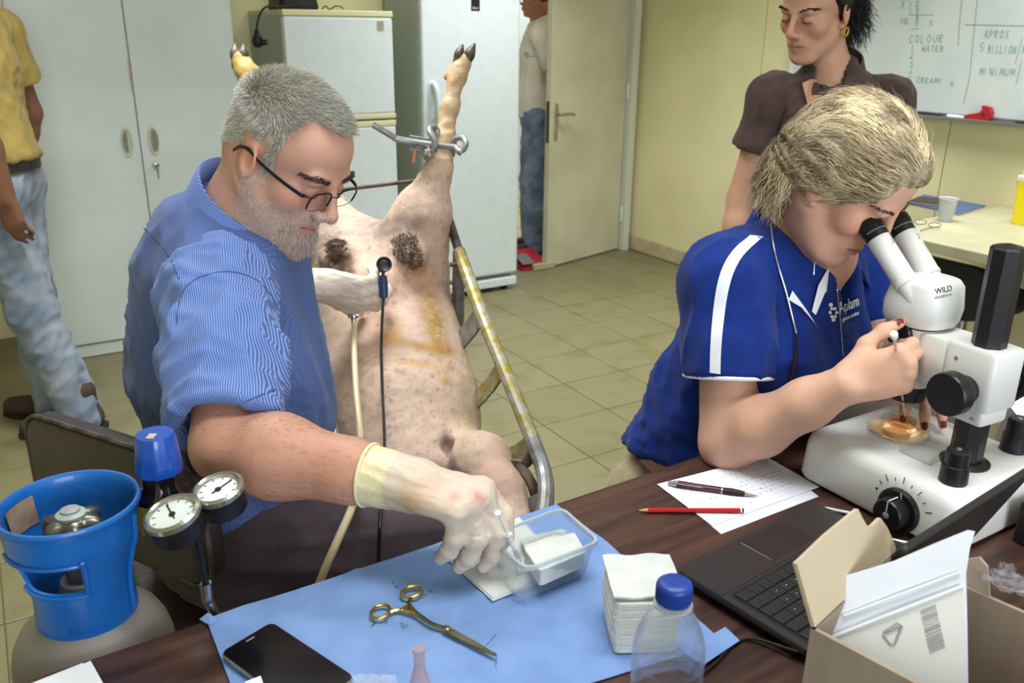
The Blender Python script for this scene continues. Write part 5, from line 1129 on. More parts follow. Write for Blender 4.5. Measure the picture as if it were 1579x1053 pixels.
# ================================================================ people: shared builders
def orth(d, n):
    d = nz(d); n = np.array(n, float); n = nz(n-d*(n@d)); return d, n
def hframe(yawdir, pitch, roll=0):
    f0 = nz(yawdir); a = math.radians(pitch); f = f0*math.cos(a)-ZZ*math.sin(a); u = f0*math.sin(a)+ZZ*math.cos(a); l = np.cross(u, f)
    r = math.radians(roll); return f, u*math.cos(r)+l*math.sin(r)
class Head:
    def __init__(h, C, f, u, s=1., fem=False): h.C = np.array(C); h.f, h.u = orth(f, u); h.l = np.cross(h.u, h.f); h.s = s; h.fem = fem; h.ax = (h.f, h.l, h.u)
    def L(h, x, y, z): return h.C+(h.f*x+h.l*y+h.u*z)*h.s
    def loc(h, P): q = (P-h.C)/h.s; return q@h.f, q@h.l, q@h.u
    def build(h, S, nose=1., jaw=1.):
        L, s, ax = h.L, h.s, h.ax
        def B_(p, r, k=.02, mode='add', rot=None): S.ball(L(*p), [q*s for q in r], k*s, rot or ax, mode)
        def C_(a, b, ra, rb, k=.01, mode='add', **kw): S.cone(L(*a), L(*b), ra*s, rb*s, k*s, mode=mode, **kw)
        B_((-.015, 0, .038), (.096, .077, .085)); B_((-.05, 0, .0), (.055, .06, .06)); B_((.036, 0, .042), (.052, .062, .056)); B_((.028, 0, -.036), (.06, .055*jaw, .074))
        for y in (-1, 1):
            C_((-.005, y*.054*jaw, -.048), (.06, y*.022*jaw, -.099), .019, .017, .03); B_((.055, y*.042, -.022), (.026, .022, .024), .02)
        B_((.074, 0, -.1), (.018, .021*jaw, .016), .018)
        C_((.079, -.036, .02), (.079, .036, .02), .0115 if h.fem else .013, .0115 if h.fem else .013, .014)
        for y in (-1, 1): B_((.096, y*.032, .0), (.014, .019, .0115), .012, 'sub')
        for y in (-1, 1): B_((.0765, y*.032, .0), (.0135, .015, .0125), .003)
        C_((.09, 0, .014), (.111*(1 if nose <= 1 else 1.02), 0, -.026), .0065, .009*nose, .012); B_((.1105, 0, -.031), (.0105*nose, .0105*nose, .0095), .007)
        for y in (-1, 1): B_((.0995, y*.0125*nose, -.035), (.0105, .0075, .008), .006)
        for y in (-1, 1): B_((.107, y*.0062, -.0415), (.004, .0032, .003), .003, 'sub')
        B_((.073, 0, -.062), (.022, .03, .021), .02)
        for y in (-1, 1):
            C_((.0945, 0, -.0605), (.083, y*.023, -.065), .0056, .0028, .004); C_((.0935, 0, -.0715), (.083, y*.02, -.0675), .0064, .003, .004)
            C_((.1005, 0, -.0656), (.087, y*.025, -.0662), .0018, .0014, .002, 'sub')
            e = nz(h.u*1+h.f*-.25); er = (nz(h.f+h.u*.25), nz(h.l-h.f*.35*y), e)
            B_((-.012, y*.077, -.004), (.021, .0075, .032), .006, rot=er); B_((-.006, y*.0855, -.003), (.0115, .006, .018), .005, 'sub', rot=er); C_((-.002, y*.072, -.034), (.001, y*.072, -.036), .0085, .008, .006)
    def colour(h, P, c, lip, red=(1.12, .86, .82), lipamt=.7):
        x, y, z = h.loc(P); near = (x*x+y*y+z*z) < .17**2
        def blob(a, b, d, r): return np.exp(-(((x-a)**2+(np.abs(y)-b)**2+(z-d)**2)/r**2))*near
        w_ = np.clip(blob(.075, .045, -.03, .03)*.7+blob(.112, 0, -.03, .02)+blob(-.01, .08, 0, .035)*.6+blob(.08, 0, -.1, .02)*.4, 0, 1)[:, None]
        c = c*(1-w_)+c*np.array(red)*w_
        mz_ = -.0655-.0*x; m = (sst(.0265-np.abs(y), 0, .004)*sst(.0105*(1-np.abs(y)/.04)-np.abs(z-mz_), 0, .0025)*sst(x, .079, .084)*near*lipamt)[:, None]
        c = c*(1-m)+np.array(lin(lip))*m
        ln = (sst(.0012-np.abs(z-mz_+.0004), -.0006, .0006)*(np.abs(y) < .025)*(x > .08)*near*.7)[:, None]; c = c*(1-ln)+c*.3*ln
        e = (blob(.085, .032, -.004, .017)*.25)[:, None]; return c*(1-e)+c*np.array((.9, .74, .74))*e
    def lashes(h, name, parent, mat, r=.0011, z=-.0062, brow=None, browmat=None):
        for y in (-1, 1):
            pts = [h.L(.0765+.0142*math.cos(t)*math.cos(.42), y*.032+.0158*math.sin(t), z+.0016*math.sin(t)**2) for t in np.linspace(-1.05, 1.05, 11)]
            link('eyelashes', tube(pts, [r*h.s*q for q in (.4, .7, .9, 1, 1, 1, 1, 1, .9, .7, .4)], 6), mat, parent)
            if False:
                n = brow; R_ = np.random.default_rng(5); t = R_.uniform(0, 1, n); yy = .014+.037*t; zz_ = .0195+.008*np.sin(t*2.2)-.004*t+R_.uniform(-.0026, .0026, n)*(1.2-t*.7); xx = .0925-.0012*(yy*100)**1.25*.75
                roots = h.C+((xx[:, None])*h.f+(y*yy)[:, None]*h.l+zz_[:, None]*h.u)*h.s
                dd = nzr(h.l*y*.9+h.u*.12*np.ones((n, 1))+h.f*(-.35)+R_.normal(0, .12, (n, 3))); link('eyebrow', strands(roots, dd, .011*h.s, .00042, 3, 3), browmat, parent)['kind'] = 'stuff'
def eyebrows(h, P, Q, n, parent, mat, ln=.009, thin=0., rad=.00042):
    x, y, z = h.loc(P); a = np.abs(y); zc = .021+.007*np.sin(np.clip((a-.012)/.042, 0, 1)*2.2)-.006*sst(a, .04, .056)
    m = (a > .012) & (a < .054) & (np.abs(z-zc) < .0048-thin) & (x > .055)
    r0, n0 = pick(P, Q, m, n, 4); ys = np.sign((r0-h.C)@h.l)[:, None]
    dd = nzr(h.l*ys*.9+h.u*.15+n0*.25+np.random.default_rng(5).normal(0, .13, (n, 3))); link('eyebrow', strands(r0, dd, ln*h.s, rad, 3, 3), mat, parent, wloc(parent))['kind'] = 'stuff'
FL = [(.043, .026, .021), (.048, .029, .022), (.044, .027, .021), (.034, .021, .019)]
def hand(S, W, d, n, right, s=1., curl=((20, 30, 20),)*4, thumb=((.7, .7, .2), (.85, .4, .2), (.95, .1, .3)), spread=1., r=1., k=.006, off=0.):
    d, n = orth(d, n); t = np.cross(d, n) if right else np.cross(n, d); W = np.array(W, float); tips = []
    def rot(v, ang): a = math.radians(ang); return v*math.cos(a)+np.cross(np.cross(d, n), v)*math.sin(a)+0*v
    ks = []
    for i in range(4):
        o = (.027, .009, -.009, -.026)[i]; kp_ = W+(d*(.09, .095, .09, .08)[i]+t*o-n*(.004, .006, .004, 0)[i])*s; ks.append(kp_)
        S.cone(W+(t*o*.55+d*.008)*s, kp_, (.0165+off)*s, (.0132+off)*s, .012, flat=(n, .85))
    S.ball(W+(d*.045+n*.004)*s, [q*s for q in (.045, .036, .014)], .015, (d, t, n))
    for i in range(4):
        sp = math.radians((7, 2, -4, -11)[i]*spread); b = d*math.cos(sp)+t*math.sin(sp); p = ks[i]; a = 0; rr = (.0092, .0094, .009, .008)[i]*r+off; c_ = curl[i]
        for j in range(3):
            a += c_[j]; q = b*math.cos(math.radians(a))+n*math.sin(math.radians(a)); e = p+q*FL[i][j]*s
            S.cone(p, e, rr*(1.06, .98, .9)[j]*s, rr*(.98, .9, .76)[j]*s, k if j else .009); p = e
        dn_ = n*math.cos(math.radians(a))-b*math.sin(math.radians(a)); tips.append((p, q, -dn_, rr*.76*s))
    p = W+(d*.016+t*.02+n*.006)*s; rr = (.0165, .0125, .0108, .0085)
    for j in range(3):
        v = thumb[j]; q = nz(d*v[0]+t*v[1]+n*v[2]); e = p+q*(.044, .034, .027)[j]*s; S.cone(p, e, (rr[j]*r+off)*s, (rr[j+1]*r+off)*s, .008 if j else .014); p = e
    q_ = q; dn_ = nz(-n+t*.6-(q_*((-n+t*.6)@q_))); tips.append((p, q_, dn_, rr[3]*s)); return tips
def nails(P, c, tips, col, w=.0052, ln=.0062):
    for p, q, dn_, r_ in tips:
        v = P-p; a = v@q; b = v@dn_; l_ = np.abs(v@np.cross(q, dn_)); m = ((l_ < w) & (a > -ln) & (a < ln*.9) & (b > r_*.3))[:, None]; c = np.where(m, np.array(lin(col)), c)
    return c
def basecol(P, col, amt=.08, sc=40, seed=0):
    c = np.tile(np.array(lin(col)), (len(P), 1)); n = vnoise(P, sc, seed)*.6+vnoise(P, sc*3, seed+1)*.4; return c*(1+amt*n[:, None])
m_skin = M('skin', (200, 150, 120), .48, vc=True, sss=.12, b=.06, bs=420, spec=.4); m_cloth = lambda nm, c, **k: M(nm, c, .9, b=.12, bs=900, spec=.15, sheen=.1, **k)
m_hairg = M('hair_strands', (150, 150, 145), .5, vc=True, spec=.45); m_lash = M('lash_dark', (34, 24, 22), .6)
def cloth(S, name, mat, parent, folds=(), smooth=2, fine=.0, label=None, keep=None):
    """folds: (direction, length, width, amplitude, seed[, centre, radius])"""
    P, Q = S.verts(smooth)
    n = normals(P, Q); d = np.zeros(len(P))
    for f in folds:
        w_ = 1. if len(f) < 6 else np.exp(-((P-np.array(f[5]))**2).sum(1)/f[6]**2); d += f[3]*wrinkle(P, f[0], f[1], f[2], f[4])*w_
    P = P+n*d[:, None]; return link(name, pmesh(P, Q), mat, parent, wloc(parent), label=label)
def collar(c, fwd, up, r, h, drop, tipd, mat, parent, gap=28, tilt=0., ry=1., name='collar', thick_=.0022, flare=.02, side=None):
    """folded shirt collar round the neck: fwd = opening direction, up = neck axis"""
    up, fwd = orth(up, fwd); sd = np.cross(up, fwd); R = []; N_ = 40; R = [[] for _ in range(6)]
    for i in range(N_+1):
        a = math.radians(180+(-(180-gap)+2*(180-gap)*i/N_)); t = abs(i/N_-.5)*2; o = fwd*math.cos(a)+sd*math.sin(a)*ry
        dz = -tilt*math.cos(a)*1.0; fr = t**3
        base = c+up*dz; rr_ = r*(1-.06*fr)
        for kk, (q, z) in enumerate(((rr_, 0), (rr_*1.01, h*(1-.35*fr)), (rr_+.003, h*(1-.35*fr)+.002), (rr_+.0065, h*(1-.35*fr)), (rr_+flare*(.75+.6*fr), h-drop-tipd*t**5), (rr_+flare*(.75+.6*fr)-thick_, h-drop-tipd*t**5+.001))):
            R[kk].append(base+o*q+up*z+fwd*(tipd*.35*t**6 if kk >= 4 else 0))
    vs = [p for r_ in R for p in r_]; m = N_+1; fs = [(j*m+i, j*m+i+1, (j+1)*m+i+1, (j+1)*m+i) for j in range(5) for i in range(N_)]+[(5*m+i, 5*m+i+1, i+1, i) for i in range(N_)]
    fs += [tuple(j*m for j in range(6)), tuple(j*m+N_ for j in range(6))[::-1]]
    me = mesh(vs, fs); bm = bmesh.new(); bm.from_mesh(me); bmesh.ops.recalc_face_normals(bm, faces=bm.faces); bm.to_mesh(me); bm.free()
    return link(name, me, mat, parent, wloc(parent), smooth=50)
def pick(P, Q, mask, n, seed=0):
    """random surface points in the masked region with normals"""
    R_ = np.random.default_rng(seed); N_ = normals(P, Q); f = Q[mask[Q].all(1)]
    ar = np.linalg.norm(np.cross(P[f[:, 2]]-P[f[:, 0]], P[f[:, 3]]-P[f[:, 1]]), axis=1); f = f[R_.choice(len(f), n, p=ar/ar.sum())]
    w_ = R_.dirichlet((1, 1, 1, 1), n); return (P[f]*w_[:, :, None]).sum(1), nzr((N_[f]*w_[:, :, None]).sum(1))
def lerp(a, b, t): return np.array(a)*(1-t)+np.array(b)*t


# ================================================================ the seated man in the striped blue shirt
hm = Head(D(444, 243, 1.36), *hframe((math.cos(math.radians(-27)), math.sin(math.radians(-27)), 0), 33, 4), 1.0)
NB = D(385, 338, 1.435); SR = D(340, 452, 1.335); SL = D(418, 395, 1.69); ER = D(352, 688, 1.17); WR = D(618, 742, 1.105); EL = D(372, 480, 1.83); WL = D(492, 437, 1.9)
CH = D(352, 480, 1.52); BE = D(392, 625, 1.55); PV = D(352, 770, 1.6)
man = root('person', 'seated man in striped blue shirt and glasses wearing white gloves', 'person', (PV[0], PV[1], 0))
lo = V3(-1.0, .8, .42); hi = V3(.2, 2.15, 1.5)
S = Skin(lo, hi, .011, [(hm.C-.135, hm.C+.135, .0027)])
hm.build(S, nose=1.08, jaw=1.08)
nk0 = hm.L(-.035, 0, -.04)
S.cone(nk0, NB, .06, .066, .03); S.cone(hm.L(.03, 0, -.09), lerp(NB, SR, .1)+V3(.06, 0, -.01), .03, .05, .03)
S.cone(NB, CH, .07, .11, .05).cone(CH, BE, .115, .12, .05).cone(BE, PV, .12, .12, .05).cone(SR, SL, .055, .055, .04)
S.path([SR, ER], [.05, .046], .03); S.path([ER, lerp(ER, WR, .3), lerp(ER, WR, .72), WR], [.048, .055, .040, .029], .02); S.cone(WR, WR+nz(WR-ER)*.02, .029, .02)
S.path([SL, EL, WL], [.045, .042, .03], .03)
P, Q = S.verts(2); c = basecol(P, (198, 152, 132), .09, 45)
arm_ = sst(.12-np.minimum(np.linalg.norm(P-lerp(ER, WR, .2), axis=1), np.minimum(np.linalg.norm(P-lerp(ER, WR, .6), axis=1), np.linalg.norm(P-WR, axis=1))), 0, .03)[:, None]
c = c*(1-arm_)+c*np.array((.90, .84, .79))*arm_
x, y, z = hm.loc(P)
beard = (sst(-.038-.35*np.clip(.03-x, -.1, 0)-z, 0, .018)*sst(x, -.005, .02)*(z > -.135))*(1-sst(.026-np.abs(y), 0, .003)*sst(.008-np.abs(z+.0655), 0, .002)); mo = sst(.034-np.abs(y), 0, .006)*sst(.008-np.abs(z+.051), 0, .004)*(x > .07); beard = np.maximum(beard, mo)
beard = beard*((x*x+y*y+z*z) < .17**2)
side_ = sst(-.0-z, 0, .02)*sst(.024-np.abs(x-.01), 0, .012)*(np.abs(y) > .045)*((x*x+y*y+z*z) < .16**2); beard = np.clip(np.maximum(beard, side_*.7), 0, 1)
def hairline(x, y, z):
    top = np.where(x > 0, z-(.048+.66*x+.026*np.exp(-((np.abs(y)-.045)/.018)**2)*(x > .02)), z-(.035+.75*x)); sb = (np.abs(x-.018) < .011) & (z > -.012) & (np.abs(y) > .052) & (z < .06)
    ear = (np.abs(y) > .0735) & (np.abs(x+.01) < .027) & (z < .032)
    return ((top > 0) | sb) & ~ear
hl = hairline(x, y, z) & ((x*x+y*y+z*z) < .16**2)
c = hm.colour(P, c, (176, 108, 96), lipamt=.6)
sc_ = (hl*.75)[:, None]; c = c*(1-sc_)+np.array(lin((150, 142, 130)))*sc_
bb2 = (beard*.45)[:, None]; c = c*(1-bb2)+np.array(lin((190, 176, 164)))*bb2
link('body', pmesh(P, Q, c), m_skin, man, wloc(man))
# hair: short, brushed forward and up
fl_h = hl.copy()
r0, n0 = pick(P, Q, fl_h, 13000, 3); hx, hy, hz_ = hm.loc(r0)
tp_ = sst(hz_, .02, .09)[:, None]; flow = hm.f*(.55*tp_-.35*(1-tp_))+hm.u*(.05*tp_-.75*(1-tp_))
sw = vnoise(r0, 38, 2)[:, None]*.5
flow = flow+np.cross(n0, flow)*sw
flow = flow-n0*np.minimum(np.sum(flow*n0, 1), 0)[:, None]
dr0 = nzr(n0*(.26+.4*tp_*sst(hx, .05, .09)[:, None])+flow+RNG.normal(0, .1, (13000, 3))); Lh = .009+.012*tp_[:, 0]+.008*tp_[:, 0]*sst(hx, .04, .08)
g_ = RNG.beta(2, 2, 13000)[:, None]; dk = (.55*np.exp(-((hz_-.06)/.03)**2)*sst(hx, 0, .05))[:, None]
hc_ = np.array(lin((150, 146, 134)))*(1-g_)+np.array(lin((240, 238, 228)))*g_; hc_ = hc_*(1-dk*.5)
link('hair', strands(r0+n0*-.001, dr0, Lh, .00062, 3, 4, bend=lambda p, d, t: d+flow*.08, cols=hc_), m_hairg, man, wloc(man))['kind'] = 'stuff'
bm_ = (beard > .5); r1, n1 = pick(P, Q, bm_, 2600, 5); bx1, by1, bz1 = hm.loc(r1); gt = (sst(bx1, .055, .08)*sst(-bz1, .05, .09)+sst(.03-np.abs(by1), 0, .01)*sst(.012-np.abs(bz1+.051), 0, .006))
d1 = nzr(n1*.5-hm.u*.7+hm.f*.1+RNG.normal(0, .2, (2600, 3))); g_ = RNG.uniform(0, 1, (2600, 1)); bc = np.array(lin((150, 136, 124)))*(1-g_)+np.array(lin((232, 228, 222)))*g_
link('beard', strands(r1, d1, .0035+.006*np.clip(gt, 0, 1), .00045, 3, 2, cols=bc), m_hairg, man, wloc(man))['kind'] = 'stuff'
hm.lashes('e', man, m_lash, .0009); eyebrows(hm, P, Q, 620, man, M('grey_brow', (74, 66, 60), .7))
# arm hair
ma = (arm_[:, 0] > .6); r2, n2 = pick(P, Q, ma, 1100, 8); ad = nz(WR-ER); link('arm_hair', strands(r2, nzr(ad*.9+n2*.25+RNG.normal(0, .25, (1100, 3))), .010, .00014, 3, 2), M('arm_hair', (96, 66, 50), .6), man, wloc(man))['kind'] = 'stuff'
# glasses
gl_ = bpy.data.objects.new('eyeglasses', None); COL.objects.link(gl_); gl_.parent = man; gl_.location = Vector(hm.L(.1, 0, 0))-wloc(man)
m_frame = M('glasses_frame', (20, 18, 20), .35); m_lens = M('glasses_lens', (240, 244, 244), .02, tr=1, ior=1.03, alpha=.35, spec=.8)
for y in (-1, 1):
    cpt = lambda a, b: hm.L(.103-.004*abs(a*.026+y*.034)*10, y*.034+a*.0255, .0-.004+b*.016)
    rim_ = [cpt(math.copysign(abs(math.cos(t))**.6, math.cos(t)), math.copysign(abs(math.sin(t))**.7, math.sin(t))) for t in np.linspace(0, 2*math.pi, 36, endpoint=False)]
    top_ = [p for p, t in zip(rim_, np.linspace(0, 2*math.pi, 36, endpoint=False)) if -.35 < t < math.pi+.35 or t > 2*math.pi-.35]
    top_ = rim_[-3:]+rim_[:22]; link('rim', tube(top_, .0015, 6), m_frame, gl_); link('lower_rim', tube(rim_, .0006, 5, closed=True), m_steel, gl_)
    link('lens', prism(rim_, hm.f, .0012), m_lens, gl_)
    tpts = [hm.L(.094, y*.061, .004), hm.L(.088, y*.071, .006), hm.L(.05, y*.0785, .006), hm.L(.01, y*.082, .008), hm.L(-.012, y*.0835, .012), hm.L(-.03, y*.08, .004), hm.L(-.042, y*.074, -.012)]
    link('temple', tube(smoothpath(tpts, 5), [.0022]*3+[.0034]*14+[.003]*14, 8, flat=.45, hint=hm.u), m_frame, gl_)
link('bridge', tube(smoothpath([hm.L(.103, -.0095, .003), hm.L(.109, 0, .007), hm.L(.103, .0095, .003)], 4), .0012, 6), m_frame, gl_)
# shirt
m_shirt = m_cloth('striped_blue_shirt', (79, 98, 150), stripe=(tuple(nz(V3(.62, -.78, .12))*1), .0029, (89, 108, 158), .3))
m_slv = m_cloth('striped_blue_sleeve', (81, 100, 152), stripe=(tuple(nz(V3(.9, .1, .25))), .0029, (122, 154, 222), .28))
SB = Skin(lo, hi, .0085)
fw1 = nz(V3(.9, .42, 0)); lf1 = V3(-fw1[1], fw1[0], 0)
SB.ball(CH+V3(-.01, 0, .0), (.145, .185, .22), .05, (fw1, lf1, ZZ)); SB.ball(BE+V3(-.02, .01, 0), (.155, .175, .2), .06, (fw1, lf1, ZZ)); SB.ball(PV+V3(-.01, 0, -.0), (.15, .175, .17), .06, (fw1, lf1, ZZ))
SB.cone(lerp(SR, NB, .12)+V3(-.02, 0, -.01), lerp(SL, NB, .1), .074, .07, .05); SB.cone(NB+V3(-.015, 0, -.05), CH, .1, .14, .05); SB.cone(D(298, 430, 1.52), D(288, 575, 1.57), .07, .098, .05)
SB.cone(NB, hm.L(-.03, 0, -.06), .058, .03, .02, mode='sub')
shirt = cloth(SB, 'shirt', m_shirt, man, [(nz(V3(.25, .1, -1)), .2, .05, .007, 2), (nz(V3(.6, .1, -.8)), .12, .03, .005, 6, D(270, 560, 1.5), .16), (nz(V3(.9, .3, -.3)), .1, .022, .004, 9, BE, .16), (nz(V3(.5, -.3, -.8)), .1, .02, .005, 4, D(330, 800, 1.45), .14)])
SS = Skin(np.minimum(SR, ER)-.16, np.maximum(SR, ER)+.16, .006)
ue = lerp(SR, ER, .8); ax_ = nz(ER-SR)
SS.path([lerp(SR, NB, .18)+V3(-.005, 0, -.005), SR+V3(-.005, .0, -.01), lerp(SR, ER, .45), lerp(SR, ER, .98)], [.074, .083, .082, .08], .03); SS.cut(lerp(SR, ER, .9), ax_+V3(-.12, 0, .0))
SS.cone(lerp(SR, ER, .55), lerp(SR, ER, 1.3), .055, .066, .01, mode='sub')
slv = cloth(SS, 'sleeve', m_slv, shirt, [(nz(V3(.5, -.1, .85)), .12, .035, .0055, 3), (nz(V3(.9, 0, -.4)), .1, .03, .004, 12)])
SS2 = Skin(np.minimum(SL, EL)-.13, np.maximum(SL, EL)+.13, .01); SS2.path([SL, lerp(SL, EL, .6), EL, lerp(EL, WL, .3)], [.07, .07, .062, .06], .03); cloth(SS2, 'sleeve', m_slv, shirt, [(nz(V3(.5, -.1, .85)), .12, .035, .004, 3)])
na_ = nz(hm.L(-.03, 0, -.05)-NB); collar(NB+na_*.004+V3(-.008, 0, 0), nz(V3(.93, -.25, -.1)), na_, .083, .042, .074, .05, m_cloth('striped_collar', (79, 98, 150), stripe=(tuple(nz(V3(.55, .1, .83))), .0032, (124, 154, 222), .28)), shirt, gap=14, tilt=.02, ry=.95, flare=.03)
# trousers
TR = Skin(V3(-.9, .95, .03), V3(.25, 2.0, .72), .0105)
m_trou = m_cloth('dark_brown_trousers', (76, 66, 71), c2=(66, 57, 62), ns=20)
HR, HL_ = PV+V3(.04, -.1, -.04), PV+V3(-.04, .1, -.02); KR, KL = D(690, 830, 1.52), D(700, 800, 1.78); AR, AL = V3(KR[0]+.05, KR[1]+.02, .1), V3(KL[0]+.02, KL[1]+.08, .1)
TR.ball(PV+V3(0, 0, -.05), (.15, .18, .12), .05, (fw1, lf1, ZZ))
for h_, k_, a_ in ((HR, KR, AR), (HL_, KL, AL)): TR.cone(h_, k_, .098, .072, .04); TR.cone(k_, a_, .068, .055, .03)
cloth(TR, 'trousers', m_trou, man, [(nz(V3(1, .1, 0)), .2, .04, .005, 7)])
m_boot = M('dark_leather', (44, 36, 34), .5, c2=(58, 48, 44), ns=14, b=.1, bs=80)
def shoe(name, a, fd, mat, parent, s=1.):
    fd = nz(fd*V3(1, 1, 0)); a = np.array([a[0], a[1], 0]); Sh = Skin(a-.3, a+.3, .007); Sh.cone(a+ZZ*.05*s-fd*.03, a+ZZ*.045*s+fd*.05*s, .042*s, .042*s, .02).cone(a+ZZ*.045*s+fd*.05*s, a+ZZ*.032*s+fd*.17*s, .042*s, .036*s, .03); Sh.cone(a+ZZ*.06*s-fd*.01, a+ZZ*.15*s-fd*.015, .045*s, .042*s, .03); Sh.cut(a+ZZ*.012, -ZZ)
    Pq, Qq = Sh.verts(1); o = link(name, pmesh(Pq, Qq), mat, parent, wloc(parent)); sd_ = np.cross(ZZ, fd)
    out = []
    for k, (x_, w_) in enumerate(((-.075, .03), (-.06, .04), (.0, .042), (.08, .047), (.15, .044), (.195, .03), (.208, .012))): out.append((x_*s, w_*s))
    pl = [a+fd*x_+sd_*w_ for x_, w_ in out]+[a+fd*x_-sd_*w_ for x_, w_ in out[::-1]]; link('sole', prism([p+ZZ*.001 for p in pl], ZZ, .018), M('shoe_sole', (30, 27, 26), .7), o); return o
for a_ in (AR, AL): shoe('shoe', a_+V3(0, 0, 0), V3(1, .1, 0), m_boot, man)
# gloves
m_glove = M('latex_glove', (226, 216, 204), .45, vc=True, sss=.1, b=.12, bs=160)
def glove(name, W, back, d, n, right, curl, thumb, spread, stain=None, s=1.05, label=None):
    g = Skin(W-.24, W+.24, .008, [(W-.05, W+nz(d)*.1+V3(.13, .13, .13), .003)] if False else ()); g = Skin(np.minimum(W+back*.06, W+nz(d)*.19)-.1, np.maximum(W+back*.06, W+nz(d)*.19)+.1, .0031)
    tips = hand(g, W, d, n, right, s, curl, thumb, spread, r=1.2, off=.0012); g.cone(W+back*.06, W+nz(d)*.02, .0405, .034, .015); g.cut(W+back*.045, back)
    Pg, Qg = g.verts(2); nn_ = normals(Pg, Qg); Pg = Pg+nn_*(.0011*wrinkle(Pg, d, .03, .008, 4))[:, None]
    cg = basecol(Pg, (206, 191, 175), .08, 60); k_ = ((Pg-W)@back)
    cuff = sst(k_, .004, .012)[:, None]; cg = cg*(1-cuff)+np.array(lin((222, 212, 172)))*cuff
    for p_, r_, col_ in (stain or ()): m = np.exp(-((Pg-p_)**2).sum(1)/r_**2)[:, None]*.8; cg = cg*(1-m)+np.array(lin(col_))*m
    o = link(name, pmesh(Pg, Qg, cg), m_glove, man, wloc(man), label=label); sx, sy_, _ = frame(back, ZZ); rr_ = []
    link('rolled_cuff', tube([W+back*.044+(sx*math.cos(t)+sy_*math.sin(t))*.0405 for t in np.linspace(0, 6.283, 30, endpoint=False)], .0022, 6, closed=True), M('glove_cuff', (224, 214, 176), .5), o); return tips
bk1_ = nz(ER-WR); dR, nR = V3(.93, -.33, -.10), V3(-.12, .02, -1)
glove('glove', WR, bk1_, dR, nR, True, ((48, 34, 24), (58, 36, 22), (72, 32, 18), (84, 26, 14)), ((.8, .4, .5), (.65, .15, .75), (.55, -.05, .85)), 2.2, [(D(640, 772, 1.07), .024, (168, 130, 62)), (D(700, 762, 1.05), .009, (196, 116, 104)), (D(735, 768, 1.06), .01, (200, 112, 104)), (D(660, 760, 1.07), .02, (196, 160, 140))], 1.1)
bk2_ = nz(EL-WL)*.3+V3(-.9, -.1, .1); bk2_ = nz(bk2_); glove('glove', WL, bk2_, V3(.93, .18, -.3), V3(.1, .95, .25), False, ((25, 35, 25), (30, 40, 25), (35, 45, 30), (40, 45, 30)), ((.8, .55, .2), (.8, .5, .3), (.85, .35, .35)), .6)
# ================================================================ the woman at the microscope
al = math.radians(50)
hw_ = Head(D(1306, 276, 1.335), *hframe((math.sin(al), -math.cos(al), 0), 40, -3), .96, True)
WSR = D(1128, 425, 1.43); WSL = WSR+.33*V3(.83, .56, 0)+V3(0, 0, .0); WER = D(1122, 683, 1.435); WWR = D(1305, 592, 1.27); WNB = lerp(WSR, WSL, .5)+V3(0, .0, .035)
WCH = D(1180, 520, 1.55); WWA = D(1108, 640, 1.63); WPV = D(1058, 755, 1.7); WEL = D(1352, 580, 1.6); WWL = D(1412, 537, 1.45)
wom = root('person', 'blonde woman in blue polo shirt looking into the microscope', 'person', (WPV[0], WPV[1], 0))
hand_lo = np.minimum(WWR, D(1400, 560, 1.2))-.07; hand_hi = np.maximum(WWR, D(1400, 560, 1.2))+.09
lo = V3(.15, .95, .5); hi = V3(.95, 2.0, 1.42)
S = Skin(lo, hi, .011, [(hw_.C-.125, hw_.C+.125, .0029), (hand_lo, hand_hi, .0034), (WWL-.11, WWL+.09, .0036)])
hw_.build(S, nose=.92, jaw=.92)
S.cone(hw_.L(-.03, 0, -.035), WNB, .05, .056, .03); S.cone(hw_.L(.028, 0, -.088), WNB+V3(.03, -.05, -.01), .03, .05, .035)
S.cone(WNB, WCH, .06, .11, .05).cone(WCH, WWA, .12, .1, .05).cone(WWA, WPV, .11, .12, .05).cone(WSR, WSL, .055, .055, .05)
S.path([WSR, WER], [.052, .046], .03); S.path([WER, lerp(WER, WWR, .3), lerp(WER, WWR, .7), WWR], [.041, .0455, .036, .0285], .02)
S.path([WSL, WEL], [.05, .042], .03); S.path([WEL, WWL], [.041, .026], .02)
dW, nW = nz(V3(.83, -.28, .42)), V3(.42, .88, -.1)
t1 = hand(S, WWR, dW, nW, True, .92, ((62, 72, 40), (72, 78, 40), (80, 80, 40), (86, 80, 40)), ((.7, .65, .35), (.93, .35, .3), (.95, .12, .35)), .3)
dL = nz(T(1442, 650, .862)-WWL); nL = V3(-.1, -.25, -.95)
t2 = hand(S, WWL, dL, nL, False, .9, ((2, 18, 14), (-2, 20, 16), (0, 20, 16), (-8, 16, 14)), ((.5, .85, .2), (.72, .6, .35), (.9, .25, .4)), 1.8)
P, Q = S.verts(2); c = basecol(P, (218, 172, 148), .07, 50, 3)
fk = (sst(vnoise(P, 190, 6), .66, .85)*.08)[:, None]; c = c*(1-fk)
c = hw_.colour(P, c, (190, 92, 92), lipamt=.75); c = nails(P, c, t1, (118, 16, 34)); c = nails(P, c, t2, (118, 16, 34))
link('body', pmesh(P, Q, c), m_skin, wom, wloc(wom))
hw_.lashes('e', wom, m_lash, .0011); eyebrows(hw_, P, Q, 420, wom, M('brown_brow', (110, 80, 58), .7), .008, .0012, .0003)
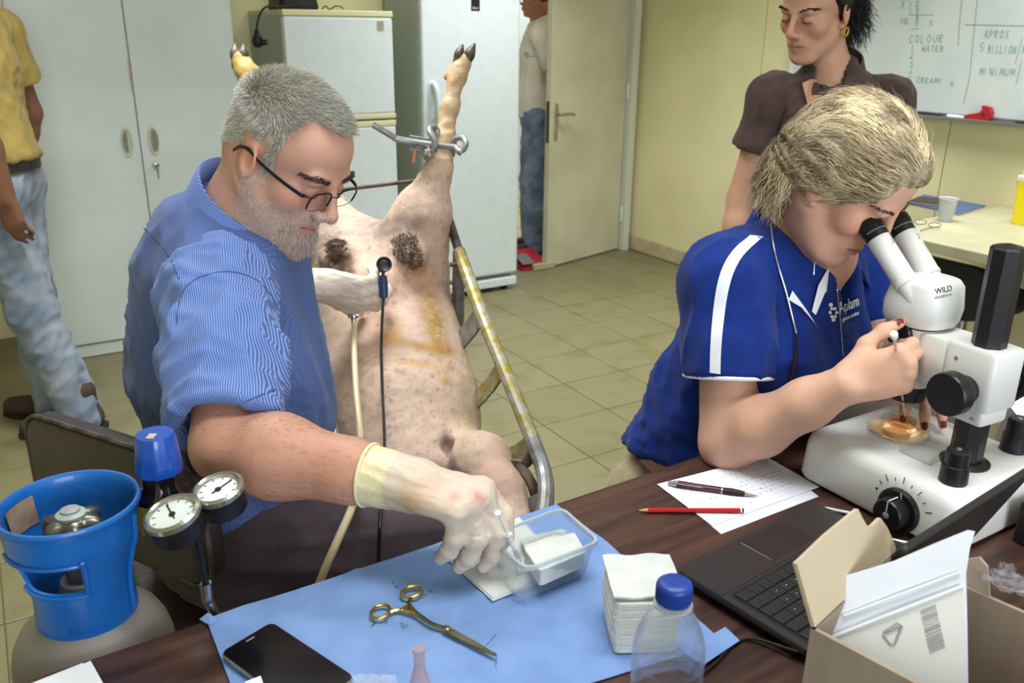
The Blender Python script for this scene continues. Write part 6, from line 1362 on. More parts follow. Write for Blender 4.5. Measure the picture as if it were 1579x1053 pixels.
# hair: a bob swept back from the parting; combed base volume plus fine locks
HS = Skin(hw_.C-.2, hw_.C+.2, .0042)
HS.ball(hw_.L(-.016, 0, .04), (.101, .083, .089), .03, hw_.ax); HS.ball(hw_.L(-.06, 0, .008), (.068, .082, .072), .03, hw_.ax); HS.ball(hw_.L(-.07, .0, -.05), (.054, .072, .058), .03, hw_.ax)
for y in (-1, 1): HS.ball(hw_.L(-.02, y*.073, .005), (.05, .022, .05), .02, hw_.ax); HS.ball(hw_.L(.034, y*.058, .05), (.04, .024, .036), .02, hw_.ax)
HS.ball(hw_.L(.05, .01, .082), (.036, .05, .026), .025, hw_.ax)
HS.ball(hw_.L(.105, 0, -.035), (.085, .085, .098), .012, hw_.ax, mode='sub')
for y in (-1, 1): HS.ball(hw_.L(.022, y*.08, -.072), (.055, .05, .055), .012, hw_.ax, mode='sub')
Ph, Qh = HS.verts(2); hx, hy, hz_ = hw_.loc(Ph)
HC = hw_.L(-.03, 0, .025); CR = hw_.L(-.02, .025, .13)
def flowf(p):
    x, y, z = hw_.loc(p); out = p-CR; s_ = np.sign(y+.0)[:, None]
    nn = nzr(p-HC); f = -hw_.f*(.95-1.1*sst(-x, .06, .13))[:, None]-hw_.u*(.12+.9*sst(-x, .0, .11)+.45*sst(.06-z, 0, .06))[:, None]+hw_.l*(np.sign(y+.012)*.28*sst(z, .06, .12))[:, None]
    f = f-nn*np.sum(f*nn, 1)[:, None]-nn*.22
    f = f+np.stack([vnoise(p, 26, 1), vnoise(p, 26, 2), vnoise(p, 26, 3)], 1)*.42; return nzr(f)
def streak(p, R_):
    x, y, z = hw_.loc(p); n = vnoise(np.stack([np.arctan2(y, z+.03)*.1, x*.35, x*0], 1), 90, 8)*.5+.5; g = np.clip((n-.5)*1.5+.5+R_.uniform(-.25, .3, len(p)), 0, 1)[:, None]
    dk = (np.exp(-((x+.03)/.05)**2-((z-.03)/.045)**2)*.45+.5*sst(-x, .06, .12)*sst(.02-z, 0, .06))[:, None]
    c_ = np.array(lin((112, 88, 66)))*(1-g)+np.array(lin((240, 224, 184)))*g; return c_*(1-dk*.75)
R_ = np.random.default_rng(11)
nh_ = normals(Ph, Qh); Ph2 = Ph+nh_*(.0035*wrinkle(np.stack([np.arctan2(hy, hz_+.03)*.1, hx*.3, hx*0], 1), (0, 1, 0), .12, .007, 5))[:, None]-nh_*.004
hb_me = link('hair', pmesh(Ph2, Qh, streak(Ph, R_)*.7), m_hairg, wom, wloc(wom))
r0, n0 = pick(Ph, Qh, np.ones(len(Ph), bool), 9000, 21); x0, y0_, z0_ = hw_.loc(r0)
keep = (np.sum(n0*nzr(r0-HC), 1) > .35) & ~((x0 > .07) | ((x0 > .03) & (y0_ > .045))); r0, n0 = r0[keep], n0[keep]
def bendf(p, d, t):
    q = flowf(p); 
    return d*.45+q*.55
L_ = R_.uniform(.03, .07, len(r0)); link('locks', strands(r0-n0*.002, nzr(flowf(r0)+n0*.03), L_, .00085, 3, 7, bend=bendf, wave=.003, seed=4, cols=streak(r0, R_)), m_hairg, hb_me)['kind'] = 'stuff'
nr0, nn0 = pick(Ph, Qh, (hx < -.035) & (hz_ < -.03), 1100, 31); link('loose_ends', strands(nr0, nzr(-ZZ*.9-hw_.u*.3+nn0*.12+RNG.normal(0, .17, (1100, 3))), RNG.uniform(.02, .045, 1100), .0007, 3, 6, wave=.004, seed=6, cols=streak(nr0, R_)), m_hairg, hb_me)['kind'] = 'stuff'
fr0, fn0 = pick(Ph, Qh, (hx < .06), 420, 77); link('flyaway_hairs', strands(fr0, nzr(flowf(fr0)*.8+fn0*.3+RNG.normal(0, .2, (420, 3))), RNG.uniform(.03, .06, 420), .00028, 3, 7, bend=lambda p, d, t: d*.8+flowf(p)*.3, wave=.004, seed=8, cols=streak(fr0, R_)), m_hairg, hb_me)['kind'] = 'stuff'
er_ = hw_.L(-.002, -.0835, -.037); tag_ = link('earring', lathe(er_, -hw_.l, [(.001, 0), (.0028, .001), (.0024, .003), (.0008, .0038)], 12), m_steel, wom, wloc(wom), label='small silver stud earring')
# polo shirt
m_polo = m_cloth('royal_blue_polo', (23, 50, 128), c2=(20, 44, 116), ns=30); m_polow = m_cloth('white_trim', (232, 236, 244))
SB = Skin(lo-.1, hi, .0085); fwv = nz(V3(.55, -.82, 0)); lfw = V3(-fwv[1], fwv[0], 0)
SB.ball(WCH+V3(.015, -.01, .01), (.125, .165, .2), .05, (fwv, lfw, ZZ)); SB.ball(WWA, (.125, .15, .19), .06, (fwv, lfw, ZZ)); SB.ball(WPV+V3(0, 0, .02), (.14, .165, .15), .06, (fwv, lfw, ZZ))
for s_ in (-1, 1): SB.ball(WCH+fwv*.085+lfw*s_*.07-ZZ*.01, .062, .05)
SB.cone(lerp(WSR, WNB, .15), lerp(WSL, WNB, .15), .066, .066, .05); SB.cone(WNB+V3(-.01, .02, -.03), WCH, .085, .13, .05)
SB.cone(WNB+V3(.0, .0, -.01), hw_.L(-.03, 0, -.06), .06, .045, .015, mode='sub'); SB.cone(WNB+fwv*.05, WNB+fwv*.11-ZZ*.10, .036, .012, .015, mode='sub')
SB.cut(D(1010, 706, 1.6), nz(V3(-.25, -.25, -1)))
polo = cloth(SB, 'polo_shirt', m_polo, wom, [(nz(V3(.4, 0, -.9)), .16, .05, .006, 5), (nz(V3(.8, -.3, -.4)), .1, .028, .006, 8, D(1040, 660, 1.55), .16), (nz(V3(.3, .2, -.9)), .09, .025, .004, 3, D(1230, 560, 1.45), .14)])
def polosleeve(a, e, cutf, r_, seed):
    ax_ = nz(e-a); G_ = Skin(np.minimum(a, e)-.13, np.maximum(a, e)+.13, .006); G_.path([lerp(a, WNB, .22), a+V3(-.004, 0, -.012), lerp(a, e, .4), lerp(a, e, .9)], [r_*.88, r_*1.02, r_, r_], .03); G_.cut(lerp(a, e, cutf), ax_); G_.cone(lerp(a, e, cutf-.2), lerp(a, e, 1.2), r_-.012, r_-.008, .008, mode='sub')
    o = cloth(G_, 'sleeve', m_polo, polo, [(nz(V3(.2, 0, 1)), .12, .035, .004, seed)])
    x, y, z = frame(ax_); ring = [lerp(a, e, cutf)+(x*math.cos(t)+y*math.sin(t))*(r_-.0015) for t in np.linspace(0, 2*math.pi, 40, endpoint=False)]; link('white_hem', tube(ring, .0036, 8, closed=True), m_polow, o); return o
sR = polosleeve(WSR, WER, .60, .074, 2); sL = polosleeve(WSL, WEL, .55, .064, 6)
def drape_on(objs, pts, wd, mat, name, parent, n, off=.002):
    """flat strip of cloth laid on a garment: each point is dropped on the surface along n"""
    from mathutils.bvhtree import BVHTree
    trees = []
    for o in objs:
        l_ = wloc(o); trees.append(BVHTree.FromPolygons([v.co+l_ for v in o.data.vertices], [tuple(p.vertices) for p in o.data.polygons]))
    rows = []
    for a, b in pts:
        row = []
        for k in range(5):
            p = lerp(a, b, k/4); best = None
            for t_ in trees:
                h_ = t_.ray_cast(Vector(p+np.array(n)*.25), Vector(-np.array(n)))
                if h_[0] is not None and (best is None or h_[3] < best[1]): best = (np.array(h_[0])+np.array(n)*off, h_[3])
            row.append(best[0] if best else p)
        rows.append(row)
    m = 5; vs = [p for r_ in rows for p in r_]; f = [(j*m+i, j*m+i+1, (j+1)*m+i+1, (j+1)*m+i) for j in range(len(rows)-1) for i in range(4)]
    vs2 = vs+[p-np.array(n)*.0025 for p in vs]; k = len(vs); me = mesh(vs2, f+[tuple(i+k for i in q)[::-1] for q in f]); return link(name, me, mat, parent, wloc(parent), smooth=60)
tocam = lambda P_: nz(OR-np.array(P_))
cl_ = smoothpath([(1166, 366, 20), (1140, 392, 20), (1123, 420, 19), (1113, 455, 18), (1107, 500, 17), (1104, 540, 16), (1103, 574, 16)], 5)
stripn = nz(tocam(WSR)+V3(0, 0, .1))
drape_on([sR, polo], [(D(u-w_*.5, v, 1.42), D(u+w_*.5, v+2, 1.42)) for u, v, w_ in cl_], 0, m_polow, 'white_stripe', sR, stripn)
def logo(u, v): return D(u, v, 1.4)
lx_ = nz(D(1336, 468, 1.4)-D(1283, 490, 1.4)); ln2 = tocam(D(1310, 478, 1.42))
from mathutils.bvhtree import BVHTree
bt_ = BVHTree.FromPolygons([v.co+wloc(polo) for v in polo.data.vertices], [tuple(p.vertices) for p in polo.data.polygons])
def onshirt(u, v, off=.002):
    h_ = bt_.ray_cast(Vector(OR), Vector(nz(ray(u, v)))); return np.array(h_[0])-nz(ray(u, v))*off if h_[0] is not None else D(u, v, 1.45)
def logotext(s, size, u0, v0, u1, v1):
    p, q = onshirt(u0, v0), onshirt(u1, v1); c_ = (p+q)/2; n_ = tocam(c_); t = text('logo_text', s, size, c_+n_*.004, q-p, UP, m_polow, polo, .0008); tr = t.data
    for v_ in tr.vertices:
        w_ = np.array(v_.co+wloc(t)); d_ = nz(w_-OR); h_ = bt_.ray_cast(Vector(OR), Vector(d_))
        if h_[0] is not None and h_[3] < np.linalg.norm(w_-OR)+.05: v_.co = Vector(np.array(h_[0])-d_*.0022)-wloc(t)
logotext('Aplam', .027, 1290, 478, 1328, 462); logotext('genetic services', .0092, 1297, 494, 1326, 481)
for k in range(6):
    t = k*math.pi/3; q = onshirt(1285+5*math.cos(t), 482+7*math.sin(t), .0022); link('logo_dot', lathe(q, tocam(q), [(.0027, 0), (.0022, .0006)], 10), m_polow, polo)
for k, (u, v) in enumerate(((1285, 493), (1281, 470))): q = onshirt(u, v, .0022); link('logo_dot', lathe(q, tocam(q), [(.0034, 0), (.003, .0006)], 10), m_polow, polo)
nka = nz(hw_.L(-.03, 0, -.05)-WNB)
collar(WNB+nka*.026, fwv, nka, .074, .036, .07, .06, m_polo, polo, gap=24, tilt=.014, flare=.034)
# white inside facings of the open placket
for pts in ([(1216, 462), (1222, 448), (1244, 478), (1262, 508), (1258, 500), (1236, 474)], [(1252, 480), (1262, 440), (1276, 415), (1293, 432), (1272, 452), (1258, 486)]):
    pz = [onshirt(u, v, .006) for u, v in pts]; link('placket_facing', prism(pz, tocam(pz[0]), .0015), m_polow, polo)
# chains: a beaded lanyard and a short necklace
m_chain = M('silver_chain', (206, 206, 204), .25, .9)
def chainline(uv, name, r_=.0016, ds=None):
    P_ = smoothpath([(u, v, d_) for u, v, d_ in uv], 14); pts = [onshirt(u, v, .004) if d_ == 0 else D(u, v, d_) for u, v, d_ in P_]
    pts = np.array(pts); link(name, join(*[lathe(p-nz(q-p)*r_, nz(q-p)+1e-9, [(r_*.4, 0), (r_, r_*.6), (r_, r_*1.4), (r_*.4, r_*2)], 6) for p, q in zip(pts[:-1], pts[1:])]), m_chain, wom)['kind'] = 'stuff'
ch1 = [(1189, 345), (1192, 375), (1200, 410), (1212, 450), (1222, 490), (1228, 515)]
chd = [np.linalg.norm(onshirt(u, v)-OR) for u, v in ch1]
def depthon(u, v): p = onshirt(u, v, .005); return (p-OR)@FW
chainline([(u, v, min(depthon(u, v), 1.44)) for u, v in ch1], 'lanyard_chain')
chainline([(1256, 398, 1.40), (1254, 425, 1.40), (1247, 452, 1.405), (1240, 462, 1.41)], 'necklace')
chainline([(u, v, depthon(u, v)) for u, v in ((1287, 405), (1291, 450), (1296, 500), (1300, 550))], 'lanyard_chain')
lp = [D(u, v, depthon(u, v)-.004) for u, v in ((1228, 515), (1228, 540), (1222, 575), (1214, 605))]; link('lanyard_cord', tube(smoothpath(lp, 5), [.002]*6+[.0034]*9+[.002], 8), M('tortoiseshell', (34, 24, 26), .3), wom, wloc(wom))
# trousers and stool
TR = Skin(V3(.0, 1.1, .03), V3(1.0, 2.05, .82), .011); wk = fwv*.34
TR.ball(WPV+V3(0, 0, -.03), (.15, .17, .13), .05, (fwv, lfw, ZZ))
for s_ in (-1, 1):
    h_ = WPV+lfw*s_*.085-ZZ*.05; k_ = h_+fwv*.36+lfw*s_*.04-ZZ*.03; a_ = V3(k_[0]-.02, k_[1]+.06, .1); TR.cone(h_, k_, .09, .065, .04).cone(k_, a_, .062, .05, .03); shoe('shoe', a_, fwv, m_boot, wom)
m_khaki = m_cloth('khaki_trousers', (168, 154, 124), c2=(156, 142, 112), ns=20); cloth(TR, 'trousers', m_khaki, wom, [(nz(V3(1, -.5, .1)), .12, .03, .004, 5)])
stz = WPV[2]-.16; sp_ = V3(WPV[0], WPV[1], 0)
stl = root('stool', 'round padded stool under the woman at the microscope', 'stool', sp_)
link('seat', lathe(sp_+ZZ*(stz-.06), ZZ, [(.15, 0), (.17, .006), (.175, .03), (.165, .05), (.14, .056)], 36), m_vinyl, stl); link('column', cyl(sp_+ZZ*.08, sp_+ZZ*(stz-.06), .024, 16), m_steel, stl)
for k in range(5):
    t = k*2*math.pi/5; q = sp_+V3(math.cos(t), math.sin(t), 0)*.24; lg = link('leg', tube([sp_+ZZ*.09, q+ZZ*.03], [.022, .016], 8), m_black, stl); link('foot', lathe(q, ZZ, [(.02, 0), (.02, .02), (.014, .03)], 14), m_black, lg)
# pipette
pt0, pt1 = D(1379, 521, 1.205), T(1397, 655, mz+.0065); pd = nz(pt1-pt0)
pip = root('pipette', 'thin glass pipette with white bulb held over the dish', 'pipette', pt1)
link('glass_tube', tube([pt0, lerp(pt0, pt1, .7), pt1], [.0022, .002, .0008], 10), M('pipette_glass', (240, 214, 186), .05, tr=.5, alpha=.85), pip)
link('bulb', lathe(pt0-pd*.012, pd, [(.003, 0), (.0055, .002), (.0055, .009), (.003, .014)], 16), M('white_rubber', (240, 240, 238), .5), pip)

# ================================================================ standing figures
def standing(name, label, pos, yaw, ht, look, skin, hair, parts, arms=None, hairfn=None, lean=0, armr=1., fem=False, res=.012, hres=.0034, shoec=None, wide=1., lashes=True, hs=1., hoff=(0, 0, 0)):
    k = ht/1.75; o = np.array(pos, float); f = V3(math.cos(yaw), math.sin(yaw), 0); l = V3(-f[1], f[0], 0); J = lambda x, y, z: o+(f*x+l*y)*k+ZZ*z*k
    r_ = root(name, label, 'person', (o[0], o[1], o[2])); hd = Head(J(.03, 0, 1.635), *hframe((math.cos(look[0]), math.sin(look[0]), 0), look[1], look[2] if len(look) > 2 else 0), hs*(.95 if fem else 1.0)*k, fem); hd.C = hd.C+np.array(hoff)
    sw = (.155 if fem else .18)*wide; hwid = (.16 if fem else .155)*wide
    nb = J(0, 0, 1.45); S = Skin(J(0, 0, 0)-V3(.42, .42, -.5*k), J(0, 0, 0)+V3(.42, .42, 1.85*k), res, [(hd.C-.14, hd.C+.14, hres)]); hd.build(S, nose=.95 if fem else 1.05, jaw=.94 if fem else 1.04)
    S.cone(hd.L(-.03, 0, -.04), nb, (.048 if fem else .058)*k, (.054 if fem else .062)*k, .03); S.cone(nb, J(0, 0, 1.2), .055*k, .085*k, .04).cone(J(0, 0, 1.2), J(0, 0, .95), .085*k, .09*k, .05).cone(J(0, -sw, 1.40), J(0, sw, 1.40), .036*k, .036*k, .03)
    tips = []; ends = {}
    for s in (-1, 1):
        a = J(0, s*sw, 1.40); e, w_ = [J(*q) for q in (arms or {}).get(s, ((-.03, s*(sw+.07), 1.11), (.04, s*(sw+.08), .87)))]
        S.path([a, e], [.047*armr*k, .041*armr*k], .03); S.path([e, lerp(e, w_, .3), w_], [.039*armr*k, .041*armr*k, .027*armr*k], .02); d = nz(w_-e); ends[s] = (a, e, w_); tips += hand(S, w_, d, -l*s+f*-.15, s == -1, .95*k, ((20, 28, 20),)*4, ((.8, .5, .2), (.92, .25, .2), (.95, .1, .2)), .5)
    P, Q = S.verts(2); c = hd.colour(P, basecol(P, skin, .07, 45, 4), (166, 96, 92) if fem else (160, 104, 94), lipamt=.7)
    if hairfn:
        hm_ = hairfn(*hd.loc(P)); hm_ = hm_ & (np.linalg.norm(P-hd.C, axis=1) < .17); c = np.where(hm_[:, None], np.array(lin(hair))*.7, c)
    link('body', pmesh(P, Q, c), m_skin, r_, wloc(r_))
    return r_, J, hd, f, l, ends, P, Q, k, sw, hwid
def torso(J, f, l, ends, k, sw, hwid, mat, par, nx=.01, nz_=1.44, z0=.93, slv=.55, name='shirt', belly=.12, folds=(), sr=.066, cutn=0., hd=None, nr=.058, rs=.0085):
    G_ = Skin(J(0, 0, z0)-V3(.33, .33, .08), J(0, 0, 1.55)+V3(.33, .33, 0), rs); ax_ = (f, l, ZZ)
    G_.ball(J(.005, 0, 1.27), (.118*k, (sw+.0)*1.0*k, .2*k), .05, ax_); G_.ball(J(.01, 0, 1.05), (belly*k, hwid*k, .2*k), .06, ax_); G_.ball(J(0, 0, .93), ((belly+.005)*k, (hwid+.008)*k, .16*k), .06, ax_); G_.cone(J(0, -sw*.9, 1.40), J(0, sw*.9, 1.40), .062*k, .062*k, .05); G_.cone(J(0, 0, 1.46), J(0, 0, 1.3), .07*k, .11*k, .04)
    G_.cut(J(0, 0, z0), -ZZ)
    if hd is not None: G_.cone(J(nx, 0, nz_), hd.L(-.02, 0, -.06), nr*k, .05*k, .012, mode='sub')
    sh = cloth(G_, name, mat, par, [(nz(V3(.2, .2, -1)), .2, .05, .006, 3)]+list(folds))
    for s in (-1, 1):
        a, e, w_ = ends[s]; q = Skin(np.minimum(a, e)-.13, np.maximum(a, e)+.13, .007); q.path([lerp(a, J(0, 0, 1.43), .2), a, lerp(a, e, .5), lerp(a, e, .95)], [sr*.9*k, sr*1.02*k, sr*k, sr*k], .03); q.cut(lerp(a, e, slv), nz(e-a)); q.cone(lerp(a, e, slv-.2), lerp(a, e, 1.2), (sr-.011)*k, (sr-.007)*k, .006, mode='sub'); cloth(q, 'sleeve', mat, sh, [(nz(V3(.1, .2, 1)), .1, .035, .004, 5)])
    return sh
def legs(J, f, l, k, mat, par, hwid, feet, folds=(), top=1.0, rleg=1., kneeb=0.02):
    G_ = Skin(J(0, 0, .03)-V3(.45, .45, 0), J(0, 0, top)+V3(.45, .45, .02), .010); G_.ball(J(0, 0, .92), (.118*k, hwid*1.02*k, .13*k), .05, (f, l, ZZ)); G_.cut(J(0, 0, top), ZZ)
    for s, (fx, fy) in feet.items():
        h_ = J(0, s*.085, .88); a_ = J(fx, fy, .06); kn = lerp(h_, a_, .5)+f*kneeb; G_.cone(h_, kn, .092*rleg*k, .075*rleg*k, .05).cone(kn, a_, .073*rleg*k, .066*rleg*k, .03)
    return cloth(G_, 'trousers', mat, par, [(nz(V3(.3, .2, .3)), .09, .035, .006, 4), (nz(V3(.1, .1, 1)), .25, .05, .006, 9)]+list(folds))
# woman in brown polo
wp_ = D(1262, 12, 2.12); yb_ = math.atan2(-math.cos(math.radians(12)), -math.sin(math.radians(12))); 
hgt = 1.575; lk = math.atan2(-math.cos(math.radians(53)), -math.sin(math.radians(53)))
r_, J, hd, f, l, ends, P, Q, k, sw, hwid = standing('person', 'dark haired woman in brown polo standing behind the blonde woman', (wp_[0]+.066, wp_[1]+.03, 0), yb_, hgt, (lk, 17, 4), (196, 152, 126), (24, 20, 22), None, arms={-1: ((-.03, -.215, 1.1), (.03, -.225, .86)), 1: ((-.03, .21, 1.1), (.03, .22, .86))}, fem=True, hs=1.12, hoff=(-.062, 0, 0), hairfn=lambda x, y, z: ((z > .066+.42*x) & (x > -.02)) | ((x <= -.03) & (z > -.05)), res=.011, hres=.0032)

hd.lashes('e', r_, m_lash, .0013); eyebrows(hd, P, Q, 480, r_, M('dark_brow', (44, 32, 30), .7), .0085, .0014, .0004)
HB = Skin(hd.C-.17, hd.C+.17, .006); HB.ball(hd.L(-.02, 0, .04), (.103, .084, .092), .02, hd.ax); HB.ball(hd.L(-.075, 0, -.03), (.05, .07, .06), .03, hd.ax); HB.ball(hd.L(.09, 0, -.02), (.108, .1, .104), .01, hd.ax, mode='sub')
Pk, Qk = HB.verts(2); m_blackh = M('black_hair', (20, 17, 20), .4, spec=.5); bh_ = link('hair', pmesh(Pk, Qk), m_blackh, r_, wloc(r_))
kx, ky, kz = hd.loc(Pk); q0, qn = pick(Pk, Qk, (kx < -.04) & (kz < .06), 1600, 3); link('locks', strands(q0, nzr(-ZZ*.85-hd.f*.5+qn*.35+RNG.normal(0, .22, (1600, 3))), RNG.uniform(.03, .08, 1600), .0008, 3, 6, bend=lambda p, d, t: d-ZZ*.12, wave=.004, seed=9), m_blackh, bh_)['kind'] = 'stuff'
eh = hd.L(-.003, .0835, -.046); link('earring', tube([eh+hd.f*.008*math.cos(t)+ZZ*.0105*math.sin(t)-ZZ*.004 for t in np.linspace(0, 6.283, 20, endpoint=False)], .0024, 8, closed=True), m_gold, r_, wloc(r_), label='gold hoop earring')
m_brown = m_cloth('brown_polo', (84, 68, 64), c2=(76, 61, 58), ns=40)
sh = torso(J, f, l, ends, k, sw, hwid, m_brown, r_, hd=hd, slv=.5, belly=.105, nr=.052, nx=.03, nz_=1.425, folds=[(nz(V3(.8, 0, .5)), .1, .03, .004, 6)], sr=.064, rs=.0075)
for s_ in (-1, 1): HB2 = None
collar(J(.004, 0, 1.475), f, nz(V3(0, 0, 1)+f*.22), .07*k, .036, .062, .042, m_brown, sh, gap=50, tilt=.012, flare=.03)
vq = [J(.098, .03, 1.44), J(.098, -.03, 1.44), J(.128, 0, 1.335)]
Gv = 0
m_v = bpy.data.materials['skin']
bt2 = BVHTree.FromPolygons([v.co+wloc(sh) for v in sh.data.vertices], [tuple(p.vertices) for p in sh.data.polygons])
def ons2(u, v, off=.0015):
    h_ = bt2.ray_cast(Vector(OR), Vector(nz(ray(u, v)))); return np.array(h_[0])-nz(ray(u, v))*off if h_[0] is not None else D(u, v, 2.3)
vpoly = [ons2(1237, 128), ons2(1250, 122, .003), ons2(1266, 122, .003), ons2(1280, 126), ons2(1266, 150), ons2(1249, 174), ons2(1243, 152)]
vpoly = [lerp(p, D(*proj(p)[:2], 2.0), .06) for p in vpoly]; me = prism(vpoly, tocam(vpoly[0]), .001); ca = me.color_attributes.new('col', 'FLOAT_COLOR', 'POINT'); ca.data.foreach_set('color', np.tile((*lin((190, 146, 118)), 1), (len(me.vertices), 1)).astype(np.float32).ravel())
link('neckline_skin', me, m_skin, r_, wloc(r_))
for u, v in ((1269, 134), (1258, 158), (1250, 172)): q = ons2(u, v, .002); link('button', lathe(q, tocam(q), [(.005, 0), (.005, .0015), (.002, .002)], 14), M('brown_button', (52, 40, 38), .3), sh)
ls_ = legs(J, f, l, k, m_cloth('dark_jeans', (52, 60, 84)), r_, hwid, {-1: (0, -.1), 1: (0, .1)})
for s_ in (-1, 1): shoe('shoe', J(0, s_*.1, 0), f, m_boot, r_)
# man in yellow shirt at the left edge
lp_ = D(-6, 255, 2.98); yl = math.radians(184)
r_, J, hd, f, l, ends, P, Q, k, sw, hwid = standing('person', 'man in mustard shirt, faded jeans and brown boots standing at left edge', (lp_[0], lp_[1], 0), yl, 1.74, (yl, 10), (122, 84, 66), (60, 50, 44), None, arms={1: ((-.085, .235, 1.13), (-.12, .215, .885)), -1: ((-.02, -.26, 1.12), (.06, -.26, .89))}, armr=1.12, hairfn=lambda x, y, z: z > .05+.6*x, res=.012, hres=.006)

m_must = m_cloth('mustard_shirt', (172, 150, 86), c2=(160, 138, 76), ns=12); sh = torso(J, f, l, ends, k, sw, hwid+.0, m_must, r_, z0=.99, slv=.62, belly=.135, hd=hd, sr=.075, folds=[(nz(V3(.6, .2, -.7)), .1, .03, .005, 8)])
m_denim = m_cloth('faded_denim', (146, 156, 170), c2=(112, 126, 148), ns=7); tr_ = legs(J, f, l, k, m_denim, r_, hwid+.005, {1: (-.19, .1), -1: (-.04, -.03)}, rleg=1.06, top=1.0)
link('belt', loft([[J(0, 0, z)+f*(.126*k+e)*math.cos(t)+l*(hwid*1.05*k+e)*math.sin(t) for t in np.linspace(0, 2*math.pi, 40, endpoint=False)] for z, e in ((.955, 0), (.955, .006), (.99, .006), (.99, 0))]), M('dark_belt', (44, 36, 34), .5), r_)
pk = J(.075, .145, .90); link('pocket_seam', tube(smoothpath([J(.118, .085, .93), J(.112, .11, .895), J(.075, .152, .885), J(.03, .168, .895)], 5), .0022, 6), M('denim_seam', (74, 88, 116), .9), tr_)
link('pocket_pen', cyl(J(.06, .166, .885), J(.055, .17, .945), .0055, 10), M('navy_pen', (34, 44, 92), .4), r_)
for s_, (fx, fy) in {1: (-.19, .1), -1: (-.04, -.03)}.items(): shoe('boot', J(fx, fy, 0), f+l*s_*.2, M('brown_suede', (72, 58, 48), .8, c2=(58, 46, 38), ns=20, b=.1, bs=200), r_, 1.05)
# man beyond the doorway
dp_ = T(826, 389, 0); yd = math.radians(182)
r_, J, hd, f, l, ends, P, Q, k, sw, hwid = standing('person', 'man in pale polo and jeans standing beyond the open doorway', (dp_[0], dp_[1], .007), yd, 1.72, (yd, 8), (170, 116, 92), (58, 50, 46), None, arms={1: ((-.12, .22, 1.14), (-.14, .19, .92)), -1: ((-.12, -.22, 1.14), (-.14, -.2, .92))}, hairfn=lambda x, y, z: ((z > .05+.6*x) & (x > -.02)) | ((x <= -.02) & (z > -.045)), res=.013, hres=.005)

m_pale = m_cloth('pale_polo', (232, 221, 206), c2=(224, 212, 196), ns=10); sh = torso(J, f, l, ends, k, sw, hwid, m_pale, r_, z0=.90, slv=.7, hd=hd, sr=.072, belly=.135)
collar(J(.0, 0, 1.47), f, nz(ZZ+f*.2), .075, .034, .05, .03, m_pale, sh, gap=20, tilt=.015)
legs(J, f, l, k, m_cloth('blue_jeans', (132, 146, 170), c2=(98, 112, 138), ns=8), r_, hwid, {1: (0, .1), -1: (.02, -.1)}, top=.97, rleg=1.1)
for s_ in (-1, 1): shoe('shoe', J(0, s_*.1, 0), f, M('dark_shoe', (38, 34, 34), .6), r_)
bt4 = BVHTree.FromPolygons([v.co+wloc(sh) for v in sh.data.vertices], [tuple(p.vertices) for p in sh.data.polygons])
for (u0, v0), (u1, v1) in (((809, 85), (817, 83)), ((812, 88), (825, 86)), ((809, 82), (813, 81))):
    lq = []
    for t_ in np.linspace(0, 1, 4):
        h_ = bt4.ray_cast(Vector(OR), Vector(nz(ray(lerp(u0, u1, t_), lerp(v0, v1, t_)))))
        if h_[0] is not None: lq.append(np.array(h_[0]))
    if len(lq) > 1: link('logo_mark', tube(lq, .006, 6, flat=.4), bpy.data.materials.get('logo_blue') or M('logo_blue', (120, 148, 174), .7), sh, wloc(sh))
# ================================================================ ewe on her back in the cradle
def sp(u, v, d): return D(u, v, d)
E0, E1, E2, E3, E4 = sp(584, 418, 2.3), sp(590, 470, 2.24), sp(600, 550, 2.14), sp(612, 635, 2.04), sp(640, 735, 1.95)
sax = nz(E4-E0); sfront = nz(tocam(E2)-sax*(tocam(E2)@sax)); sside = np.cross(sax, sfront)
ewe = root('sheep', 'shorn ewe lying on her back in the cradle, hind legs raised', 'sheep', (E3[0], E3[1], .45))
S = Skin(np.minimum.reduce([E0, E4, sp(360, 60, 2.3), sp(725, 60, 2.15), sp(800, 800, 1.65)])-.24, np.maximum.reduce([E0, E4, sp(360, 60, 2.3), sp(725, 60, 2.15)])+.22, .0085, [(sp(690, 235, 2.14)-V3(.06, .06, .02), sp(722, 62, 2.14)+V3(.05, .06, .03), .0045)])
fl = (sfront, .86)
S.path([E0, E1, E2, E3, E4], [.142, .162, .172, .182, .15], .06, flat=fl)
# hind legs: thigh, stifle, hock, cannon, two-toed foot
RLg = [sp(630, 392, 2.22), sp(652, 330, 2.17), sp(676, 262, 2.14), sp(684, 218, 2.14), sp(694, 165, 2.14), sp(704, 118, 2.14), sp(714, 95, 2.14)]
S.path(RLg[:2], [.105, .072], .05); S.path(RLg[1:], [.066, .034, .026, .0195, .0205, .021], .018)
S.ball(lerp(RLg[3], RLg[2], .2)+V3(-.004, .02, .0), .024, .02); S.ball(sp(700, 117, 2.15)+V3(-.012, .012, 0), .014, .015)
LLg = [sp(540, 402, 2.28), sp(490, 330, 2.3), sp(440, 250, 2.3), sp(412, 195, 2.3), sp(394, 145, 2.3), sp(378, 108, 2.3), sp(371, 92, 2.3)]
S.path(LLg[:2], [.11, .075], .05); S.path(LLg[1:], [.068, .036, .028, .0205, .024, .024], .018); S.ball(sp(383, 112, 2.31)+V3(.016, .012, 0), .015, .015)
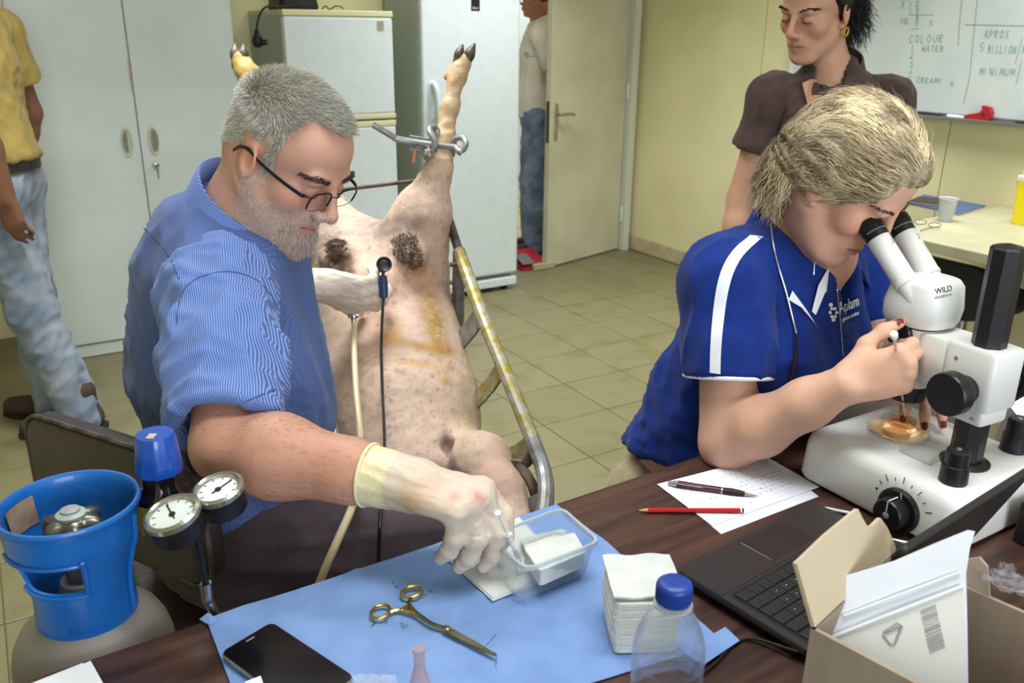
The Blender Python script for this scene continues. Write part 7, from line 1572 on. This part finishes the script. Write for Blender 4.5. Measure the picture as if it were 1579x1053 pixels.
# shoulder and folded fore leg at the lower right, neck and head hanging under the table's level
FS = [sp(690, 715, 1.96), sp(742, 712, 1.84), sp(772, 760, 1.76), sp(792, 815, 1.70)]
S.path(FS, [.085, .058, .046, .04], .03); S.path([sp(560, 730, 1.98), sp(520, 760, 1.9), sp(540, 820, 1.82)], [.085, .055, .045], .03)
NK = [E4, sp(648, 800, 1.92), sp(655, 862, 1.9)]; S.path(NK, [.14, .095, .075], .05); MZ = NK[2]+V3(.02, .02, -.13)
S.cone(NK[2], MZ, .07, .04, .03); 
for s_ in (-1, 1): S.cone(NK[2]+sside*s_*.05+V3(0, .02, -.02), NK[2]+sside*s_*.14+V3(0, .03, -.04), .022, .01, .01, flat=(sfront, .5))
# inguinal folds, udder pouches, teats
UA, UB = sp(520, 392, 2.14), sp(627, 388, 2.1)
for q in (UA, UB): S.ball(q+sfront*-.012, (.05, .045, .04), .03)
S.ball(sp(536, 394, 2.10), .013, .012); S.ball(sp(588, 440, 2.08), (.05, .05, .05), .05)
S.cone(sp(502, 372, 2.12), sp(527, 425, 2.1), .006, .006, .02, mode='sub'); S.cone(sp(690, 690, 1.86), sp(722, 735, 1.82), .012, .010, .03, mode='sub')
P, Q = S.verts(2)
P = P+normals(P, Q)*(.0016*vnoise(P, 60, 3)+.0022*wrinkle(P, sside, .1, .03, 4)*sst(-((P-E1)@sax), 0, .12))[:, None]
d_ = P-OR; zc_ = d_@FW; Pu = CX+F*(d_@RT)/zc_; Pv = CY-F*(d_@UP)/zc_; frontish = (normals(P, Q)@sfront) > -.4
c = basecol(P, (196, 170, 152), .06, 22, 5)
def tint(m, col, amt): 
    global c
    m = np.clip(m*amt, 0, 1)[:, None]; c = c*(1-m)+np.array(lin(col))*m
def pb(u, v, a, b, ang=0.):      # soft patch on her skin
    t = math.radians(ang); x = (Pu-u)*math.cos(t)+(Pv-v)*math.sin(t); y = -(Pu-u)*math.sin(t)+(Pv-v)*math.cos(t); return np.exp(-((x/a)**2+(y/b)**2))*frontish
n1 = vnoise(P, 55, 9)*.5+.5; n2 = vnoise(P, 130, 12)*.5+.5; n3 = vnoise(P, 22, 14)*.5+.5; n4 = vnoise(P, 210, 16)*.5+.5
tint(sst(560-Pu, 0, 90)*frontish*(Pv > 330), (142, 124, 108), .8); tint(pb(520, 520, 45, 90), (120, 104, 90), .45*1)
tint(pb(640, 760, 70, 50)+pb(470, 750, 30, 60), (216, 152, 150), .35); tint(pb(650, 440, 34, 60), (222, 170, 160), .5); tint(pb(580, 500, 34, 60), (206, 140, 120), .4)
tint(pb(610, 345, 60, 16)*n1, (104, 92, 88), 1.3); tint(pb(655, 470, 26, 66, -10)*(.4+.6*n2), (104, 90, 80), .85); tint(pb(500, 460, 24, 60)*(.4+.6*n1), (112, 98, 86), .8); tint(pb(575, 360, 40, 18)*(.3+.7*n2), (112, 98, 92), .8); tint(pb(560, 600, 60, 120)*sst(n1, .55, .8), (146, 118, 92), .5)
tint(pb(668, 490, 15, 62, -12)*sst(n3*.3+n4*.7, .2, .45), (150, 116, 34), 1.1); tint(pb(684, 535, 18, 9, 25)+pb(640, 532, 46, 7, 14), (152, 108, 30), .95*1); tint(pb(606, 518, 12, 18, 30)+pb(640, 560, 34, 5, 8)+pb(686, 588, 11, 5, 20), (188, 138, 56), .85); tint(pb(640, 420, 26, 20)*n1, (214, 150, 96), .9)
tint(pb(515, 396, 17, 36, -12)*sst(n4*.5+n2*.5, .25, .55), (74, 54, 40), 1.25); tint(pb(627, 386, 21, 30, 10)*sst(n4*.5+n2*.5, .25, .55), (78, 56, 40), 1.3); tint(pb(533, 393, 9, 9), (62, 54, 54), 1)
tint(sst(n2*.4+n4*.6, .70, .80)*frontish, (112, 96, 84), .7); n5 = vnoise(P, (300, 300, 120), 21)*.5+.5; tint(sst(n5, .5, .95)*frontish, (150, 128, 108), .5); tint(sst(n1*.6+n3*.4, .5, .8)*frontish, (170, 146, 126), .4)
leg = sst(300-Pv, 0, 90)*(Pv < 330); tint(leg*(.55+.45*n3), (172, 146, 92), .7); tint(leg*sst(n1, .55, .75), (206, 170, 132), .5); tint(sst(190-Pv, 0, 60)*(Pu < 430), (176, 150, 74), .75); tint(sst(105-Pv, 0, 20), (150, 128, 76), .5)
tint(pb(760, 740, 40, 60), (168, 132, 118), .75); tint(pb(722, 640, 14, 110)*.8, (176, 160, 128), .8)
tint(sst((P-E2)@-sfront, -.02, .10)*(Pv > 330), (178, 168, 132), .7)
tint(pb(692, 700, 5, 44, -8), (92, 86, 96), .55)
link('body', pmesh(P, Q, c), M('ewe_skin', (206, 178, 158), .6, vc=True, sss=.06, b=.22, bs=260), ewe, wloc(ewe))
m_hoof = M('hoof_horn', (62, 54, 48), .45, c2=(92, 80, 62), ns=60)
for (a, b, tipuv, dd, wd) in ((sp(711, 97, 2.14), None, ((713, 68), (733, 67)), 2.13, .0145), (sp(370, 94, 2.3), None, ((362, 67), (376, 68)), 2.29, .016)):
    for k, (u, v) in enumerate(tipuv):
        q = sp(u, v, dd); ax_ = nz(q-a); s0 = a+RT*(-.0125 if k == 0 else .0125)+ax_*-.012
        Hs = Skin(np.minimum(s0, q)-.04, np.maximum(s0, q)+.04, .0035); Hs.cone(s0, lerp(s0, q, .55), wd, wd*.95, .01, flat=(RT, .8)).cone(lerp(s0, q, .55), q-ax_*.004, wd*.95, .0055, .012, flat=(RT, .75))
        Pq, Qq = Hs.verts(1); link('hoof', pmesh(Pq, Qq), m_hoof, ewe, wloc(ewe), label='dark hoof claw')
# short curly wool in the inguinal pockets
for q, rr in ((UA, .04), (UB, .048)):
    m = (np.linalg.norm((P-q)-sfront*((P-q)@sfront)[:, None], axis=1) < rr) & (((P-q)@sfront) > -.02); m &= np.abs((P-q)@sside) < rr*.72
    r0, n0 = pick(P, Q, m, 900, 6); link('woolly_patch', strands(r0, nzr(n0*.5+RNG.normal(0, .5, (900, 3))), RNG.uniform(.006, .014, 900), .0006, 3, 4, bend=lambda p, d, t: d+RNG.normal(0, .35, d.shape), seed=2), M('dirty_wool', (98, 74, 54), .9, c2=(60, 44, 34), ns=80), ewe, wloc(ewe))['kind'] = 'stuff'
# ---------------------------------------------------------------- cradle
m_galv = M('galvanised_stained', (150, 150, 140), .5, .35, c2=(140, 124, 44), ns=45, nd=6, lo=.4, hi=.6, b=.1, bs=60); m_galv2 = M('galvanised', (142, 144, 148), .42, .5, c2=(120, 118, 112), ns=30, b=.06, bs=90); m_rust = M('brown_tube', (88, 76, 68), .5, .4, c2=(62, 50, 42), ns=30)
RL = [sp(708, 388, 2.16), sp(745, 490, 2.0), sp(790, 600, 1.87), sp(822, 680, 1.79), sp(838, 725, 1.75), sp(842, 760, 1.70), sp(838, 800, 1.66)]
off = sside*(-1 if sside@RT > 0 else 1)
wd_ = .46; crd = root('cradle', 'tubular metal sheep cradle with yellow stained rails and leg clamps', 'cradle', (E3[0]+.05, E3[1]+.1, 0))
lside = nz((sp(470, 430, 2.3)-RL[0])*V3(1, 1, 0))
LR = [p+lside*wd_ for p in RL]
link('rail', tube(smoothpath(RL[:4], 8), .0165, 12), m_galv, crd, label='rail stained with yellow dung'); link('rail_foot', tube(smoothpath(RL[3:], 6), .0165, 12), m_galv2, crd)
link('rail', tube(smoothpath(LR[:4], 8), .0165, 12), m_galv2, crd, label='plain grey rail'); link('rail_foot', tube(smoothpath(LR[3:], 6), .0165, 12), m_galv2, crd)
TP = sp(664, 250, 2.3)
for q, o in ((RL[0], V3(0, 0, 0)), (LR[0], lside*wd_)):
    link('extension_tube', tube([RL[0]+o-nz(TP-RL[0])*.12, TP+o], .0115, 10), m_rust, crd); link('clamp_screw', cyl(RL[0]+o+nz(RL[1]-RL[0])*.05-RT*.014, RL[0]+o+nz(RL[1]-RL[0])*.05-RT*.034, .006, 8), m_rust, crd)
TB = [sp(655, 277, 2.27), sp(540, 291, 2.36)]; link('cross_rod', tube([TB[0]+nz(TB[0]-TB[1])*.05, TB[1]-nz(TB[0]-TB[1])*.12], .0055, 8), m_rust, crd)
def strap(p, sag, w_, m_=m_galv, tl=0.):
    pts = []; q = p+lside*wd_; ax2 = nz(RL[2]-RL[0])
    for t in np.linspace(0, 1, 17): pts.append(lerp(p, q, t)-sfront*(math.sin(math.pi*t)**.8)*sag+ax2*tl*math.sin(math.pi*t))
    vs = []; fs = []
    for k, x in enumerate(pts):
        tg = nz(pts[min(k+1, 16)]-pts[max(k-1, 0)]); n = nz(np.cross(ax2, tg)); vs += [x+ax2*w_/2+n*.003, x-ax2*w_/2+n*.003, x-ax2*w_/2-n*.003, x+ax2*w_/2-n*.003]
    for k in range(16):
        for i in range(4): fs.append((k*4+i, k*4+(i+1) % 4, k*4+4+(i+1) % 4, k*4+4+i))
    fs += [(0, 3, 2, 1), (64, 65, 66, 67)]; me = mesh(vs, fs); bm = bmesh.new(); bm.from_mesh(me); bmesh.ops.recalc_face_normals(bm, faces=bm.faces); bm.to_mesh(me); bm.free(); link('support_band', me, m_, crd, smooth=50)
strap(sp(744, 478, 2.03), .2, .055, m_galv2, .06); strap(sp(775, 565, 1.92), .2, .042, m_galv, .07); strap(sp(826, 685, 1.8), .17, .06, m_galv, .02); strap(sp(838, 780, 1.7), .15, .06, m_galv2, .0)
fk_ = [sp(806, 712, 1.8), sp(800, 735, 1.79), sp(786, 722, 1.81), sp(768, 735, 1.83), sp(762, 760, 1.84)]
link('fork_bracket', tube(smoothpath([sp(822, 700, 1.79), sp(808, 716, 1.79), sp(790, 716, 1.80), sp(765, 738, 1.82)], 6), .011, 8, flat=.5), m_rust, crd); link('fork_bracket', tube(smoothpath([sp(800, 716, 1.79), sp(818, 742, 1.77), sp(828, 770, 1.76)], 6), .011, 8, flat=.5), m_rust, crd)
# floor frame
for s_, Rr in ((0, RL), (1, LR)):
    b0 = V3(*(Rr[-1][:2]), .05); b1 = V3(*(Rr[0][:2]), .05)+nz((Rr[0]-Rr[-1])*V3(1, 1, 0))*.1
    link('floor_bar', tube([b0, b1], .016, 10), m_galv2, crd); link('upright', tube([Rr[-1]+ZZ*-.0, b0], .0165, 10), m_galv2, crd); link('upright', tube([Rr[0]-ZZ*0, b1], .016, 10), m_galv2, crd)
    for b in (b0, b1): link('foot_pad', lathe(b-ZZ*.049, ZZ, [(.026, 0), (.026, .012), (.018, .035)], 14), m_blackm, crd)
link('floor_bar', tube([V3(*(RL[-1][:2]), .05), V3(*(LR[-1][:2]), .05)], .016, 10), m_galv2, crd)
# leg clamp
q0, q1, q2, q3 = sp(575, 192, 2.05), sp(612, 214, 2.08), sp(640, 219, 2.09), sp(702, 227, 2.09)
link('clamp_rod', tube(smoothpath([q0, lerp(q0, q1, .8), q1, q2, q3], 6), .0078, 10), m_galv2, crd)
link('clamp_rod', tube(smoothpath([q3, sp(712, 232, 2.09), sp(718, 222, 2.09), sp(714, 213, 2.1), sp(704, 213, 2.11), sp(698, 222, 2.12), sp(697, 240, 2.14)], 6), .0078, 10), m_galv2, crd, label='looped rod end'); link('clamp_rod', tube(smoothpath([q3, sp(708, 234, 2.08), sp(712, 236, 2.08)], 4), .0074, 10), m_galv2, crd)
link('clamp_rod', tube(smoothpath([sp(668, 234, 2.09), sp(672, 224, 2.085), sp(668, 212, 2.085), sp(663, 204, 2.09), sp(664, 197, 2.1), sp(672, 198, 2.11), sp(675, 212, 2.12), sp(674, 240, 2.16)], 6), .0078, 10), m_galv2, crd, label='looped rod end')
bq = sp(648, 223, 2.11); bx2, by2, _ = frame(-FW, RT); e_ = nz(sp(660, 226, 2.11)-sp(640, 222, 2.11))
for dv in (-.014, .017): link('clamp_plate', box(bq+UP*-dv*1.0, (.05, .004, .03), (e_, nz(np.cross(FW, e_)), FW), .001), m_galv2, crd)
link('clamp_bolt', lathe(sp(658, 236, 2.09), -FW, [(.0075, 0), (.0075, .008), (.005, .01)], 6), m_steel, crd); link('clamp_bolt', lathe(sp(663, 240, 2.085), -FW, [(.006, 0), (.006, .008), (.004, .01)], 6), m_steel, crd)
link('copper_pin', tube([sp(640, 230, 2.09), sp(638, 251, 2.085)], .0042, 8), M('copper', (170, 110, 84), .4, .7), crd)
link('clamp_post', tube([bq+FW*.01, TP], .011, 10), m_galv2, crd)
# ---------------------------------------------------------------- laparoscope, trocar and lines
LT, LB = sp(592, 408, 1.93), sp(556, 461, 2.03)
ldx = nz(LT-LB); lap = root('laparoscope', 'slender steel laparoscope with black eyepiece held in the left glove', 'instrument', LB)
link('shaft', tube([LB+(LB-LT)*.35, LT], .0036, 10), m_steel, lap)
el = nz(tocam(LT)*.9+ldx*.35); link('eyepiece', lathe(LT-el*.012, el, [(.008, 0), (.0105, .004), (.016, .009), (.0175, .016), (.016, .02), (.011, .017), (.005, .0155)], 28), m_black, lap, label='round black eyepiece'); link('collar_ring', lathe(LT-ldx*.022, ldx, [(.0055, 0), (.0075, .003), (.0075, .014), (.0055, .018)], 16), m_black, lap)
g0, g1 = sp(590, 424, 1.93), sp(592, 460, 1.93); gd_ = nz(g1-g0); link('light_connector', lathe(g0, gd_, [(.0055, 0), (.0095, .003), (.0102, .02), (.0095, .044), (.0085, .05), (.004, .053)], 18), M('navy_connector', (30, 48, 84), .35), lap, label='navy light-guide connector')
link('connector_neck', cyl(LT-UP*.012, g0, .004, 10), M('copper_red', (120, 60, 52), .4, .5), lap)
cab_pts = [g1, sp(590, 480, 1.93), sp(588, 540, 1.92), sp(590, 610, 1.86), sp(593, 680, 1.75), sp(590, 740, 1.6), sp(586, 800, 1.40), sp(584, 850, 1.42), D(582, 920, 1.5)]
tag(link('light_cable', tube(smoothpath(cab_pts, 8), .0031, 8), m_black), 'thin black cable hanging from the laparoscope down past the ewe belly', 'cable')
tr0, tr1 = sp(545, 482, 1.97), sp(547, 500, 1.96)
trc = root('trocar', 'small steel trocar valve at the top of the beige hose', 'instrument', tr1)
link('valve', lathe(tr0-UP*.004, -UP, [(.006, 0), (.009, .002), (.009, .008), (.006, .012), (.0045, .026)], 18), m_steel, trc); link('tap', cyl(tr0-RT*.012-UP*.008, tr0+RT*.012-UP*.008, .0042, 10), m_steel, trc)
for k in range(2): link('seal_ring', lathe(tr1-UP*(.004+.006*k), -UP, [(.0062, 0), (.0066, .0015), (.0062, .003)], 16), m_black, trc)
hp_ = [tr1, sp(546, 530, 1.90), sp(549, 600, 1.80), sp(555, 665, 1.70), sp(556, 720, 1.56), sp(545, 775, 1.42), sp(522, 830, 1.36), sp(498, 885, 1.36), D(470, 960, 1.42)]
tag(link('beige_hose', tube(smoothpath(hp_, 8), .0066, 10), M('beige_tubing', (204, 188, 150), .35, tr=.1)), 'beige rubber hose hanging from the trocar past the man thigh', 'hose')

# stitched seams on the man's shirt
sb_ = [BVHTree.FromPolygons([v.co+wloc(o) for v in o.data.vertices], [tuple(p.vertices) for p in o.data.polygons]) for o in (shirt, slv)]
def onsh(u, v):
    best = None
    for t_ in sb_:
        h_ = t_.ray_cast(Vector(OR), Vector(nz(ray(u, v))))
        if h_[0] is not None and (best is None or h_[3] < best): best = h_[3]
    return OR+nz(ray(u, v))*((best or 1.5)-.0005)
for nm, uv in (('sleeve_seam', [(272, 500), (276, 466), (289, 440), (317, 424), (358, 419), (399, 434), (428, 470)]), ('yoke_seam', [(222, 352), (244, 372), (262, 396), (276, 430)]), ('hem_stitch', [(306, 655), (350, 632), (395, 612), (425, 600)])):
    pts = [onsh(u, v) for u, v, in smoothpath(uv, 5)]; link(nm, tube(pts, .0009, 5), M('seam_blue', (66, 86, 138), .9), shirt, wloc(shirt))
